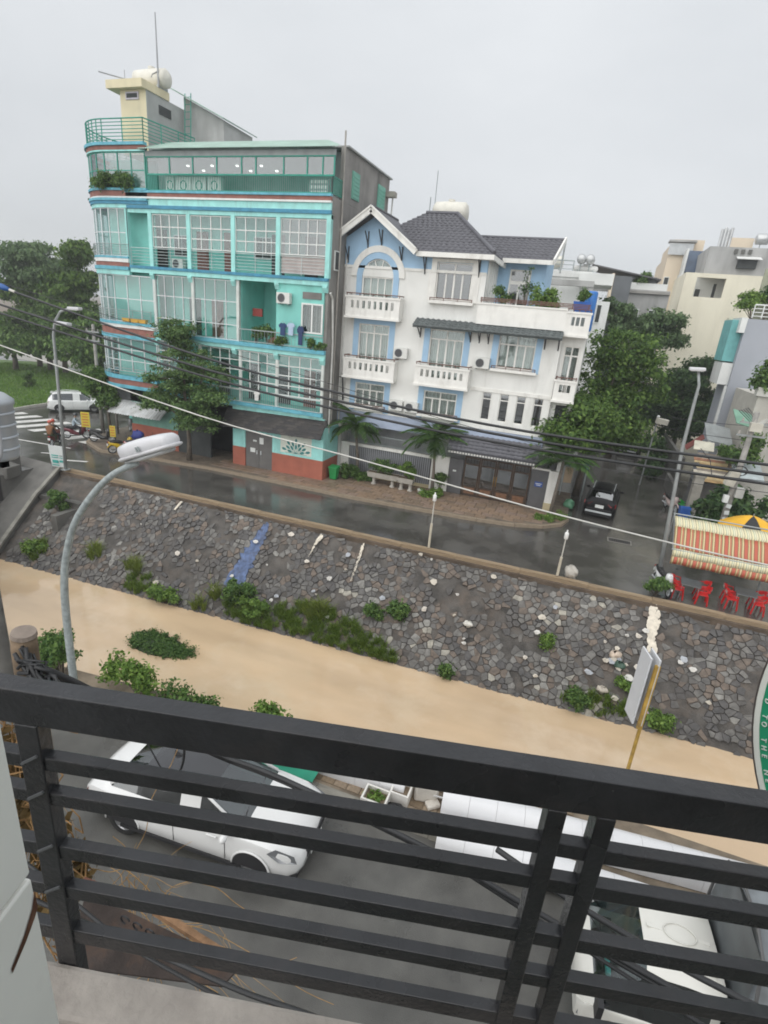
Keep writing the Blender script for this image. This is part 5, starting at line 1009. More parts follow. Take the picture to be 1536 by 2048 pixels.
tree('feathery tree standing in front of the teal building shop', (-23.0,27.9,.14), .15, [(-23.5,27.8,8.0,.9,.8,.85),(-23.1,27.7,6.7,1.7,1.2,1.0),(-24.2,27.7,5.2,1.6,1.2,.9),(-21.5,27.7,5.9,1.4,1.1,.7),(-22.5,27.5,4.2,2.0,1.3,1.0),(-21.7,27.4,3.0,1.5,1.1,.7),(-25.1,27.6,3.7,1.0,.9,.6),(-20.8,27.5,4.6,.8,.7,.5)], 22, .50, 15500, .125, lf_feather, name='street_tree', flat=.9, droop=.1, squash=.36)
tree('slender young tree at the corner by the yellow signs', (-30.9,29.2,.14), .1, [(-31,29,3.7,1.0,.9,.7),(-31.6,29,4.5,.7,.6,.5),(-30.2,28.9,3.0,.8,.7,.5)], 16, .4, 4200, .15, lf_mid, name='street_tree')
LT = [('tall drooping tree at the far left behind the lawn',(-62,50.5,0),[(-62.3,50,13.0,2.6,2.2,1.3),(-60.2,50.5,11.6,3.0,2.4,1.6),(-64.5,50,11.2,2.2,2,1.2)],8000),('broad green tree behind the lawn left of the lamp post',(-65,51.5,0),[(-65,51,8.2,3.6,2.6,2.4),(-66.5,51,5.2,3.2,2.4,2.2),(-63,50.5,5.5,2.6,2.2,2)],8500),
 ('dense green tree behind the far lamp post heads',(-59,50,0),[(-58.8,50,8.6,3.2,2.6,2.4),(-58,49.5,5.6,3.2,2.6,2.2),(-60.5,49.5,6.2,2.6,2,2)],11000),('leafy tree touching the rounded corner of the teal building',(-54.5,49.5,0),[(-55,49,10.4,2.2,2,1.8),(-54,49,7.5,2.6,2.2,2.2),(-54.4,49,13.2,.8,.8,1.3),(-52.5,48.5,5.6,2.4,2,2)],9000),
 ('low dark tree behind the corner tree and yellow signs',(-53.5,47.8,0),[(-53.8,47.5,3.4,3.2,2.2,1.8),(-50.8,47.5,3.6,2.8,2.2,2.2),(-50.2,47.6,6.0,2.0,1.8,1.6)],9000),('low spreading tree over the lawn edge at the far left',(-64,47.5,.1),[(-63.5,47,4.0,2.6,2,1.2),(-60.5,46.6,3.4,2.8,2,1.0),(-66.8,47,5.0,2.4,2,1.5)],6500)]
for lb,b,lo,n_ in LT: tree(lb, b, .28, lo, 18, 1.15, int(n_*1.2), .26, lf_tree if 'broad' in lb or 'leafy' in lb else lf_far if 'tall' in lb else lf_mid, 'trees behind the lawn', droop=.5, squash=.42)
# grass-green topiary on the lawn
for k,(x,y,h,lb) in enumerate(((-52.5,40.0,1.7,'clipped conical bush standing alone on the lawn'),(-49.0,43.6,1.5,'clipped round bush on the lawn near the dark trees'),(-47.4,44.6,1.4,'clipped bush on the lawn behind the white hatchback'))):
    shrub(lb, (x,y,.15), [(x,y,.15+h*.35,.62,.62,h*.32),(x,y,.15+h*.7,.45,.45,h*.26)], 1500, .13, lf_mid, 'topiary', 'shrub', 'topiary bushes', per=14, rc=.22)
palm_m = leafmat('palm_leaf', (.035,.085,.025), (.075,.15,.04), (.15,.24,.065)); ptr = mat('palm_trunk', (.16,.135,.11), .85, var=.35, scale=9, bump=.5)
def frond(rs, L_):
    rnd = random.Random(rs); sp_ = []; n_ = 9
    for i in range(n_): t = i/(n_-1); sp_.append(Vector((L_*(t-.12*t*t), 0, L_*(.42*t-.75*t*t))))
    g = G(); g.tube(sp_, [.022*(1-.8*i/n_) for i in range(n_)], 4, False)
    for i in range(1, 26):
        t = .12+.86*i/26; p = Vector((L_*(t-.12*t*t),0,L_*(.42*t-.75*t*t))); l = L_*.34*(1-abs(t-.5)*1.1)
        for s_ in (-1,1):
            tip = p+Vector((l*.55, s_*l*.75, -l*(.28+.3*rnd.random()))); md = p.lerp(tip,.5)+Vector((0,0,l*.07)); w = Vector((.03,-s_*.010,0))
            g.add([p-w,p+w,md+w*1.1,md-w*1.1,tip], [(0,1,2,3),(3,2,4)])
    return g.mesh('frond', palm_m)
FM = [frond(k, 1.5+.25*(k % 3)) for k in range(5)]
def palm(label, base, h, lean, nf, sc=1.0, r=.09):
    t = thing('palm_tree', label, 'palm', base, group='palms in front of the white house'); bx,by,bz = base; top = Vector((bx+lean[0],by+lean[1],bz+h))
    G().tube([(bx,by,bz-.1),(bx+lean[0]*.25,by+lean[1]*.25,bz+h*.4),tuple(top)], [r*1.5,r,r*.8], 8).build('trunk', ptr, t, True)
    for k in range(nf):
        o = bpy.data.objects.new('frond', FM[k % 5]); C.objects.link(o); o.parent = t; o.location = top-Vector(base); a = 2*PI*k/nf*2.4+k; o.rotation_euler = (0, -R(random.choice((58,38,20,4,-12))), a); o.scale = (sc,)*3
    return t
palm('slim palm left of the bar fence beside the teal wall', (-12.4,30.9,.14), 3.3, (-.3,-.1), 22, 1.12); palm('palm with dark trunk in front of the white wall left of the gate', (-7.35,30.6,.14), 3.3, (-.15,-.1), 23, 1.15); palm('palm at the pavement corner right of the gate', (-.35,30.6,.14), 3.2, (.15,-.1), 21, 1.1)
# ================================================================== VEHICLES
tyre_m = mat('tyre', (.018,.018,.018), .8, bump=.2); rim_m = mat('alloy', (.35,.35,.36), .35, .8); blk = mat('black_plastic', (.02,.02,.022), .5); lampw = mat('headlight', (.22,.23,.24), .08, .4, coat=.6); lampr = mat('tail_lamp', (.28,.02,.02), .2); chrome = mat('chrome', (.6,.6,.6), .2, .9)
carglass = glass('car_glass', (.10,.13,.13), .16); scrglass = glass('windscreen_glass', (.45,.62,.60), .14)
def wheel(parent, x, y, r, w, side):
    t = bpy.data.objects.new('wheel', G().lathe([(r*.62,-w/2),(r*.93,-w/2),(r,-w*.3),(r,w*.3),(r*.93,w/2),(r*.62,w/2)], n=22).mesh('tyre', tyre_m, True)); C.objects.link(t); t.parent = parent; t.location = (x,y,r); t.rotation_euler = (R(90),0,0)
    g = G(); zf = -side*w*.42
    g.lathe([(r*.62,zf),(r*.58,zf*.75),(r*.54,zf*.75)], n=22); g.cyl((0,0,zf*.55),(0,0,zf*.5),r*.58,r*.58,22); g.cyl((0,0,zf*.95),(0,0,zf*.6),r*.13,r*.16,10)
    for k in range(5): a = 2*PI*k/5; g.bar((r*.1*math.cos(a),r*.1*math.sin(a),zf*.85),(r*.56*math.cos(a),r*.56*math.sin(a),zf*.85),.07,.03)
    o = bpy.data.objects.new('rim', g.mesh('rim', rim_m)); C.objects.link(o); o.parent = t
def car(label, name, cat, st, glass_side, glass_front, glass_rear, wx, wr, paint, loc, rz, roofm=None, extra=None, group=None):
    """st: stations rear to front (x, w, z_sill, z_belt, z_top, w_glassbase, w_roof)"""
    t = thing(name, label, cat, loc, rz, group); rows = []
    for (x,w,zs,zb,zr,wg,wrf) in st:
        half = [(w*.90,zs),(w*.985,zs+.10),(w,zs+(zb-zs)*.45),(w*.985,zb-.10),(w*.95,zb-.02),(wg,zb+.015),(wrf+(wg-wrf)*.12,zr-(zr-zb)*.12-.01),(wrf*.86,zr-.012),(wrf*.5,zr+.012),(0,zr+.02)]
        rows.append([Vector((x,y,z)) for y,z in half]+[Vector((x,-y,z)) for y,z in half[-2::-1]])
    nk = len(rows[0]); mid = (nk-1)//2; parts = {'body': G()}
    names = {}
    def bucket(i, k):
        kk = k if k < mid else nk-2-k
        if kk == 5:
            for s_,(a,b) in enumerate(glass_side):
                if a <= i < b: return 'side_window%d%s' % (s_, 'L' if k < mid else 'R')
        if kk >= 6:
            if glass_front[0] <= i < glass_front[1]: return 'windscreen'
            if glass_rear[0] <= i < glass_rear[1]: return 'rear_window'
            if roofm and glass_rear[1] <= i < glass_front[0] and kk >= 7: return 'roof_panel'
        return 'body'
    for i in range(len(rows)-1):
        for k in range(nk-1):
            b = bucket(i,k); g = parts.setdefault(b, G()); g.add([rows[i][k],rows[i+1][k],rows[i+1][k+1],rows[i][k+1]], [(0,1,2,3)])
    parts['body'].add(rows[0], [tuple(range(nk))]); parts['body'].add(rows[-1], [tuple(range(nk))[::-1]])
    parts['body'].add([rows[i][0] for i in range(len(rows))]+[rows[i][-1] for i in range(len(rows))], [(i,i+len(rows),i+len(rows)+1,i+1) for i in range(len(rows)-1)])
    for b, g in parts.items():
        nm = 'body' if b == 'body' else b if not b.startswith('side') else 'side_window'
        m_ = paint if b == 'body' else roofm if b == 'roof_panel' else scrglass if b == 'windscreen' else carglass
        me = g.mesh(nm, m_, True); bm_ = None
        import bmesh
        bm_ = bmesh.new(); bm_.from_mesh(me); bmesh.ops.remove_doubles(bm_, verts=bm_.verts, dist=.0005); bmesh.ops.recalc_face_normals(bm_, faces=bm_.faces); bm_.to_mesh(me); bm_.free()
        me.polygons.foreach_set('use_smooth', [True]*len(me.polygons))
        o = bpy.data.objects.new(nm, me); C.objects.link(o); o.parent = t
        if b == 'body':
            me.set_sharp_from_angle(angle=R(38)); body = o
    W_ = st[len(st)//2][1]
    for x in wx:
        for s_ in (-1,1):
            wheel(t, x, s_*(W_-.10), wr, .21, s_)
            g = G(); n_ = 16
            for k in range(n_):       # black wheel well and painted lip
                a = PI*k/n_; b = PI*(k+1)/n_; y0 = s_*(W_-.012); y1 = s_*(W_+.006)
                P = [(x+rr_*math.cos(q), wr+rr_*math.sin(q)) for rr_,q in ((.0,a),(wr+.055,a),(wr+.055,b))]
                g.add([(P[0][0],y1,P[0][1]),(P[1][0],y1,P[1][1]),(P[2][0],y1,P[2][1])], [(0,1,2)])
            g.build('wheel_arch', blk, t, world=False)
            g = G(); g.tube([(x+(wr+.06)*math.cos(PI*k/16), s_*(W_+.0), wr+(wr+.06)*math.sin(PI*k/16)) for k in range(17)], .022, 6); g.build('arch_lip', paint, t, True, world=False)
    G().box(st[1][0],st[-2][0],-W_*.8,W_*.8,.16,.3).build('underbody', blk, t, world=False)
    if extra: extra(t, W_)
    return t
wpaint = mat('white_paint', (.70,.70,.69), .25, var=.03, scale=1, coat=.6); bpaint = mat('black_paint', (.010,.010,.011), .35, var=.1, coat=.0, spec=.2); darkroof = mat('black_roof_glass', (.035,.036,.04), .12, var=.15, scale=.8, coat=.5); grey_paint = mat('dark_grey_paint', (.03,.032,.036), .3, coat=.5)
sed = [(-2.32,.62,.42,.66,.70,.42,.30),(-2.26,.76,.32,.82,.88,.55,.42),(-2.10,.83,.26,.93,.99,.66,.56),(-1.80,.87,.22,.95,1.03,.70,.60),(-1.70,.875,.21,.95,1.05,.71,.60),(-1.12,.885,.2,.95,1.34,.72,.56),(-.98,.885,.2,.95,1.38,.72,.56),(-.55,.885,.2,.945,1.43,.72,.57),(-.25,.885,.2,.94,1.44,.72,.57),(-.17,.885,.2,.94,1.44,.72,.57),(.25,.885,.2,.935,1.415,.72,.57),(.38,.885,.2,.935,1.39,.72,.58),(1.18,.88,.2,.92,1.00,.76,.70),(1.35,.875,.2,.91,.975,.74,.66),(1.8,.86,.2,.86,.92,.70,.58),(2.08,.82,.22,.77,.83,.62,.48),(2.24,.74,.28,.64,.69,.5,.38),(2.32,.60,.36,.55,.57,.4,.3)]
def sedan_extra(t, W_):
    for s_ in (-1,1):
        g = G(); g.sph((.93,s_*(W_+.10),.98), (.07,.11,.07), 10, 6); g.bar((.93,s_*W_*.82,.94),(.93,s_*(W_+.05),.95),.04,.03); g.build('mirror', wpaint, t, True, world=False)
        G().add([(1.96,s_*.868,.66),(2.26,s_*.735,.60),(2.20,s_*.735,.76),(1.86,s_*.80,.87),(1.72,s_*.875,.80)], [(0,1,2,3,4) if s_ < 0 else (4,3,2,1,0)]).build('headlight', lampw, t, world=False)
        for x in (-.35,.62): G().bar((x-.1,s_*(W_+.012),.80),(x+.1,s_*(W_+.012),.80),.03,.03).build('door_handle', wpaint, t, world=False)
        g = G()
        for x in (-1.02,-.21,.88): g.bar((x,s_*(W_+.001),.34),(x,s_*(W_-.004),.86),.008,.01)
        g.build('door_gap', blk, t, world=False)
        g = G(); g.tube([(-1.7,s_*.70,1.02),(-1.1,s_*.60,1.36),(-.3,s_*.60,1.455),(.35,s_*.61,1.41),(1.15,s_*.735,1.0)], .03, 6); g.build('roof_rail', wpaint, t, True, world=False)
        G().add([(-2.24,s_*.5,.84),(-2.2,s_*.80,.80),(-2.24,s_*.79,.66),(-2.29,s_*.52,.66)], [(0,1,2,3) if s_ > 0 else (3,2,1,0)]).build('tail_lamp', lampr, t, world=False)
        G().bar((-1.4,s_*(W_+.004),.26),(1.2,s_*(W_+.004),.26),.03,.07).build('sill_trim', blk, t, world=False)
    g = G(); g.add([(-.75,-.02,1.45),(-.55,-.02,1.45),(-.55,.02,1.45),(-.75,.02,1.45),(-.74,0,1.54)], [(0,1,4),(1,2,4),(2,3,4),(3,0,4)]); g.build('roof_fin', blk, t, world=False)
    G().box(2.30,2.335,-.42,.42,.44,.60).build('grille', blk, t, world=False); G().box(2.335,2.345,-.26,.26,.33,.43).build('number_plate', whit, t, world=False)
    g = G(); g.tube([(2.34,.07*math.cos(a),.56+.07*math.sin(a)) for a in [2*PI*k/12 for k in range(13)]], .008, 4); g.build('badge', chrome, t, world=False)
    for s_ in (-.3,.3): G().tube([(1.12,s_-.28,1.03),(1.02,s_+.18,1.08)], .012, 5).build('wiper', blk, t, world=False)
    for k in range(2): G().cyl((.52+.0,-.44+.1*k,1.315-.0),(.53,-.44+.1*k,1.322),.04,.04,10).build('sticker', mat('cyan_sticker', (.15,.5,.5), .5), t, world=False)
    G().box(-1.0,.9,-.66,.66,.35,.75).build('seats', mat('seat_dark', (.03,.03,.03), .8), t, world=False)
SEDAN = car('white saloon car with black roof panel parked below the balcony', 'parked_car', 'car', sed, [(4,6),(6,9),(10,12)], (11,12), (4,5), (-1.36,1.40), .32, wpaint, (-5.47,6.82,0), R(4.4), darkroof, sedan_extra)
# compact SUV shape used for the far cars
suv = [(-2.12,.70,.45,.80,.86,.6,.5),(-2.06,.82,.36,.98,1.08,.70,.58),(-1.98,.86,.30,1.02,1.22,.72,.58),(-1.72,.88,.25,1.03,1.56,.72,.56),(-1.55,.885,.24,1.03,1.61,.72,.57),(-.9,.89,.24,1.02,1.65,.73,.58),(-.3,.89,.24,1.01,1.66,.73,.58),(-.22,.89,.24,1.01,1.66,.73,.58),(.3,.89,.24,1.0,1.62,.73,.58),(.42,.89,.24,1.0,1.59,.73,.58),(1.10,.885,.24,1.0,1.10,.77,.70),(1.3,.88,.24,.99,1.07,.74,.66),(1.75,.86,.26,.93,1.0,.68,.56),(2.02,.78,.32,.80,.86,.58,.44),(2.12,.64,.40,.66,.70,.45,.32)]
def suv_extra(paint, plate='51F 123'):
    def f(t, W_):
        for s_ in (-1,1):
            g = G(); g.sph((.85,s_*(W_+.11),1.06), (.07,.12,.08), 10, 6); g.bar((.85,s_*W_*.8,1.0),(.85,s_*(W_+.05),1.02),.04,.03); g.build('mirror', paint, t, True, world=False)
            G().add([(-2.10,s_*.42,.95),(-2.0,s_*.86,.99),(-2.05,s_*.85,.80),(-2.13,s_*.62,.80)], [(0,1,2,3) if s_ > 0 else (3,2,1,0)]).build('tail_lamp', lampr, t, world=False)
            G().add([(1.8,s_*.83,.84),(2.08,s_*.66,.72),(2.04,s_*.66,.84),(1.7,s_*.82,.93)], [(0,1,2,3) if s_ < 0 else (3,2,1,0)]).build('headlight', lampw, t, world=False)
            G().tube([(-1.5,s_*.56,1.64),(-.6,s_*.57,1.71),(.25,s_*.57,1.66)], .018, 6).build('roof_rail', alum, t, world=False)
            g = G()
            for x in (-1.0,-.26,.82): g.bar((x,s_*(W_+.002),.4),(x,s_*(W_-.004),.94),.008,.012)
            g.build('door_gap', blk, t, world=False)
            for x in (-.45,.5): G().bar((x-.1,s_*(W_+.012),.88),(x+.1,s_*(W_+.012),.88),.03,.03).build('door_handle', paint, t, world=False)
        G().box(-2.15,-2.10,-.23,.23,.66,.84).build('number_plate', whit, t, world=False); G().box(-2.17,-2.02,-.72,.72,.36,.46).build('rear_bumper_trim', alum, t, world=False); G().box(-2.145,-2.08,-.68,.68,.52,.60).build('bumper_strip', blk, t, world=False); G().box(2.08,2.14,-.4,.4,.5,.68).build('grille', blk, t, world=False)
        G().bar((-1.76,-.5,1.60),(-1.76,.5,1.60),.16,.03).build('roof_spoiler', paint, t, world=False); G().tube([(-1.97,.1,1.16),(-1.90,-.3,1.24)], .012, 5).build('wiper', blk, t, world=False); G().box(-1.3,.8,-.66,.66,.4,.85).build('seats', mat('seat_dark', (.03,.03,.03), .8), t, world=False)
    return f
car('black crossover parked with its tail towards the canal beside the corner palm', 'parked_car', 'car', suv, [(3,5),(5,7),(8,10)], (9,10), (2,3), (-1.28,1.30), .35, bpaint, (2.42,34.1,0), R(84), None, suv_extra(bpaint))
car('white crossover driving past the lawn at the zebra crossing', 'moving_car', 'car', suv, [(3,5),(5,7),(8,10)], (9,10), (2,3), (-1.28,1.30), .35, wpaint, (-40.7,35.2,0), R(48), None, suv_extra(wpaint))
car('dark crossover parked under the trees deep in the side street', 'parked_car', 'car', suv, [(3,5),(5,7),(8,10)], (9,10), (2,3), (-1.28,1.30), .35, grey_paint, (5.2,54.5,0), R(80), None, suv_extra(grey_paint))
# ------------------------------------------------------------------ motorbikes
def motorbike(label, loc, rz, col, group='motorbikes', seatc=(.02,.02,.02), lean=.07):
    t = thing('motorbike', label, 'motorbike', loc, rz, group); t.rotation_euler = (lean,0,rz); p = mat('bike_%.2f_%.2f_%.2f' % col, col, .3, var=.05, coat=.5)
    for x in (-.62,.62):
        o = G().build('wheel', tyre_m, t, world=False); me = G().tube([(x+.25*math.cos(a),0,.29+.25*math.sin(a)) for a in [2*PI*k/20 for k in range(21)]], .042, 7, False).mesh('wheel', tyre_m, True); o.data = me
        g = G()
        for k in range(6): a = PI*k/6; g.bar((x-.22*math.cos(a),0,.29-.22*math.sin(a)),(x+.22*math.cos(a),0,.29+.22*math.sin(a)),.02,.025)
        g.cyl((x,-.05,.29),(x,.05,.29),.05,.05,10); g.tube([(x+.2*math.cos(a),0,.29+.2*math.sin(a)) for a in [2*PI*k/20 for k in range(21)]], .018, 5, False); g.build('spokes', alum, o, world=False)
        G().tube([(x+.32*math.cos(a),0,.29+.32*math.sin(a)) for a in [R(q) for q in range(25,156,13)]], .045, 6).build('mudguard', p, t, True, world=False)
    g = G(); g.tube([(.62,.05,.29),(.40,.05,.92)], .022); g.tube([(.62,-.05,.29),(.40,-.05,.92)], .022); g.build('fork', chrome, t, world=False)
    g = G(); g.tube([(.30,-.34,1.0),(.34,-.18,1.03),(.36,0,.98),(.34,.18,1.03),(.30,.34,1.0)], .016); g.build('handlebar', blk, t, world=False)
    for s_ in (-1,1):
        g = G(); g.tube([(.34,s_*.2,1.02),(.33,s_*.27,1.16)], .008, 5); g.sph((.33,s_*.28,1.2), (.02,.06,.04), 8, 5); g.build('mirror', blk, t, world=False)
    # leg shield and headlamp cowl
    g = G(); g.tube([(.48,0,1.0),(.47,0,.85),(.44,0,.6),(.34,0,.36)], [.11,.15,.16,.1], 10); g.build('front_shield', p, t, True, world=False); G().sph((.54,0,.93), (.06,.09,.07), 10, 6).build('headlight', lampw, t, True, world=False)
    g = G(); g.tube([(.36,0,.35),(.05,0,.33),(-.2,0,.42),(-.45,0,.62),(-.86,0,.76)], [.10,.12,.16,.15,.06], 10); g.build('body', p, t, True, world=False)
    g = G(); g.tube([(.02,0,.70),(-.2,0,.755),(-.5,0,.79),(-.78,0,.83)], [.07,.12,.13,.08], 10); g.build('seat', mat('seat_black', seatc, .6), t, True, world=False)
    G().sph((0,0,.32), (.22,.12,.12), 10, 6).build('engine', mat('engine_grey', (.12,.12,.12), .5, .5), t, True, world=False); G().tube([(-.15,-.12,.28),(-.75,-.15,.36)], [.03,.055], 8).build('exhaust', chrome, t, world=False); G().sph((-.88,0,.78), (.04,.09,.05), 8, 5).build('tail_lamp', lampr, t, True, world=False); G().box(-.93,-.91,-.08,.08,.55,.68).build('number_plate', whit, t, world=False)
    return t
motorbike('dark red motorbike under the rider with a red helmet', (-32.3,26.0,0), R(118), (.16,.03,.025), 'motorbikes in traffic', lean=0)
motorbike('maroon motorbike under the rider in the pale jacket', (-32.9,28.2,0), R(40), (.14,.02,.03), 'motorbikes in traffic', lean=0)
motorbike('black motorbike parked by the small yellow sign', (-30.3,28.0,.14), R(20), (.015,.015,.016), 'motorbikes parked at the corner')
motorbike('yellow motorbike parked at the kerb corner', (-27.5,26.9,.10), R(62), (.62,.42,.01), 'motorbikes parked at the corner')
motorbike('pink and white scooter parked behind the lamp head', (-26.5,27.3,.14), R(40), (.62,.40,.40), 'motorbikes parked at the corner')
motorbike('dark scooter with white mirrors parked beside the yellow one', (-26.4,28.0,.14), R(48), (.05,.05,.055), 'motorbikes parked at the corner')
motorbike('white scooter parked at the foot of the right street lamp', (4.78,23.6,0), R(-75), (.66,.66,.66), 'scooters on the right')
motorbike('silver pink scooter parked by the side street wall', (6.6,36.6,0), R(-70), (.52,.42,.40), 'scooters on the right')
motorbike('grey motorbike parked under the silver shop awning', (-31.0,31.4,.14), R(150), (.25,.25,.26), 'motorbikes parked at the corner')
# blue tarp bundle on the parked bikes
t = thing('blue_raincoat', 'bundled blue raincoat draped over the parked motorbikes', 'raincoat', (-27.2,28.0,.8)); g = G(); g.sph((-27.2,28.0,1.05), (.42,.32,.40), 12, 8); g.v = [(a+RNG.normal()*.03,b+RNG.normal()*.03,c+RNG.normal()*.04) for a,b,c in g.v]; g.build('cloth', mat('blue_cloth', (.02,.035,.20), .6), t, True)
# ------------------------------------------------------------------ riders
def person(label, loc, rz, top_c, leg_c, helmet_c, pose='ride'):
    t = thing('person', label, 'person', loc, rz); J = {}
    def add(n, p, r, par): J[n] = (Vector(p), r, par)
    add('pelvis',(-.22,0,.90),.145,None); add('waist',(-.20,0,1.06),.13,'pelvis'); add('chest',(-.13,0,1.28),.155,'waist'); add('neck',(-.07,0,1.46),.055,'chest'); add('head0',(-.05,0,1.55),.075,'neck'); add('head1',(-.03,0,1.66),.10,'head0'); add('head2',(-.03,0,1.74),.075,'head1'); add('nose',(.075,0,1.62),.02,'head1')
    for s_,q in ((1,'L'),(-1,'R')):
        add('ear'+q,(-.04,s_*.10,1.63),.022,'head1')
        add('sh'+q,(-.10,s_*.19,1.38),.07,'chest'); add('el'+q,(.06,s_*.30,1.15),.048,'sh'+q); add('wr'+q,(.27,s_*.30,1.05),.034,'el'+q); add('palm'+q,(.33,s_*.29,1.03),.04,'wr'+q)
        for k in range(4): add('f%d%s' % (k,q),(.375-.004*k,s_*(.255+.022*k),1.02),.011,'palm'+q); add('g%d%s' % (k,q),(.375-.006*k,s_*(.255+.022*k),.985-.003*k),.009,'f%d%s' % (k,q))
        add('th0'+q,(.31,s_*.245,1.01),.012,'palm'+q); add('th1'+q,(.335,s_*.225,.99),.010,'th0'+q)
        add('hip'+q,(-.20,s_*.12,.84),.105,'pelvis'); add('kn'+q,(.22,s_*.20,.74),.07,'hip'+q); add('an'+q,(.12,s_*.19,.36),.045,'kn'+q); add('toe'+q,(.30,s_*.20,.31),.04,'an'+q)
    ns = list(J); me = bpy.data.meshes.new('body'); me.from_pydata([tuple(J[n][0]) for n in ns], [(ns.index(J[n][2]), ns.index(n)) for n in ns if J[n][2]], [])
    o = bpy.data.objects.new('tmp', me); C.objects.link(o); sk = o.modifiers.new('skin','SKIN'); sb = o.modifiers.new('sub','SUBSURF'); sb.levels = 1; sb.render_levels = 1
    for i,n in enumerate(ns): me.skin_vertices[0].data[i].radius = (J[n][1],)*2
    me.skin_vertices[0].data[0].use_root = True
    m2 = bpy.data.meshes.new_from_object(o.evaluated_get(bpy.context.evaluated_depsgraph_get())); bpy.data.objects.remove(o)
    m2.materials.clear()
    for m_ in (mat('top_%.2f%.2f' % top_c[:2], top_c, .8, var=.15, scale=6), mat('trousers_%.2f' % leg_c[0], leg_c, .8, var=.15, scale=6), mat('skin', (.36,.21,.14), .6, var=.05), blk): m2.materials.append(m_)
    for p_ in m2.polygons:
        c_ = p_.center; p_.material_index = 2 if (c_.z > 1.47 or (c_.x > .24 and c_.z > .95)) else 3 if c_.z < .37 else 1 if c_.z < .98 else 0; p_.use_smooth = True
    b = bpy.data.objects.new('body', m2); C.objects.link(b); b.parent = t
    g = G(); g.sph((-.035,0,1.69), (.135,.125,.125), 14, 9); g.v = [(a,b_,max(c_,1.62)) for a,b_,c_ in g.v]; h = g.build('helmet', mat('helmet_%.2f' % helmet_c[0], helmet_c, .25, coat=.5), t, True, world=False); G().add([(.06,-.09,1.665),(.06,.09,1.665),(.15,.06,1.655),(.15,-.06,1.655),(.06,-.09,1.675),(.06,.09,1.675),(.15,.06,1.662),(.15,-.06,1.662)], [(0,1,2,3),(4,7,6,5),(0,3,7,4),(1,5,6,2),(2,6,7,3)]).build('visor', blk, h, world=False)
    g = G()
    for s_ in (-1,1): g.sph((.062,s_*.036,1.635), (.012,.016,.010), 6, 4)
    g.bar((.066,-.025,1.575),(.066,.025,1.575),.012,.008); g.build('face_details', blk, t, world=False)
    return t
person('motorbike rider seen from behind with red helmet and dark olive jacket', (-32.25,25.95,0), R(118), (.035,.035,.025), (.03,.03,.035), (.50,.07,.04))
person('motorbike rider with dark helmet and pale blue jacket', (-32.85,28.25,0), R(40), (.38,.46,.52), (.03,.035,.05), (.03,.035,.04))
p2 = person('pillion passenger in a brown jacket with an orange red helmet', (-32.02,25.52,.02), R(118), (.20,.09,.04), (.05,.06,.03), (.52,.10,.06))
# ================================================================== STREET FURNITURE, FAR SIDE
galv = mat('galvanised', (.33,.35,.35), .5, .4, var=.12, scale=4); lampshell = mat('lamp_shell', (.62,.62,.64), .3, var=.04)
def farlamp(label, base, pts, r, heads):
    t = thing('street_lamp', label, 'street lamp', base, group='street lamps'); G().tube(pts, [r*(1-.45*i/(len(pts)-1)) for i in range(len(pts))], 10).build('pole', galv, t, True); G().box(base[0]-.18,base[0]+.18,base[1]-.18,base[1]+.18,base[2],base[2]+.06).build('base_plate', galv, t)
    for (c,sz,rz,ry) in heads:
        o = G().obox(c, sz, rz, 0, ry).build('lamp_head', lampshell, t, bevel=.03); G().obox((c[0],c[1],c[2]-sz[2]*.55), (sz[0]*.8,sz[1]*.8,.02), rz, 0, ry).build('lens', whit, o)
    return t
farlamp('grey street lamp with two heads rising beside the canal banner', (-26.75,21.95,.2), [(-26.75,21.95,.2),(-26.6,21.95,4),(-26.5,21.98,7.6),(-26.3,22.0,8.3),(-25.85,22.0,8.8),(-25.2,22.0,9.0)], .09, [((-24.85,22.0,9.02),(.75,.28,.14),0,-.03),((-25.75,22.0,8.22),(.85,.34,.16),0,.03)])
farlamp('tall grey street lamp at the corner by the striped awning', (4.66,24.1,0), [(4.66,24.1,0),(4.42,24.1,3.0),(4.18,24.1,6.0),(4.16,24.1,7.6),(4.15,24.1,8.5),(4.0,24.05,8.98)], .085, [((3.93,24.0,9.08),(.55,.3,.12),0,-.05)])
def postlight(label, x, y, h, lean):
    t = thing('post_light', label, 'post light', (x,y,.2), group='small post lights on the canal wall'); G().tube([(x,y,.2),(x+lean*.5,y,h*.55)], .055, 8).build('lower_post', mat('cream_post', (.55,.50,.40), .7, dirt=.6), t); G().tube([(x+lean*.5,y,h*.5),(x+lean,y,h)], .025, 8).build('upper_post', mat('pale_pipe', (.55,.53,.48), .6), t); G().lathe([(0,0),(.07,.0),(.085,.03),(.085,.26),(.06,.30),(.03,.31),(.03,.40),(0,.41)], (x+lean,y,h-.05), 12).build('lamp_bulb', mat('bulb_white', (.7,.7,.68), .3), t, True)
postlight('thin post light on the canal wall in front of the white house fence', -5.2, 22.32, 2.5, 0.0); postlight('thin post light on the canal wall at the side street mouth', .52, 22.35, 1.95, .03)
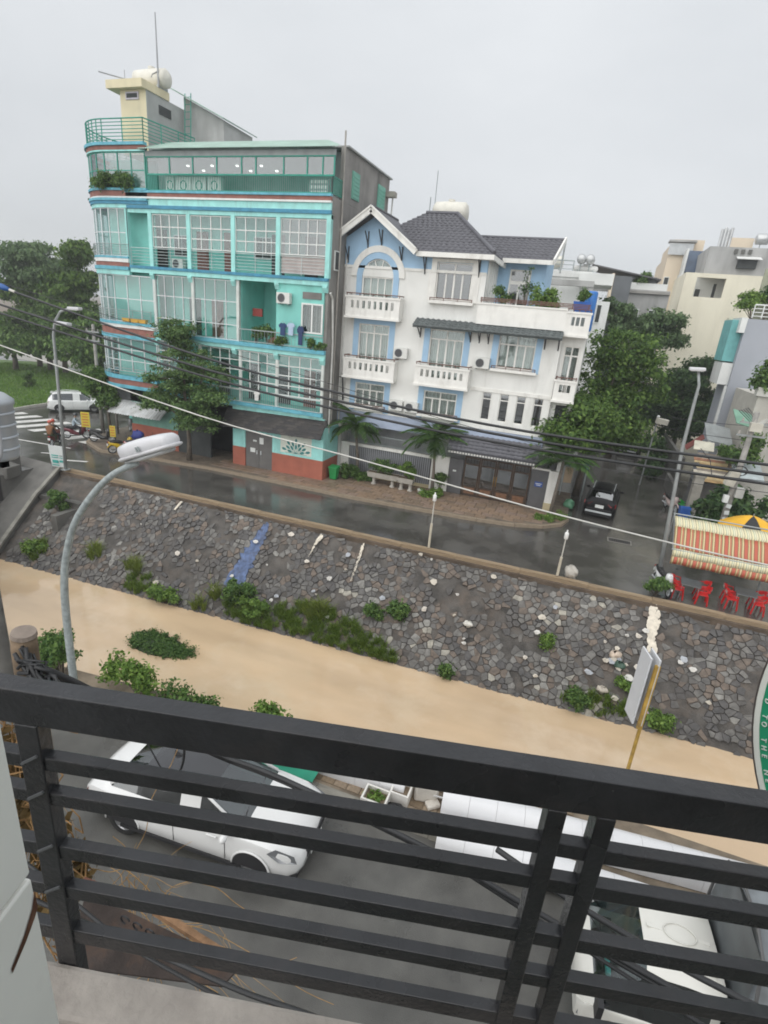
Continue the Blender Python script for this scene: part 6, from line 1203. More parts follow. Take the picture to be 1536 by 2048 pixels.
# debris and banner near the posts
t = thing('rubbish_bag', 'crumpled white rubbish bag beside the post light on the canal wall', 'rubbish', (1.05,22.65,0)); g = G(); g.sph((1.05,22.62,.32), (.28,.2,.33), 10, 7); g.v = [(a+RNG.normal()*.05,b+RNG.normal()*.04,max(.01,c+RNG.normal()*.05)) for a,b,c in g.v]; g.build('bag', mat('bag_white', (.5,.47,.42), .5), t, True)
t = thing('banner_stand', 'white printed banner stand beside the left street lamp', 'banner', (-27.2,21.95,.2)); bz = mat('banner_white', (.60,.63,.62), .6, var=.06); o = G().obox((-27.25,21.9,.92), (.85,.04,1.25), R(12), R(4), 0).build('banner_sheet', bz, t); g = G()
for s_ in (-.4,.4): g.tube([(-27.25+s_,21.9+s_*.2,.15),(-27.25+s_,21.95+s_*.2,1.58)], .018, 6)
g.build('stand', rail_g, t); gr = mat('print_green', (.05,.34,.30), .6)
for k,(a,b,z,h) in enumerate(((-.32,.12,.98,.06),(.18,.36,.98,.05),(-.32,.1,.86,.04),(.18,.36,.86,.04),(-.28,.08,.62,.18),(.16,.36,.66,.12),(-.3,.1,.42,.05))): G().obox((-27.25+(a+b)/2,21.865+(a+b)/2*.2,z), (b-a,.02,h), R(12), R(4), 0).build('print_block', gr if k != 1 else mat('print_grey', (.2,.25,.25), .6), o)
yel = mat('sign_yellow', (.58,.47,.05), .5, var=.04); redp = mat('print_red', (.42,.06,.03), .6)
t = thing('yellow_sign', 'tall yellow notice board standing at the corner kerb', 'sign', (-32.0,28.3,.14), group='yellow notice boards'); o = G().obox((-32.0,28.25,1.45), (.60,.03,1.05), R(20), 0, 0).build('board', yel, t); G().tube([(-32.0,28.3,.1),(-32.0,28.3,1.9)], .03, 6).build('post', galv, t)
for k in range(5): G().obox((-32.0,28.22,1.84-k*.19), (.44-.07*(k % 2),.02,.05), R(20), 0, 0).build('print_line', redp, o)
t = thing('yellow_sign', 'small yellow notice board standing between the parked motorbikes', 'sign', (-28.9,27.6,.14), group='yellow notice boards'); o = G().obox((-28.9,27.55,1.2), (.36,.03,.75), R(25), 0, 0).build('board', yel, t); G().tube([(-28.9,27.6,.1),(-28.9,27.6,1.6)], .03, 6).build('post', galv, t)
for k in range(4): G().obox((-28.9,27.525,1.45-k*.17), (.26,.02,.045), R(25), 0, 0).build('print_line', redp, o)
def utility(label, base, h, r, arms=True):
    t = thing('utility_pole', label, 'utility pole', base, group='utility poles'); x,y,z = base; G().tube([(x,y,z-.1),(x,y,z+h)], [r,r*.68], 12).build('pole', mat('pole_concrete', (.28,.27,.25), .8, var=.25, scale=3, bump=.2), t, True)
    if arms:
        for k in range(2): G().bar((x-.6,y-.1,z+h-.5-k*.6),(x+.6,y-.1,z+h-.5-k*.6),.08,.08).build('cross_arm', galv, t); 
        for k in range(2):
            for s_ in (-.5,0,.5): G().lathe([(0,0),(.05,.0),(.06,.06),(.03,.1),(.05,.14),(0,.18)], (x+s_,y-.1,z+h-.46-k*.6), 8).build('insulator', mat('porcelain', (.4,.38,.35), .3), t)
    return t
utility('concrete utility pole behind the yellow signs at the left corner', (-32.6,30.2,.14), 7.6, .15); utility('slim concrete pole beside the left utility pole', (-31.6,30.6,.14), 5.6, .09, False)
U = utility('cluttered concrete utility pole behind the striped awning', (7.85,29.9,0), 7.2, .17); G().obox((7.6,29.7,4.0), (.4,.35,.75), .2, .1, .15).build('junction_box', mat('box_cream', (.55,.53,.46), .5), U, bevel=.02); G().obox((8.1,29.7,3.35), (.35,.3,.5)).build('junction_box', mat('box_grey', (.42,.42,.40), .5), U, bevel=.02); G().obox((7.62,29.72,2.95), (.22,.25,.35)).build('meter_box', whit, U); G().obox((7.9,29.62,6.55), (.5,.3,.4)).build('junction_box', mat('box_cream', (.55,.53,.46), .5), U)
for k in range(5): G().obox((7.85,29.71,1.2+k*.35), (.22,.02,.2), random.uniform(-.3,.3), 0, random.uniform(-.2,.2)).build('flyer', random.choice((whit, bz, mat('flyer_blue', (.2,.3,.45), .6))), U)
g = G()
for k in range(7):
    a = random.random()*6; P = [(7.85+.3*math.cos(a+q*.9)*(1+.3*random.random()),29.75,4.4+.25*math.sin(a+q*.9)) for q in range(7)]; g.tube(P, .014, 5)
g.tube([(7.6,29.7,4.7),(7.2,29.7,3.9),(6.8,29.9,3.9),(6.6,30.2,4.6),(6.2,31,5.0)], .02, 5); g.build('cable_coil', blk, U)
t = thing('green_bin', 'green wheeled rubbish bin beside the teal wall corner', 'bin', (-13.45,29.6,.14)); G().add([(-13.65,29.4,.2),(-13.25,29.4,.2),(-13.25,29.75,.2),(-13.65,29.75,.2),(-13.72,29.32,.92),(-13.18,29.32,.92),(-13.18,29.85,.92),(-13.72,29.85,.92)], [(0,3,2,1),(0,1,5,4),(1,2,6,5),(2,3,7,6),(3,0,4,7)]).build('bin_body', mat('bin_green', (.02,.26,.07), .5), t, bevel=.02); G().obox((-13.45,29.58,.96), (.6,.6,.07), 0, .08).build('lid', mat('bin_green', (.02,.26,.07), .5), t, bevel=.02)
for s_ in (-.2,.2): G().tube([(-13.45+s_-.03,29.75,.22),(-13.45+s_+.03,29.75,.22)], .09, 10).build('wheel', tyre_m, t)
# planter benches, shrubs along the white fence
def troughplanter(label, x, y, w):
    t = thing('stone_planter', label, 'planter', (x,y,.14), group='stone planters'); s_ = mat('planter_stone', (.38,.36,.32), .8, var=.15, scale=3)
    G().add([(x-w/2,y-.22,.62),(x+w/2,y-.22,.62),(x+w/2,y+.22,.62),(x-w/2,y+.22,.62),(x-w/2-.06,y-.28,.95),(x+w/2+.06,y-.28,.95),(x+w/2+.06,y+.28,.95),(x-w/2-.06,y+.28,.95)], [(0,3,2,1),(0,1,5,4),(1,2,6,5),(2,3,7,6),(3,0,4,7)]).build('trough', s_, t); G().box(x-w/2-.03,x+w/2+.03,y-.24,y+.24,.88,.91).build('soil', soil, t)
    for q in (-.32,.32): G().lathe([(.16,0),(.17,.05),(.1,.12),(.1,.4),(.15,.48),(0,.48)], (x+q*w,y,.14), 10).build('pedestal', s_, t, True)
troughplanter('long stone planter on pedestals in front of the bar fence', -10.4, 30.2, 1.9); troughplanter('short stone planter on pedestals beside the middle palm', -8.9, 30.1, .9)
shrub('broad clipped bonsai growing in the long stone planter', (-10.6,30.2,.9), [(-10.9,30.2,1.45,.8,.4,.3),(-10.2,30.2,1.35,.5,.35,.25)], 2000, .10, lf_mid, 'bonsai', 'plant', per=10, rc=.25); shrub('yellow green bonsai in the short stone planter', (-8.9,30.1,.9), [(-8.9,30.1,1.55,.55,.4,.35),(-8.6,30.1,1.3,.35,.3,.2)], 1300, .10, lf_lite, 'bonsai', 'plant', per=10, rc=.22)
shrub('dense dark shrubs around the foot of the left palm', (-12.6,30.4,.14), [(-13.0,30.3,.6,.5,.5,.45),(-12.3,30.5,.55,.7,.5,.4),(-11.8,30.6,.4,.4,.4,.3)], 2600, .11, lf_mid, 'shrub', 'shrub', per=10, rc=.24); shrub('low green grass clump at the foot of the middle palm', (-7.4,30.0,.14), [(-7.5,29.8,.3,.8,.4,.18),(-7.1,30.2,.4,.5,.4,.25)], 1300, .11, lf_lite, 'ground_plants', 'plant', per=10, rc=.2); shrub('weedy green clump at the pavement corner', (-.4,29.7,.14), [(-.6,29.6,.25,.7,.4,.13),(.0,30.2,.3,.5,.4,.15)], 1100, .10, lf_lite, 'ground_plants', 'plant', per=10, rc=.2); shrub('potted leafy plant beside the white pot near the gate', (-7.0,31.0,.2), [(-7.0,31.0,1.0,.4,.3,.35)], 600, .12, lf_mid, 'potted_plant', 'plant', per=6, rc=.22)
t = thing('white_pot', 'white plant pot on the pavement by the middle palm', 'pot', (-7.9,29.9,.14)); G().lathe([(0,0),(.13,0),(.17,.28),(.19,.30),(.17,.31),(.15,.28),(0,.26)], (-7.9,29.9,.155), 14).build('pot', whit, t, True)
t = thing('rubbish_bag', 'green and white rubbish bag at the corner by the black car', 'rubbish', (.55,32.9,0)); g = G(); g.sph((.55,32.9,.28), (.35,.25,.32), 10, 7); g.v = [(a+RNG.normal()*.04,b+RNG.normal()*.04,max(.01,c+RNG.normal()*.04)) for a,b,c in g.v]; g.build('bag', mat('bag_green', (.12,.30,.18), .4), t, True); 
t = thing('market_tent', 'dark turquoise tarpaulin shelter behind the corner palm', 'shelter', (.7,36,0)); G().slab((-.2,35.0,2.2),(1.3,34.9,2.1),(1.4,36.6,2.5),(-.2,36.6,2.6),.03).build('tarpaulin', mat('tarp_teal', (.03,.14,.13), .6, var=.2), t); g = G()
for a,b in ((-.1,35.1),(1.2,35.0),(1.3,36.5),(-.1,36.5)): g.tube([(a,b,0),(a,b,2.25)], .03, 6)
g.build('poles', rail_g, t); G().obox((.2,35.2,1.5), (.5,.05,1.0), .2).build('side_cloth', mat('cloth_tan', (.4,.3,.2), .8), t)
# ================================================================== RIGHT SIDE: WALL, SHACK, AWNING, CAFE
aw1 = stripemat('awning_yellow', [(0,(.66,.60,.38)),(.30,(.30,.34,.22)),(.40,(.70,.67,.50)),(.55,(.38,.39,.26)),(.64,(.66,.60,.40)),(.88,(.32,.30,.20))], .26); aw2 = stripemat('awning_red', [(0,(.44,.10,.06)),(.30,(.22,.13,.06)),(.38,(.52,.44,.22)),(.50,(.42,.14,.08)),(.66,(.22,.18,.08)),(.76,(.56,.47,.26)),(.9,(.26,.1,.05))], .36)
AWN = thing('striped_awning', 'red and cream striped canvas awning over the canal-side cafe', 'awning', (7.5,25,0))
g = G(); nseg = 30; x0, x1 = 4.85, 13.5
def sheet(prof, mt, name, wav=.03):
    g = G(); n_ = 60
    for i in range(n_+1):
        x = x0+(x1-x0)*i/n_
        for (y,z) in prof: g.v.append((x, y+wav*.4*math.sin(i*.9), z+wav*.3*math.sin(i*.9+y)-.0))
    k = len(prof)
    for i in range(n_):
        for j in range(k-1): a = i*k+j; g.f.append((a,a+k,a+k+1,a+1)); g.m.append(0)
    o = g.build(name, mt, AWN, True); sd_ = o.modifiers.new('thick','SOLIDIFY'); sd_.thickness = .006; return o
sheet([(25.5,2.82),(25.2,2.76),(24.9,2.66),(24.85,2.48)], aw1, 'top_valance'); sheet([(24.87,2.55),(24.6,2.35),(24.3,2.05),(24.05,1.85)], aw2, 'upper_canvas'); sheet([(24.03,1.84),(23.93,1.72),(23.9,1.52)], aw1, 'middle_band'); sheet([(23.9,1.53),(23.86,1.35),(23.88,1.2)], aw2, 'lower_valance', .04)
g = G(); g.tube([(4.8,25.6,2.9),(13.5,25.6,2.9)], .03); g.tube([(4.8,24.0,1.8),(13.5,24.0,1.8)], .025)
for x in (4.85,8.8,12.8): g.tube([(x,25.6,0),(x,25.6,2.95)], .035); g.tube([(x,25.6,2.9),(x,24.0,1.8)], .025)
g.build('frame', galv, AWN); G().obox((5.25,24.0,1.28), (.75,.03,.25), 0, .15).build('loose_flap', mat('flap_grey', (.5,.48,.46), .5), AWN)
def umbrella(label, c, r):
    t = thing('parasol', label, 'parasol', (c[0],c[1],0)); ym = mat('parasol_yellow', (.70,.38,.02), .6); g = G(); km = G(); n_ = 8; top = Vector((c[0],c[1],c[2]+.62))
    for k in range(n_):
        a, b = 2*PI*k/n_+.2, 2*PI*(k+1)/n_+.2; G_ = km if k in (1,5) or k == 3 else g; G_ = km if k % 4 == 1 else g
        rows = []
        for q in range(6): f = q/5; rr_ = r*f; zz = c[2]+.62*(1-f**1.6); rows.append([(c[0]+rr_*math.cos(a+(b-a)*m/3),c[1]+rr_*math.sin(a+(b-a)*m/3),zz-.03*f*math.sin(PI*m/3)) for m in range(4)])
        for q in range(5):
            for m in range(3): G_.add([rows[q][m],rows[q][m+1],rows[q+1][m+1],rows[q+1][m]], [(0,3,2,1)])
    g.build('yellow_canopy', ym, t, True); km.build('black_canopy', mat('parasol_black', (.02,.02,.02), .6), t, True); G().tube([(c[0],c[1],0),(c[0],c[1],c[2]+.72)], .025, 8).build('pole', galv, t); g = G()
    for k in range(n_): a = 2*PI*k/n_+.2; g.tube([(c[0],c[1],c[2]+.45),(c[0]+r*.97*math.cos(a),c[1]+r*.97*math.sin(a),c[2]-.02)], .008, 4)
    g.build('ribs', galv, t); return t
umbrella('large yellow and black parasol behind the striped awning', (8.25,27.2,2.35), 1.25)
redpl = mat('red_plastic', (.50,.012,.012), .4, var=.05); steel = mat('table_steel', (.16,.17,.18), .25, .7, var=.15, scale=2)
def plastic_chair(mt, label, cat='chair'):
    t = thing('plastic_chair', label, cat); G().box(-.2,.2,-.2,.2,.40,.43).build('seat', mt, t, bevel=.02, world=False)
    g = G()
    for i in range(9):
        a = R(200+i*17.5); b = R(200+(i+1)*17.5) if i < 8 else None
        if b: 
            P = [(.24*math.cos(q), .24*math.sin(q)*-1 if False else -.24*math.sin(q)) for q in (a,b)]
            hz = [.80-.12*abs(i-4)/4, .80-.12*abs(i+1-4)/4]; lo = .62 if i in (2,3,4,5) else .55
            g.slab((P[0][0],P[0][1],lo),(P[1][0],P[1][1],lo),(P[1][0]*1.08,P[1][1]*1.08,hz[1]),(P[0][0]*1.08,P[0][1]*1.08,hz[0]),.02)
    g.build('backrest', mt, t, world=False); G().box(-.11,.11,.262,.268,.62,.74).build('back_label', mat('pale_print', (.55,.45,.42), .5), t, world=False)
    for sx in (-1,1):
        for sy in (-1,1): G().bar((sx*.17,sy*.17,.41),(sx*.22,sy*.22,0),.045,.045).build('leg', mt, t, world=False)
        G().tube([(sx*.22,-.16,.42),(sx*.25,-.14,.6),(sx*.25,.1,.62),(sx*.22,.2,.62)], .022, 6).build('armrest', mt, t, world=False)
    return t
ch0 = plastic_chair(redpl, 'x'); used = [False]
def chair(label, x, y, rz, z=0):
    t = ch0 if not used[0] else copytree(ch0); used[0] = True; t.location = (x,y,z); t.rotation_euler = (0,0,rz); t['label'] = label; t['group'] = 'red plastic chairs at the canal cafe'
def ctable(label, x, y, rz):
    t = thing('cafe_table', label, 'table', (x,y,0), rz, 'steel cafe tables'); G().box(-.38,.38,-.36,.36,.68,.71).build('tabletop', steel, t, bevel=.01, world=False); G().box(-.35,.35,-.33,.33,.64,.68).build('apron', galv, t, world=False)
    for sx in (-.30,.30):
        for sy in (-.28,.28): G().tube([(sx,sy,.66),(sx*1.08,sy*1.1,0)], .02, 6).build('leg', galv, t, world=False)
ctable('steel cafe table nearest the white scooter', 5.75, 23.5, R(-8)); ctable('steel cafe table at the right edge of the picture', 7.8, 23.7, R(-6))
for k,(x,y,rz,lb) in enumerate(((5.28,23.25,95,'red plastic chair left of the first cafe table, nearer the canal'),(5.30,23.80,88,'red plastic chair left of the first cafe table, farther back'),(6.20,23.2,-92,'red plastic chair right of the first cafe table, nearer the canal'),(6.28,23.8,-85,'red plastic chair right of the first cafe table, farther back'),(7.3,23.4,92,'red plastic chair left of the second cafe table, nearer the canal'),(7.32,23.95,88,'red plastic chair left of the second cafe table, farther back'),(8.25,23.4,-92,'red plastic chair right of the second cafe table, nearer the canal'),(8.32,23.95,-88,'red plastic chair right of the second cafe table, farther back'))): chair(lb, x, y, R(rz))
gch = plastic_chair(mat('green_plastic', (.02,.36,.06), .4), 'bright green plastic chair beside the side street scooter'); gch.location = (7.25,37.0,0); gch.rotation_euler = (0,0,R(120))
t = thing('blue_crate', 'blue plastic panel leaning in the side street by the pillar', 'crate', (7.1,35.0,0)); G().obox((7.1,34.9,.45), (.6,.35,.8), .2, -.3).build('panel', mat('blue_plastic', (.03,.12,.42), .4), t, bevel=.02); G().obox((7.1,34.72,.45), (.45,.04,.6), .2, -.3).build('inset', mat('blue_inset', (.02,.09,.33), .4), t)
wl = thing('gate_pillar', 'weathered concrete pillar standing at the side street entrance', 'pillar', (7.4,35.2,0)); G().obox((7.4,35.2,1.35), (.5,.45,2.7), .1).build('shaft', conc, wl, bevel=.02); G().obox((7.4,35.2,2.76), (.6,.55,.12), .1).build('cap', conc, wl)
w2 = thing('side_street_wall', 'low stained concrete wall along the right of the side street', 'wall', (8,44,0)); g = G(); G().box(6.9,7.12,38.5,43,0,1.0).build('wall_section', conc_d, w2); G().box(7.6,7.85,43,54,0,2.2).build('wall_section', conc_d, w2); G().box(7.7,9.5,36.3,36.5,0,2.2).build('wall_section', conc_d, w2)
sk = thing('patchwork_shack', 'shack with patchwork rusty sheet roof beside the side street', 'shack', (8.5,37,0)); cols = [(.33,.22,.10),(.42,.32,.17),(.25,.12,.07),(.48,.44,.36),(.20,.17,.14),(.50,.40,.22)]
G().box(7.75,9.6,36.6,37.6,0,2.2).build('wall', mat('shack_wall', (.09,.08,.07), .9, var=.3), sk)
for k in range(11):
    y = 35.6+k*.17; z = 2.45+k*.12; G().obox((8.45+random.uniform(-.15,.15),y,z), (2.1+random.uniform(-.2,.3),.26,.03), random.uniform(-.04,.04), .55).build('roof_plank', mat('plank%d' % (k % 6), cols[k % 6], .7, var=.3, scale=3, bump=.3), sk)
G().slab((7.1,37.4,3.9),(8.2,37.3,3.9),(8.3,38.2,4.3),(7.2,38.3,4.3),.04).build('white_sheet', mat('sheet_cream', (.58,.55,.45), .5), sk); G().slab((6.9,38.5,3.6),(7.7,38.3,4.5),(7.9,40,4.5),(7.0,40,3.6),.05).build('red_sheet', mat('sheet_red', (.22,.06,.05), .6, var=.2), sk); G().slab((7.9,38.5,4.4),(9.4,38.5,4.2),(9.4,40.5,5.0),(7.9,40.5,5.2),.05).build('grey_sheet', mat('sheet_grey', (.30,.32,.32), .6, var=.2), sk); G().slab((9.0,35.0,3.0),(10.6,34.8,2.9),(10.6,36.6,3.6),(9.1,36.6,3.6),.05).build('pale_sheet', mat('sheet_blue', (.40,.45,.46), .5, var=.2), sk)
shrub('large spiky green plant clump behind the striped awning', (8.7,32.0,0), [(8.2,31.5,1.6,.9,.8,.9),(9.3,31.8,1.8,1.0,.8,1.0),(8.8,33.0,2.2,1.0,.8,.9),(7.7,32.8,1.4,.6,.6,.9)], 4200, .24, lf_dark, 'garden_bush', 'shrub', per=12, rc=.4); shrub('light green sprawling bush on the shack roof', (9.0,36.5,3.3), [(8.9,36.3,4.2,.9,.5,.5),(9.7,36.0,4.6,.7,.5,.6)], 1500, .18, lf_mid, 'roof_bush', 'shrub', per=8, rc=.35); shrub('dark hedge at the foot of the side street wall', (6.2,46,0), [(6.3,45,1.0,.7,1.6,.8),(6.5,48,1.4,.8,1.6,1.1),(6.3,51,1.2,.8,1.5,.9)], 3500, .2, lf_dark, 'hedge', 'shrub', per=12, rc=.45)
shrub('green weeds at the foot of the right street lamp', (4.5,23.0,0), [(4.45,22.9,.45,.4,.35,.35)], 900, .10, lf_mid, 'weeds', 'plant', per=8, rc=.2)
t = thing('house_lamp_post', 'small lamp post with a flat sign beside the side street trees', 'lamp post', (5.2,42,0)); G().tube([(5.2,42,0),(5.3,42,4.8)], .05, 8).build('post', galv, t); G().obox((5.6,42,4.7), (.8,.3,.35), 0, .1, .1).build('sign_box', mat('box_cream', (.55,.53,.46), .5), t); G().sph((5.3,41.95,5.0), .1, 8, 6).build('bulb', whit, t, True)
# ================================================================== CANAL BANKS: PLANTS AND RUBBISH
grass_m = leafmat('bank_grass', (.07,.125,.018), (.13,.21,.03), (.24,.32,.06)); grass_y = leafmat('yellow_grass', (.10,.14,.02), (.18,.24,.04), (.28,.33,.08))
def grasspatch(name, label, pts, n, h, mt, w=.012, kind='stuff'):
    """pts: (x, t, rx, rt) patches on the slope"""
    P = []; tot = sum((rx*rt)**.8 for _,_,rx,rt in pts)
    for (x,t,rx,rt) in pts:
        per = max(20, int(n*(rx*rt)**.8/tot))
        a = RNG.random(per)*2*PI; r = RNG.random(per)**.6
        tc_ = [(x+rx*random.random()**.5*math.cos(q), t+rt*random.random()**.5*math.sin(q)) for q in [random.random()*6.28 for _ in range(max(3,per//38))]]
        for k in range(per): c_ = random.choice(tc_); P.append(sp(c_[0]+random.gauss(0,.06), min(1.0,c_[1]+random.gauss(0,.010)), .05))
    P = np.array(P); V, F = blades(P, h*(.5+.8*RNG.random(len(P))), w, .8)
    o = bpy.data.objects.new(name, npmesh(name, V, F, mt)); C.objects.link(o); return tag(o, label, 'grass', kind=kind)
grasspatch('bank_grass', 'green grass growing along the waterline of the stone embankment', [(-11.9,.95,.9,.10),(-10.8,.90,.9,.14),(-9.6,.86,1.0,.16),(-8.4,.86,1.0,.18),(-7.4,.90,.9,.14),(-6.4,.94,.8,.10),(-5.4,.98,.6,.06),(-12.9,.88,.6,.1),(2.9,.92,1.4,.07),(-18.2,.90,.8,.1),(-24.8,.85,.6,.1)], 11000, .30, grass_m)
grasspatch('yellow_grass', 'yellow green grass tufts scattered on the embankment', [(-14.2,.82,.25,.05),(-9.2,.78,.4,.06),(-9.0,.76,.3,.04),(-18.9,.80,.4,.06),(-14.6,.98,.25,.04),(-21.5,.75,.3,.06)], 1500, .55, grass_y, .014)
for lb,x,t_,lo,n_,m_,sz in (('bright leafy bush at the waterline near the lamp post',-16.5,.97,(.85,.4,.35),1500,lf_lite,.13),('grey green bush under the blue paint stain',-12.9,.84,(.7,.5,.55),1700,lf_mid,.14),('green bush right of the blue stain at the waterline',-12.0,.92,(.7,.45,.45),1500,lf_lite,.12),('small leafy plant on the upper embankment right of the grass',-5.6,.62,(.45,.3,.4),700,lf_mid,.13),('dark leafy plant left of a small plant above the grass',-6.6,.66,(.4,.25,.25),500,lf_mid,.12),('lone bright bush on the right embankment',.6,.56,(.28,.25,.28),600,lf_lite,.10),('grey green bush beside the culvert mouth',-25.4,.42,(.75,.5,.6),1700,lf_mid,.14),('low yellow green bush at the foot of the culvert wall',-25.0,.84,(.5,.4,.35),800,lf_lite,.13),('leafy weed clump near the purple bag',4.9,.92,(.5,.3,.25),700,lf_lite,.12),('weed clump at the right waterline',2.0,.93,(.5,.3,.25),600,lf_mid,.12),('green creeper on the rubbish slope',3.9,.72,(.5,.3,.25),500,lf_lite,.12),('waterline weed below the lone bush',-3.0,.99,(.3,.2,.3),350,lf_mid,.11)):
    b = sp(x, t_, .02); shrub(lb, tuple(b), [(b.x,b.y-.05,b.z+lo[2]*.9,lo[0],lo[1],lo[2])], n_, sz, m_, 'bank_bush', 'shrub', per=12, rc=.22)
# floating weed island: one mound of leaves
cl = lobes_to_clumps([(-14.4,15.0,-3.42,1.15,.62,.10),(-13.5,15.0,-3.44,.9,.4,.06),(-15.0,15.2,-3.42,.6,.4,.08)], 26, .15, .28, .5)
V, F = leafcloud(cl, 9000, .06, .8, 0); t = thing('weed_island', 'round mat of green weeds floating in the muddy canal', 'plants', (-14.3,15,-3.5)); V -= np.array((-14.3,15,-3.5)); o = bpy.data.objects.new('foliage', npmesh('foliage', V, F, leafmat('weed_green', (.04,.09,.022), (.075,.15,.035), (.13,.21,.055)))); C.objects.link(o); o.parent = t
G().sph((-14.35,15.0,-3.5), (1.25,.68,.12), 20, 6).build('mat_base', mat('weed_base', (.03,.05,.02), .9), t, True)
# rubbish on the slope: scraps and bags
scol = [(.62,.60,.56),(.55,.50,.42),(.40,.42,.45),(.60,.55,.48),(.50,.22,.18),(.15,.25,.40)]
n_ = 0
for k in range(58):
    x = random.uniform(-22,9); t_ = random.random()**.8*.95
    if k > 40: x = random.gauss(3.4,.7); t_ = random.gauss(.6,.14)
    if not .03 < t_ < .98: continue
    b = sp(x, t_, .14); s_ = random.uniform(.06,.17); g = G(); q = 6; P = [b+Vector((s_*math.cos(2*PI*i/q)*random.uniform(.6,1.3),s_*.7*math.sin(2*PI*i/q)*random.uniform(.6,1.3),s_*.5*math.sin(2*PI*i/q)+random.uniform(0,.05))) for i in range(q)]; top = b+Vector((0,-.03,.08))
    g.add([*P, top, b-Vector((0,0,.06))], [(i,(i+1)%q,q) for i in range(q)]+[((i+1)%q,i,q+1) for i in range(q)]); m_ = mat('scrap%d' % (k % 6), scol[k % 6 if k > 40 else k % 4], .6)
    o = g.build('litter', m_); tag(o, 'scrap of pale litter caught on the embankment stones', 'litter', 'scraps of litter on the embankment')
for lb,x,t_,r_,c in (('purple white rubbish bag at the waterline below the signboard',4.45,.88,.2,(.45,.33,.42)),('white plastic bag on the embankment below the cream post light',-2.6,.55,.2,(.66,.64,.58)),('pale rag in the rubbish heap on the right slope',3.2,.50,.25,(.55,.45,.36)),('dark green bag in the rubbish heap on the right slope',3.4,.58,.22,(.05,.10,.07)),('grey plastic sheet near the rubbish heap waterline',2.9,.80,.22,(.48,.43,.36))):
    b = sp(x, t_, .1); g = G(); g.sph((b.x,b.y,b.z+.05), (r_,r_*.7,r_*.6), 10, 6); g.v = [(a+RNG.normal()*.035,bb+RNG.normal()*.03,c_+RNG.normal()*.03) for a,bb,c_ in g.v]; o = g.build('rubbish_bag', mat('bag_%.2f' % c[0], c, .5, var=.2, scale=6), smooth=True); tag(o, lb, 'rubbish')
# ================================================================== NEAR SIDE
# curved street lamp on the near pavement
t = thing('street_lamp', 'large near street lamp with curved galvanised pole leaning over the canal', 'street lamp', (-10.55,8.15,.12))
pole = [(-10.55,8.15,.1),(-10.52,8.14,1.27),(-10.47,8.12,2.4),(-10.38,8.1,3.4),(-10.22,8.1,4.19),(-9.83,8.1,5.14),(-9.22,8.1,5.93),(-8.6,8.1,6.5),(-7.95,8.1,6.86)]
def smooth(P, k=4):
    P = [Vector(p) for p in P]; out = []
    for i in range(len(P)-1):
        a, b, c, d = P[max(i-1,0)], P[i], P[i+1], P[min(i+2,len(P)-1)]
        for j in range(k):
            t = j/k; out.append(.5*((2*b)+(c-a)*t+(2*a-5*b+4*c-d)*t*t+(3*b-a-3*c+d)*t**3))
    return out+[P[-1]]
pp = smooth(pole); G().tube(pp, [.095-.032*i/(len(pp)-1) for i in range(len(pp))], 14).build('pole', mat('galv_spotted', (.36,.40,.40), .55, .3, var=.25, scale=9), t, True); G().lathe([(0,0),(.24,0),(.24,.03),(.13,.05),(.11,.25),(.10,.25)], (-10.55,8.15,.12), 16).build('base_flange', galv, t)
dirv = Vector((1,0,.40)).normalized(); nv = Vector((-.40,0,1)).normalized(); c0 = Vector((-8.18,8.1,6.86))
def headloft(secs, name, mt, par):
    g = G(); n_ = 20
    for (s,w,h,zo) in secs:
        for k in range(n_):
            a = 2*PI*k/n_; ca, sa = math.cos(a), math.sin(a); e = .62; yy = w*math.copysign(abs(ca)**e,ca); zz = h*math.copysign(abs(sa)**e,sa); g.v.append(tuple(c0+dirv*s+Vector((0,yy,0))+nv*(zz+zo)))
    for i in range(len(secs)-1):
        for k in range(n_): g.f.append((i*n_+k,i*n_+(k+1)%n_,(i+1)*n_+(k+1)%n_,(i+1)*n_+k)); g.m.append(0)
    g.f.append(tuple(range(n_))[::-1]); g.f.append(tuple((len(secs)-1)*n_+k for k in range(n_))); g.m += [0,0]
    return g.build(name, mt, par, True)
hd = headloft([(0,.14,.10,.17),(.05,.20,.14,.18),(.3,.25,.165,.18),(.62,.255,.165,.18),(1.0,.25,.15,.17),(1.2,.235,.13,.16),(1.28,.19,.09,.15)], 'lamp_head', mat('lamp_white', (.64,.64,.66), .28, var=.04), t); headloft([(-.02,.20,.03,.05),(.05,.245,.045,.05),(.5,.275,.05,.05),(1.0,.27,.05,.05),(1.24,.25,.045,.05),(1.31,.20,.03,.05)], 'housing_rim', mat('lamp_rim', (.55,.55,.56), .35), hd); headloft([(.1,.18,.03,-.02),(.5,.22,.05,-.03),(1.1,.2,.04,-.02)], 'lens', mat('lamp_lens', (.45,.46,.46), .15), hd)
g = G(); q = c0+dirv*.62; g.bar(q+Vector((0,-.275,0))+nv*.10,q+Vector((0,-.29,0))+nv*.2,.03,.02); g.bar(q+dirv*.06+Vector((0,-.275,0))+nv*.10,q+dirv*.06+Vector((0,-.29,0))+nv*.2,.03,.02); g.build('latch', rail_g, hd)
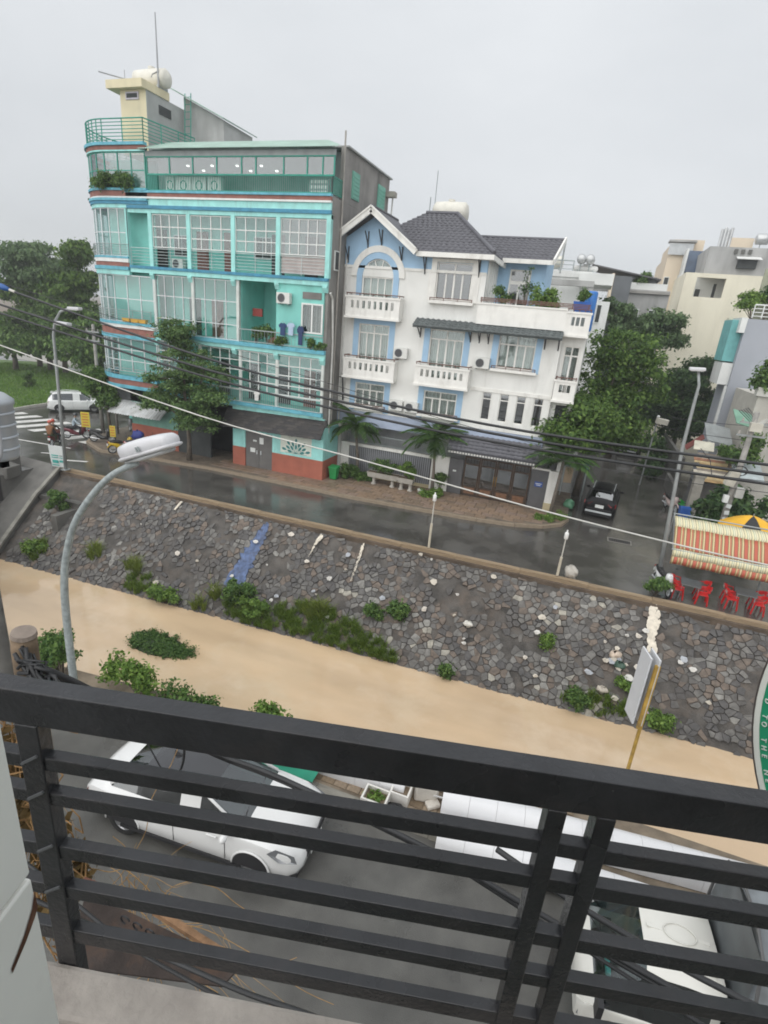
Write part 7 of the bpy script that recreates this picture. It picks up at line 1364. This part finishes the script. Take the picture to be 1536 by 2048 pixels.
# black power cables and thin wires
cabm = mat('black_cable', (.022,.023,.025), .45, var=.2, scale=4)
def cable(label, pts, r, mt, name='power_cable', cat='cable', group=None, ext=(6,6)):
    P = smooth(pts, 5); d0 = (P[0]-P[1]).normalized()*ext[0]; d1 = (P[-1]-P[-2]).normalized()*ext[1]
    return tag(G().tube([P[0]+d0, *P, P[-1]+d1], r, 7).build(name, mt, smooth=True), label, cat, group)
CY = 7.5
cable('uppermost of three thick black power cables crossing the canal view', [(-10.08,CY,9.88),(-5.89,CY,9.13),(-3.22,CY,8.84),(-.62,CY,8.69),(2.24,CY,8.71)], .019, cabm); cable('middle of three thick black power cables crossing the canal view', [(-10.28,CY,9.6),(-5.9,CY,8.95),(-3.21,CY,8.72),(-.6,CY,8.58),(2.28,CY,8.59)], .020, cabm); cable('lowest of three thick black power cables crossing the canal view', [(-10.31,CY,9.45),(-5.9,CY,8.83),(-3.2,CY,8.59),(-.58,CY,8.47),(2.31,CY,8.48)], .019, cabm)
cable('thin white cable sagging below the black power cables', [(-10.44,CY,8.87),(-5.93,CY,8.16),(-3.15,CY,7.91),(-.44,CY,7.65),(1.56,CY,7.51),(2.6,CY,7.47)], .011, mat('white_cable', (.55,.54,.50), .5))
t = thing('cable_joint', 'blue wrapped joint on the uppermost power cable at the left edge', 'cable joint', (-10.2,CY,9.9)); G().tube([(-10.5,CY,9.98),(-10.35,CY,9.95),(-10.12,CY,9.9),(-9.98,CY,9.87)], [.03,.055,.055,.03], 8).build('wrapping', mat('blue_wrap', (.02,.09,.28), .5), t, True); G().tube([(-9.98,CY,9.87),(-9.85,CY,9.84)], .024, 8).build('ferrule', mat('pale_pipe', (.55,.53,.48), .6), t)
thin = mat('thin_wire', (.03,.03,.032), .5)
for lb,P in (('thin service wire running from the teal building to the side street, upper',[(-30,27,8.9),(-13.9,28.3,6.2),(-5,27.5,5.0),(3,27.5,4.4),(12,28,4.6)]),('thin service wire running from the teal building to the side street, lower',[(-31,26.8,7.9),(-13.9,28.2,5.7),(-5,27.3,4.55),(3,27.3,3.95),(12,28,4.1)]),('thin wire crossing the side street at tree height',[(3,40,6.0),(6,38,5.5),(12,36,6.0)]),('thin wire crossing the side street below the upper one',[(3,40,5.2),(6,38,4.8),(12,36,5.0)])): cable(lb, P, .016, thin, 'service_wire', 'wire')
t = thing('wire_bracket_pole', 'short dark bracket pole for wires at the white house corner', 'bracket', (-13.7,30.9,5.2)); G().tube([(-13.7,30.85,4.9),(-13.7,30.6,6.5)], .05, 8).build('pole', thin, t); G().bar((-13.9,30.6,6.3),(-13.5,30.6,6.3),.06,.05).build('arm', thin, t)
# cables close under the balcony
cable('pair of thick black cables sagging below the railing over the parked car, upper one', [(-3.75,2.55,7.12),(-3.6,3.0,6.55),(-3.3,4.1,5.06),(-2.31,4.2,4.94),(-.57,4.2,4.75),(.46,4.2,4.52),(1.3,4.2,4.35)], .030, cabm, ext=(.01,6)); cable('pair of thick black cables sagging below the railing over the parked car, lower one', [(-3.75,2.58,7.06),(-3.55,3.1,6.36),(-3.2,4.15,4.96),(-2.31,4.22,4.87),(-.57,4.22,4.69),(.46,4.22,4.42),(1.3,4.2,4.2)], .020, cabm, ext=(.01,6))
cable('black cable crossing in front of the white truck roof', [(.55,4.2,4.93),(.91,4.2,4.80),(1.51,4.2,4.64),(2.09,4.2,4.50),(3.2,4.2,4.35)], .03, cabm, ext=(.5,6)); cable('black cable crossing in front of the white truck door', [(1.5,4.2,4.25),(2.0,4.2,4.15),(2.61,4.2,4.1),(3.4,4.2,4.05)], .024, cabm, ext=(.8,6))
cable('thin black cable below the balcony ledge, left one', [(-2.6,2.0,5.45),(-2.33,2.0,5.38),(-1.57,2.0,5.37),(-.9,2.0,5.42)], .014, cabm); cable('thin black cable below the balcony ledge, right one', [(-1.75,2.0,5.52),(-1.33,2.0,5.58),(-.87,2.0,5.70),(-.2,2.0,5.8)], .018, cabm)
# utility pole with cut top, dead vines and transformer at the left
t = thing('wooden_pole', 'weathered brown round pole top wrapped with cables and dead vines at the left', 'pole', (-4.0,2.6,0)); G().tube([(-4.02,2.62,0),(-3.97,2.6,4),(-3.87,2.6,7.2),(-3.855,2.6,7.33)], [.125,.11,.098,.092], 16).build('pole', mat('brown_pole', (.16,.115,.075), .85, var=.35, scale=5, bump=.5, bscale=18), t, True); G().cyl((-3.855,2.6,7.325),(-3.85,2.6,7.36),.098,.09,16).build('pole_cap', mat('cap_brown', (.22,.18,.15), .8, var=.3, scale=8), t)
g = G()
for k in range(16):
    a0 = random.random()*6; P = [(-3.75+.35*q/6+random.uniform(-.05,.05)+(q > 3)*.05, 2.5+random.uniform(-.08,.08), 7.18-.10*q*.5+.10*math.sin(a0+q*1.3)) for q in range(7)]; g.tube(P, random.uniform(.009,.02), 6)
g.build('cable_bundle', cabm, t, True)
g = G(); vin = mat('dead_vine', (.26,.15,.06), .9, var=.35, scale=6)
for k in range(120):
    x0_ = -3.95+random.gauss(0,.16); z0_ = random.uniform(4.0,6.8); P = [Vector((x0_,2.45,z0_))]
    for q in range(5): P.append(P[-1]+Vector((random.gauss(.02,.09),random.gauss(0,.06),random.gauss(-.07,.10))))
    g.tube(P, random.uniform(.003,.009), 4, False)
g.build('dead_vines', vin, t)
V, F = leafcloud(lobes_to_clumps([(-4.05,2.5,5.6,.22,.2,1.0),(-3.85,2.5,4.6,.3,.2,.5)], 14, .08, .16), 900, .07, .2, .3); V -= np.array((-4.0,2.6,0)); o = bpy.data.objects.new('dry_leaves', npmesh('dry_leaves', V, F, lf_dry)); C.objects.link(o); o.parent = t
t = thing('dead_creeper', 'tangle of dry straw coloured creeper hanging below the railing beside the car', 'plant', (-3.3,2.9,4.0)); g = G()
for k in range(60):
    P = [Vector((-3.5+random.gauss(.25,.40),2.9+random.gauss(0,.15),4.05+random.gauss(-.05,.22)))]; d = Vector((random.gauss(.05,.1),0,random.gauss(.01,.09)))
    for q in range(6): d += Vector((random.gauss(0,.06),random.gauss(0,.03),random.gauss(-.014,.055))); P.append(P[-1]+d)
    g.tube(smooth(P,3), random.uniform(.002,.005), 4, False)
g.build('stems', mat('straw', (.36,.22,.09), .85, var=.35, scale=8), t)
t = thing('hanging_wire_ends', 'loose hanging wire ends and twig near the left rail post', 'wire', (-3.0,3.2,6.0)); g = G(); g.tube(smooth([(-2.83,3.2,6.15),(-2.84,3.2,5.95),(-2.9,3.2,5.75),(-3.02,3.2,5.62),(-3.05,3.2,5.6)]), .012, 6); g.tube(smooth([(-3.32,3.2,6.0),(-3.2,3.2,5.82),(-3.12,3.2,5.68),(-3.06,3.2,5.58)]), .008, 6); g.build('wire_ends', cabm, t, True)
t = thing('transformer', 'grey pole mounted transformer with hoses at the left edge', 'transformer', (-7.15,5,7.6)); G().lathe([(0,0),(.26,0),(.28,.05),(.28,.72),(.30,.74),(.30,.80),(.2,.88),(0,.90)], (-7.36,5,7.72), 20).build('tank', mat('transformer_grey', (.42,.45,.48), .45, .3, var=.1), t, True); G().tube(smooth([(-7.12,4.85,8.45),(-6.98,4.8,8.5),(-6.94,4.8,8.2),(-6.96,4.8,7.9),(-7.09,4.8,7.72)]), .022, 8).build('hose', mat('hose_grey', (.33,.34,.35), .6), t, True); G().box(-7.34,-7.09,4.715,4.72,8.15,8.32).build('label_plate', whit, t); G().box(-7.29,-7.12,4.705,4.71,8.2,8.24).build('label_print', redp, t); G().tube([(-7.14,4.8,7.2),(-7.14,4.8,7.62)], .045, 10).build('bushing', thin, t)
for k_ in range(4): G().lathe([(.282,0),(.292,.01),(.292,.03),(.282,.04)], (-7.36,5,7.85+k_*.16), 20).build('tank_ring', mat('transformer_grey', (.42,.45,.48), .45), t, True)
for k_ in range(3): G().lathe([(.03,0),(.05,.03),(.03,.06),(.05,.09),(.03,.12),(.05,.15),(.02,.2)], (-7.5+k_*.14,4.9,8.6), 10).build('bushing_insulator', mat('porcelain', (.4,.38,.35), .3), t, True); G().tube([(-7.95,5,0),(-7.95,5,9.5)], [.11,.09], 12).build('support_pole', mat('pole_concrete', (.28,.27,.25), .8), t, True); G().bar((-7.95,5,7.66),(-7.2,5,7.66),.1,.1).build('bracket', galv, t)
# signboard on a yellow post
sg = thing('canal_signboard', 'white double sided signboard edge-on on a rusty yellow post', 'sign', (2.42,10.2,.12)); sb_ = mat('board_white', (.60,.61,.63), .5, var=.05, dirt=.3, dcol=(.4,.38,.34)); yp_ = mat('yellow_post', (.42,.26,.05), .6, var=.35, scale=5, dirt=.7, dcol=(.16,.12,.09), dscale=3)
for k,off in enumerate((-.05,.07)):
    d = Vector((-.27,.96,0)).normalized(); a = Vector((2.30+off*1.3,10.15,2.72)); G().obox(tuple(a+d*.22+Vector((0,0,.78))), (.44,.035,1.55), math.atan2(d.y,d.x)).build('board', sb_, sg, bevel=.006)
G().tube([(2.42,10.22,.1),(2.40,10.22,2.6)], .035, 10).build('post', yp_, sg); G().obox((2.37,10.17,3.4), (.10,.05,1.5), .28).build('edge_frame', yp_, sg)
# white wrapped rolls, green sheet and boxes on the near pavement
roll_m = mat('white_wrap', (.68,.68,.69), .4, var=.05, scale=2, dirt=.25, dcol=(.45,.44,.42), dscale=2)
def roll(label, p0, p1, w, h, seg=.55):
    p0 = Vector(p0); p1 = Vector(p1); d = p1-p0; L_ = d.length; t = thing('white_roll', label, 'roll', tuple(p0), group='white wrapped rolls on the near pavement'); u = d/L_; s_ = Vector((-u.y,u.x,0)).normalized(); n_ = max(1, round(L_/seg))
    for k in range(n_):
        g = G(); a = p0+u*(L_*k/n_+.0025); b = p0+u*(L_*(k+1)/n_-.0025); o_ = 0; q = 14
        for c in (a,b):
            for j in range(q+1): an = PI*j/q; g.v.append(tuple(c+s_*(w/2*math.cos(an))+Vector((0,0,h*.35+h*.65*math.sin(an))) if 0 < j < q else c+s_*(w/2*math.cos(an))))
        m_ = q+1
        for j in range(q): g.f.append((j,j+1,m_+j+1,m_+j)); g.m.append(0)
        g.f.append(tuple(range(m_))[::-1]); g.f.append(tuple(range(m_,2*m_))); g.m += [0,0]
        o = g.build('segment', roll_m, t, True); o.data.set_sharp_from_angle(angle=R(40))
    G().bar(p0+Vector((0,0,.01)), p1+Vector((0,0,.01)), w*.9, .02).build('backing_board', mat('board_grey', (.6,.6,.6), .6), t)
    G().bar(p0-u*.2+Vector((0,0,h*.45)), p0+Vector((0,0,h*.45)), .025, .025).build('end_rod', mat('rod_white', (.6,.6,.6), .4), t); return t
roll('thick white wrapped roll lying along the near canal edge', (-1.12,8.98,.14), (6.2,9.75,.14), .62, .55); roll('white wrapped roll lying on the kerb in front of the thick roll', (-1.0,8.18,.15), (5.6,8.55,.15), .58, .45); roll('short white wrapped roll behind the planter boxes', (-4.2,8.95,.14), (-1.95,9.05,.14), .6, .5)
t = thing('corrugated_sheet', 'green corrugated sheet lying beside the white car', 'sheet', (-5,8.4,.15)); g = G(); n_ = 26
for i in range(n_):
    a = i/n_; b = (i+.5)/n_; c = (i+1)/n_
    for (u0_,u1_,h0,h1) in ((a,b,0,.035),(b,c,.035,0)):
        def P(s,u,h): x = -6.4+2.55*s; return (x, 8.05+.08*s*1+.95*u, .30+.05*s+.02*u+h)
        g.quad(P(0,u0_,h0),P(1,u0_,h0),P(1,u1_,h1),P(0,u1_,h1))
g.build('sheet', mat('green_pvc', (.06,.36,.25), .45, var=.15, scale=2, dirt=.3, dcol=(.10,.2,.15)), t); G().box(-6.2,-4.0,8.3,8.9,.13,.27).build('support_timber', mat('old_timber', (.17,.13,.09), .8), t)
def foambox(label, x, y, w, d, h, fill):
    t = thing('foam_planter', label, 'planter', (x,y,.14), group='foam planter boxes'); m_ = mat('foam_white', (.66,.64,.60), .7, var=.08, dirt=.5, dcol=(.35,.3,.24), dscale=3); g = G(); e = .04
    g.box(x-w/2,x+w/2,y-d/2,y-d/2+e,.15,.15+h); g.box(x-w/2,x+w/2,y+d/2-e,y+d/2,.15,.15+h); g.box(x-w/2,x-w/2+e,y-d/2+e,y+d/2-e,.15,.15+h); g.box(x+w/2-e,x+w/2,y-d/2+e,y+d/2-e,.15,.15+h); g.build('box', m_, t); G().box(x-w/2+e,x+w/2-e,y-d/2+e,y+d/2-e,.15,.15+h*.7).build('soil', soil, t)
    if fill: V, F = leafcloud(np.array([(x,y,.15+h*.75,w*.35,d*.35,.06)]), 160, .05, .6); V -= np.array((x,y,.14)); o = bpy.data.objects.new('seedlings', npmesh('seedlings', V, F, lf_lite)); C.objects.link(o); o.parent = t; o['kind'] = 'stuff'
foambox('white foam planter box with seedlings on the near pavement', -2.45, 8.42, .55, .42, .28, True); foambox('white foam planter box behind the seedling box', -2.0, 8.80, .42, .40, .30, False)
t = thing('concrete_block', 'chipped white concrete block between the two rolls', 'block', (-1.5,9.1,.14)); G().obox((-1.52,9.12,.36), (.5,.42,.45), .3, .05, .08).build('block', mat('block_white', (.55,.52,.47), .8, var=.2, bump=.4, dirt=.6, dcol=(.25,.2,.15), dscale=4), t, bevel=.05); G().obox((-1.3,8.9,.2), (.3,.2,.1), .7).build('chip', mat('block_white', (.55,.52,.47), .8), t, bevel=.03)
t = thing('black_bag', 'black plastic rubbish bag beside the foam boxes', 'bag', (-2.0,8.42,.14)); g = G(); g.sph((-1.98,8.40,.24), (.24,.14,.12), 10, 6); g.v = [(a+RNG.normal()*.025,b+RNG.normal()*.02,c+RNG.normal()*.02) for a,b,c in g.v]; g.build('bag', blk, t, True)
t = thing('grey_pipe', 'pale grey pipe lying on the near road by the lamp post', 'pipe', (-10.3,7.5,0)); G().tube([(-10.45,7.95,.10),(-10.6,6.6,.075)], .075, 12).build('pipe', mat('pipe_pale', (.42,.46,.45), .6, var=.15, scale=6), t, True); G().tube([(-10.445,7.97,.10),(-10.46,7.86,.10)], .088, 12).build('socket', mat('pipe_pale', (.42,.46,.45), .6), t, True)
t = thing('concrete_slab', 'tan concrete slab lying on the near kerb behind the car boot', 'slab', (-9.4,8.4,.1)); G().obox((-9.2,8.35,.2), (1.7,.4,.12), .02).build('slab', tan, t, bevel=.02); G().obox((-9.9,8.0,.06), (.35,.22,.12), .4).build('broken_piece', whit, t, bevel=.02)
for lb,x,y,lo,n_,m_ in (('leafy green shrub on the near bank left of the lamp post',-11.6,8.9,[(-11.7,8.8,.95,.5,.4,.5),(-12.3,8.8,.6,.4,.4,.4)],1300,lf_mid),('tall weedy shrub on the near bank right of the lamp post',-9.3,9.3,[(-10.0,9.0,.75,.4,.3,.42),(-9.5,9.0,.7,.22,.2,.5),(-9.1,9.0,.6,.2,.2,.45)],1100,lf_lite),('low weedy shrub on the near bank behind the top rail',-7.2,9.4,[(-8.3,9.2,.35,.55,.35,.25),(-7.6,9.3,.25,.4,.3,.15)],700,lf_mid),('brown stemmed weeds at the near bank edge',-5.6,9.6,[(-5.8,9.6,.35,.5,.3,.2)],500,lf_lite)):
    shrub(lb, (x,y-.25,.12), lo, n_, .10, m_, 'bank_shrub', 'shrub', per=14, rc=.20, stems=10)
for k,(lb,m_) in enumerate((('white rubbish lump on the near bank at the left edge, farthest up',whit),('blue rubbish bag on the near bank at the left edge',mat('bag_blue', (.25,.35,.55), .5)),('grey rubbish sheet on the near bank at the left edge',mat('flap_grey', (.5,.48,.46), .5)),('rust brown rubbish piece on the near bank at the left edge',mat('rust_piece', (.25,.12,.07), .8)),('pale pink rubbish bag on the near bank at the left edge',mat('bag_pink', (.6,.45,.42), .5)),('black rubbish bag on the near bank at the left edge',blk))):
    x = -22.0+k*.85; y = 9.8-(x+19.4)*.68; g = G(); g.sph((x+.25,y+.4,-.55), (.3,.22,.2), 10, 7); g.v = [(a_+RNG.normal()*.04,b_+RNG.normal()*.04,c_+RNG.normal()*.04) for a_,b_,c_ in g.v]; tag(g.build('rubbish_piece', m_, smooth=True), lb, 'rubbish', 'rubbish dumped on the near bank')
# rusty sheet sticking out below the balcony
t = thing('rusty_awning', 'rusty dark metal awning edge jutting out below the balcony', 'awning', (-2.6,2.5,5.0)); ru = mat('rust_dark', (.045,.033,.028), .8, var=.5, scale=3, bump=.3, dirt=.6, dcol=(.16,.08,.04), dscale=2); G().slab((-3.3,2.40,4.92),(-3.0,1.9,4.90),(-1.75,2.25,4.95),(-1.68,2.42,4.98),.02).build('sheet', ru, t); G().bar((-2.55,2.42,5.10),(-1.66,2.42,4.97),.05,.055).build('edge_timber', mat('rust_timber', (.26,.15,.08), .85, var=.4, scale=9, bump=.5), t); G().bar((-3.35,2.43,5.0),(-2.5,2.43,5.11),.03,.05).build('edge_angle', mat('rust_red', (.15,.06,.04), .8, var=.3), t)
g = G()
for k in range(5): x = -2.75+k*.13; g.tube([(x+.05*math.cos(a),2.3,5.02+.05*math.sin(a)) for a in [R(q) for q in range(20,300,40)]], .008, 5)
g.build('bent_wires', blk, t)
# small truck: white cab, tarpaulin load
TX, TY, TA = 3.2, 6.72, R(184)
TR = thing('parked_truck', 'small white truck with grey tarpaulin load parked below the balcony', 'truck', (TX,TY,0), TA); tw = mat('truck_white', (.68,.67,.62), .35, var=.04, coat=.3)
# local: x forward
cabst = [(-.15,.70,.45,.95,1.84,.70,.60),(-.02,.76,.4,1.0,1.88,.74,.62),(.35,.77,.4,1.0,1.9,.74,.62),(.72,.77,.4,1.0,1.88,.74,.62),(.86,.77,.4,.99,1.84,.74,.62),(1.40,.77,.42,.96,1.05,.76,.72),(1.52,.75,.45,.90,.96,.72,.64),(1.60,.66,.5,.78,.82,.6,.5)]
def cabin():
    import bmesh
    rows = []
    for (x,w,zs,zb,zr,wg,wrf) in cabst:
        half = [(w*.95,zs),(w,zs+.15),(w,zb-.05),(w*.985,zb),(wg,zb+.01),(wrf+.03,zr-.08),(wrf*.9,zr-.01),(wrf*.5,zr+.015),(0,zr+.02)]; rows.append([Vector((x,y,z)) for y,z in half]+[Vector((x,-y,z)) for y,z in half[-2::-1]])
    nk = len(rows[0]); mid = (nk-1)//2; parts = {}
    for i in range(len(rows)-1):
        for k in range(nk-1):
            kk = k if k < mid else nk-2-k; b = 'cab_body'
            if kk == 4 and 1 <= i < 5: b = 'side_windowL' if k < mid else 'side_windowR'
            if kk >= 5 and i == 4: b = 'windscreen'
            parts.setdefault(b, G()).add([rows[i][k],rows[i+1][k],rows[i+1][k+1],rows[i][k+1]], [(0,1,2,3)])
    parts['cab_body'].add(rows[0], [tuple(range(nk))]); parts['cab_body'].add(rows[-1], [tuple(range(nk))[::-1]])
    for b,g in parts.items():
        me = g.mesh(b, tw if b == 'cab_body' else scrglass if b == 'windscreen' else carglass); bm_ = bmesh.new(); bm_.from_mesh(me); bmesh.ops.remove_doubles(bm_, verts=bm_.verts, dist=.0005); bmesh.ops.recalc_face_normals(bm_, faces=bm_.faces); bm_.to_mesh(me); bm_.free(); me.polygons.foreach_set('use_smooth', [True]*len(me.polygons)); me.set_sharp_from_angle(angle=R(35))
        o = bpy.data.objects.new('side_window' if 'side' in b else b, me); C.objects.link(o); o.parent = TR
cabin()
for s_ in (-1,1):
    g = G(); g.box(1.34,1.42,s_*.86-.09,s_*.86+.09,1.0,1.28); g.bar((1.2,s_*.72,1.05),(1.36,s_*.82,1.1),.03,.03); g.build('mirror', blk, TR, world=False)
    G().add([(1.35,s_*.775,.62),(1.58,s_*.70,.60),(1.55,s_*.70,.80),(1.30,s_*.775,.84)], [(0,1,2,3),(3,2,1,0)]).build('headlight', lampw, TR, world=False)
    G().bar((.25,s_*.785,.82),(.42,s_*.785,.82),.03,.03).build('door_handle', blk, TR, world=False)
    for x in (1.0,-1.9): wheel(TR, x, s_*.68, .29, .18, s_)
    G().bar((1.42,s_*.78,.42),(-.1,s_*.78,.42),.02,.05).build('sill_trim', blk, TR, world=False)
g = G()
for s_ in (-.42,0,.42): g.bar((-.05,s_,1.90),(.8,s_*.98,1.905),.05,.012)
g.build('roof_ribs', tw, TR, world=False); G().tube([(.12+.0,.02+.16*math.cos(a),1.925) if False else (.35+.22*math.cos(a),.14*math.sin(a),1.925) for a in [2*PI*k/20 for k in range(21)]], .009, 5, False).build('roof_swage', tw, TR, True, world=False)
G().box(1.05,1.22,-.6,.6,.95,1.02).build('dashboard', mat('seat_dark', (.03,.03,.03), .8), TR, world=False); G().tube([(1.0,.36+.17*math.cos(a),1.12+.15*math.sin(a)) for a in [2*PI*k/16 for k in range(17)]], .014, 6, False).build('steering_wheel', blk, TR, world=False); G().box(.2,.6,-.6,.6,.6,1.1).build('seats', mat('seat_grey', (.2,.21,.22), .8), TR, world=False); G().box(1.16,1.22,.1,.35,1.03,1.12).build('dash_pack', mat('cyan_sticker', (.15,.5,.5), .5), TR, world=False)
for s_ in (-.3,.3): G().tube([(1.40,s_-.2,1.07),(1.25,s_+.2,1.22)], .012, 5).build('wiper', blk, TR, world=False)
lettering('CÔNG TY', .13, mat('print_dark', (.05,.05,.06), .6), TR, Matrix.Translation((.62,.79,.72)) @ Matrix.Rotation(PI,4,'Z') @ Matrix.Rotation(R(90),4,'X'), ext=.002)
G().add([(1.18,.785,.66),(1.28,.785,.75),(1.15,.787,.82),(1.05,.785,.70)], [(0,1,2,3),(3,2,1,0)]).build('rust_patch', mat('rust_orange', (.36,.20,.05), .8), TR, world=False); G().box(-3.0,-.2,-.6,.6,.45,.62).build('chassis', blk, TR, world=False); G().box(-3.1,-.22,-.80,.80,.62,.78).build('cargo_bed', mat('bed_grey', (.2,.2,.2), .6), TR, world=False)
tarp = mat('grey_tarp', (.16,.175,.185), .38, var=.25, scale=2.5, bump=.25, bscale=5); g = G(); n_, mrow = 28, 13
for i in range(n_+1):
    x = -.24-2.9*i/n_
    for j in range(mrow):
        a = -1+2*j/(mrow-1); yy = .86*a; zz = 2.95-.30*abs(a)**2.2 if abs(a) < .86 else 2.95-.30*.72-(abs(a)-.86)*13
        wr_ = .03*math.sin(i*1.7+j*.9)+.02*math.sin(i*.8-j*1.7); g.v.append((x+.02*math.sin(j*2.1), yy+wr_*.5, zz+wr_))
for i in range(n_):
    for j in range(mrow-1): a = i*mrow+j; g.f.append((a,a+1,a+mrow+1,a+mrow)); g.m.append(0)
g.f.append(tuple(range(mrow))); g.m.append(0); g.build('tarpaulin', tarp, TR, True, world=False)
for x in (-.24,-1.2,-2.2,-3.1): G().tube([(x-.02,y,z) for y,z in ((-.88,.8),(-.88,2.3),(-.72,2.78),(-.3,2.97),(.3,2.97),(.72,2.78),(.88,2.3),(.88,.8))], .022, 6).build('tarp_hoop', mat('hoop', (.1,.1,.1), .5), TR, world=False)
# ================================================================== BALCONY
yr = .23638; tv = Vector((math.cos(yr),math.sin(yr),0)); nv2 = Vector((-math.sin(yr),math.cos(yr),0)); D0 = .95
def bp(s, d, z): v = tv*s+nv2*d; return Vector((v.x, v.y, z))
rblack = mat('railing_black', (.027,.028,.031), .28, .0, var=.3, scale=7, bump=.12, bscale=60, rvar=.08, dirt=.5, dcol=(.06,.052,.05), dscale=6, spec=.45)
BR = thing('balcony_railing', 'black painted steel balcony railing across the foreground', 'railing', tuple(bp(0,D0,8.13)))
def rbar(name, s0, s1, z0, z1, d0, d1):
    c = bp((s0+s1)/2,(d0+d1)/2,(z0+z1)/2); return G().obox(tuple(c), (s1-s0,d1-d0,z1-z0), yr).build(name, rblack, BR, bevel=.003)
rbar('top_rail', -2.2, 2.4, 9.0, 9.1, D0-.0, D0+.052)
for z0,z1 in ((8.858,8.90),(8.742,8.784),(8.551,8.597),(8.396,8.44),(8.208,8.262)): rbar('bar', -2.2, 2.4, z0, z1, D0+.004, D0+.036)
for s,w in ((-.905,.060),(.362,.042),(.468,.042),(1.75,.06)): rbar('post', s-w/2, s+w/2, 8.0, 9.0, D0-.002, D0+.042)
g = G()
for z in (8.90,8.784,8.597,8.44): 
    a = bp(-.93,D0-.004,z-.02); b = bp(-.885,D0-.004,z+.012); g.bar(a, b, .008, .006)
g.build('weld_beads', mat('weld', (.11,.115,.12), .5), BR)
LG = thing('balcony_ledge', 'grey concrete balcony ledge under the railing', 'ledge', tuple(bp(0,.85,8.0))); lm = mat('ledge_concrete', (.40,.365,.33), .85, var=.18, scale=6, bump=.3, bscale=40, dirt=.5, dcol=(.24,.21,.19), dscale=5)
G().obox(tuple(bp(0,.885,8.02)), (4.6,.13,.20), yr).build('kerb', lm, LG, bevel=.015); G().obox(tuple(bp(0,.42,7.96)), (4.6,.80,.12), yr).build('floor', mat('balcony_floor', (.17,.18,.155), .7, var=.15, scale=5), LG); G().obox(tuple(bp(0,.5,7.75)), (4.6,.86,.3), yr).build('slab', lm, LG)
DF = thing('window_jamb', 'white painted window jamb with a rusty crack at the left edge', 'window frame', tuple(bp(-.7,.5,8.02))); dm = mat('jamb_white', (.80,.80,.76), .55, var=.05, scale=4, dirt=.35, dcol=(.33,.31,.27), dscale=4)
G().obox(tuple(bp(-.525,.29,8.605)), (.03,.42,1.17), yr).build('jamb_lower', dm, DF, bevel=.004); G().obox(tuple(bp(-.526,.29,10.2)), (.032,.42,2.0), yr).build('jamb_upper', dm, DF, bevel=.004)
G().obox(tuple(bp(.3,-2.6,5.6)), (4.6,3.1,11.2), yr).build('unseen_house_block', mat('unseen_house_render', (.30,.28,.25), .85, var=.15, scale=1), LG)  # unseen house block behind the camera, added to darken the railing fronts
g = G(); g.add([tuple(bp(-.5085,d_,z)) for d_,z in ((.499,9.165),(.49,9.14),(.47,9.115),(.44,9.09),(.44,9.08),(.47,9.10),(.49,9.118),(.499,9.128))], [tuple(range(8)),tuple(range(8))[::-1]]); g.build('rust_crack', mat('jamb_rust', (.16,.08,.05), .8, var=.4, scale=20), DF)
# round green sign hanging at the right of the balcony
RS = thing('round_sign', 'round green projecting sign with pale rim and curved lettering at the right edge', 'sign', (1.92,1.9,8.60), -.7); RR_ = 1.15
def disc(r0, r1, y0, y1, mt, name, n_=96):
    g = G()
    for k in range(n_):
        a, b = 2*PI*k/n_, 2*PI*(k+1)/n_; P = [(r*math.cos(t), r*math.sin(t)) for r,t in ((r0,a),(r1,a),(r1,b),(r0,b))] if r0 > 0 else [(0,0)]+[(r1*math.cos(t), r1*math.sin(t)) for t in (a,b)]; g.yprism(P, y0, y1)
    return g.build(name, mt, RS, world=False)
disc(RR_-.007,RR_,-.006,.03,mat('sign_edge', (.07,.06,.055), .6),'outer_rim'); disc(RR_-.032,RR_-.007,-.004,.03,mat('sign_rim', (.72,.74,.68), .5, var=.06),'pale_rim'); disc(0,RR_-.032,0,.03,mat('sign_green', (.015,.30,.15), .5, var=.06),'green_face')
let = mat('letter_pale', (.72,.76,.72), .5); txt = 'D TO THE NE'
for k,ch in enumerate(txt):
    if ch == ' ': continue
    a = R(187+k*2.05); M = Matrix.Translation((1.098*math.cos(a),-.004,1.098*math.sin(a))) @ Matrix.Rotation(R(90),4,'X') @ Matrix.Rotation(a+R(90),4,'Z')
    lettering(ch, .032, let, RS, M, 'letter', .003)
G().bar((0,.02,1.14),(0,.02,1.9),.03,.03).build('hanger', galv, RS, world=False)

# ================================================================== DAMP AIR
hz = bpy.data.materials.new('damp_air'); hz.use_nodes = True; tt_ = hz.node_tree; tt_.nodes.clear(); oo_ = tt_.nodes.new('ShaderNodeOutputMaterial'); vv_ = tt_.nodes.new('ShaderNodeVolumePrincipled'); vv_.inputs['Color'].default_value = (.93,.95,.97,1); vv_.inputs['Density'].default_value = .0011; vv_.inputs['Anisotropy'].default_value = .2; tt_.links.new(vv_.outputs[0], oo_.inputs['Volume'])
tag(G().box(-950,950,-30,1550,-6,27).build('haze', hz), kind='stuff')
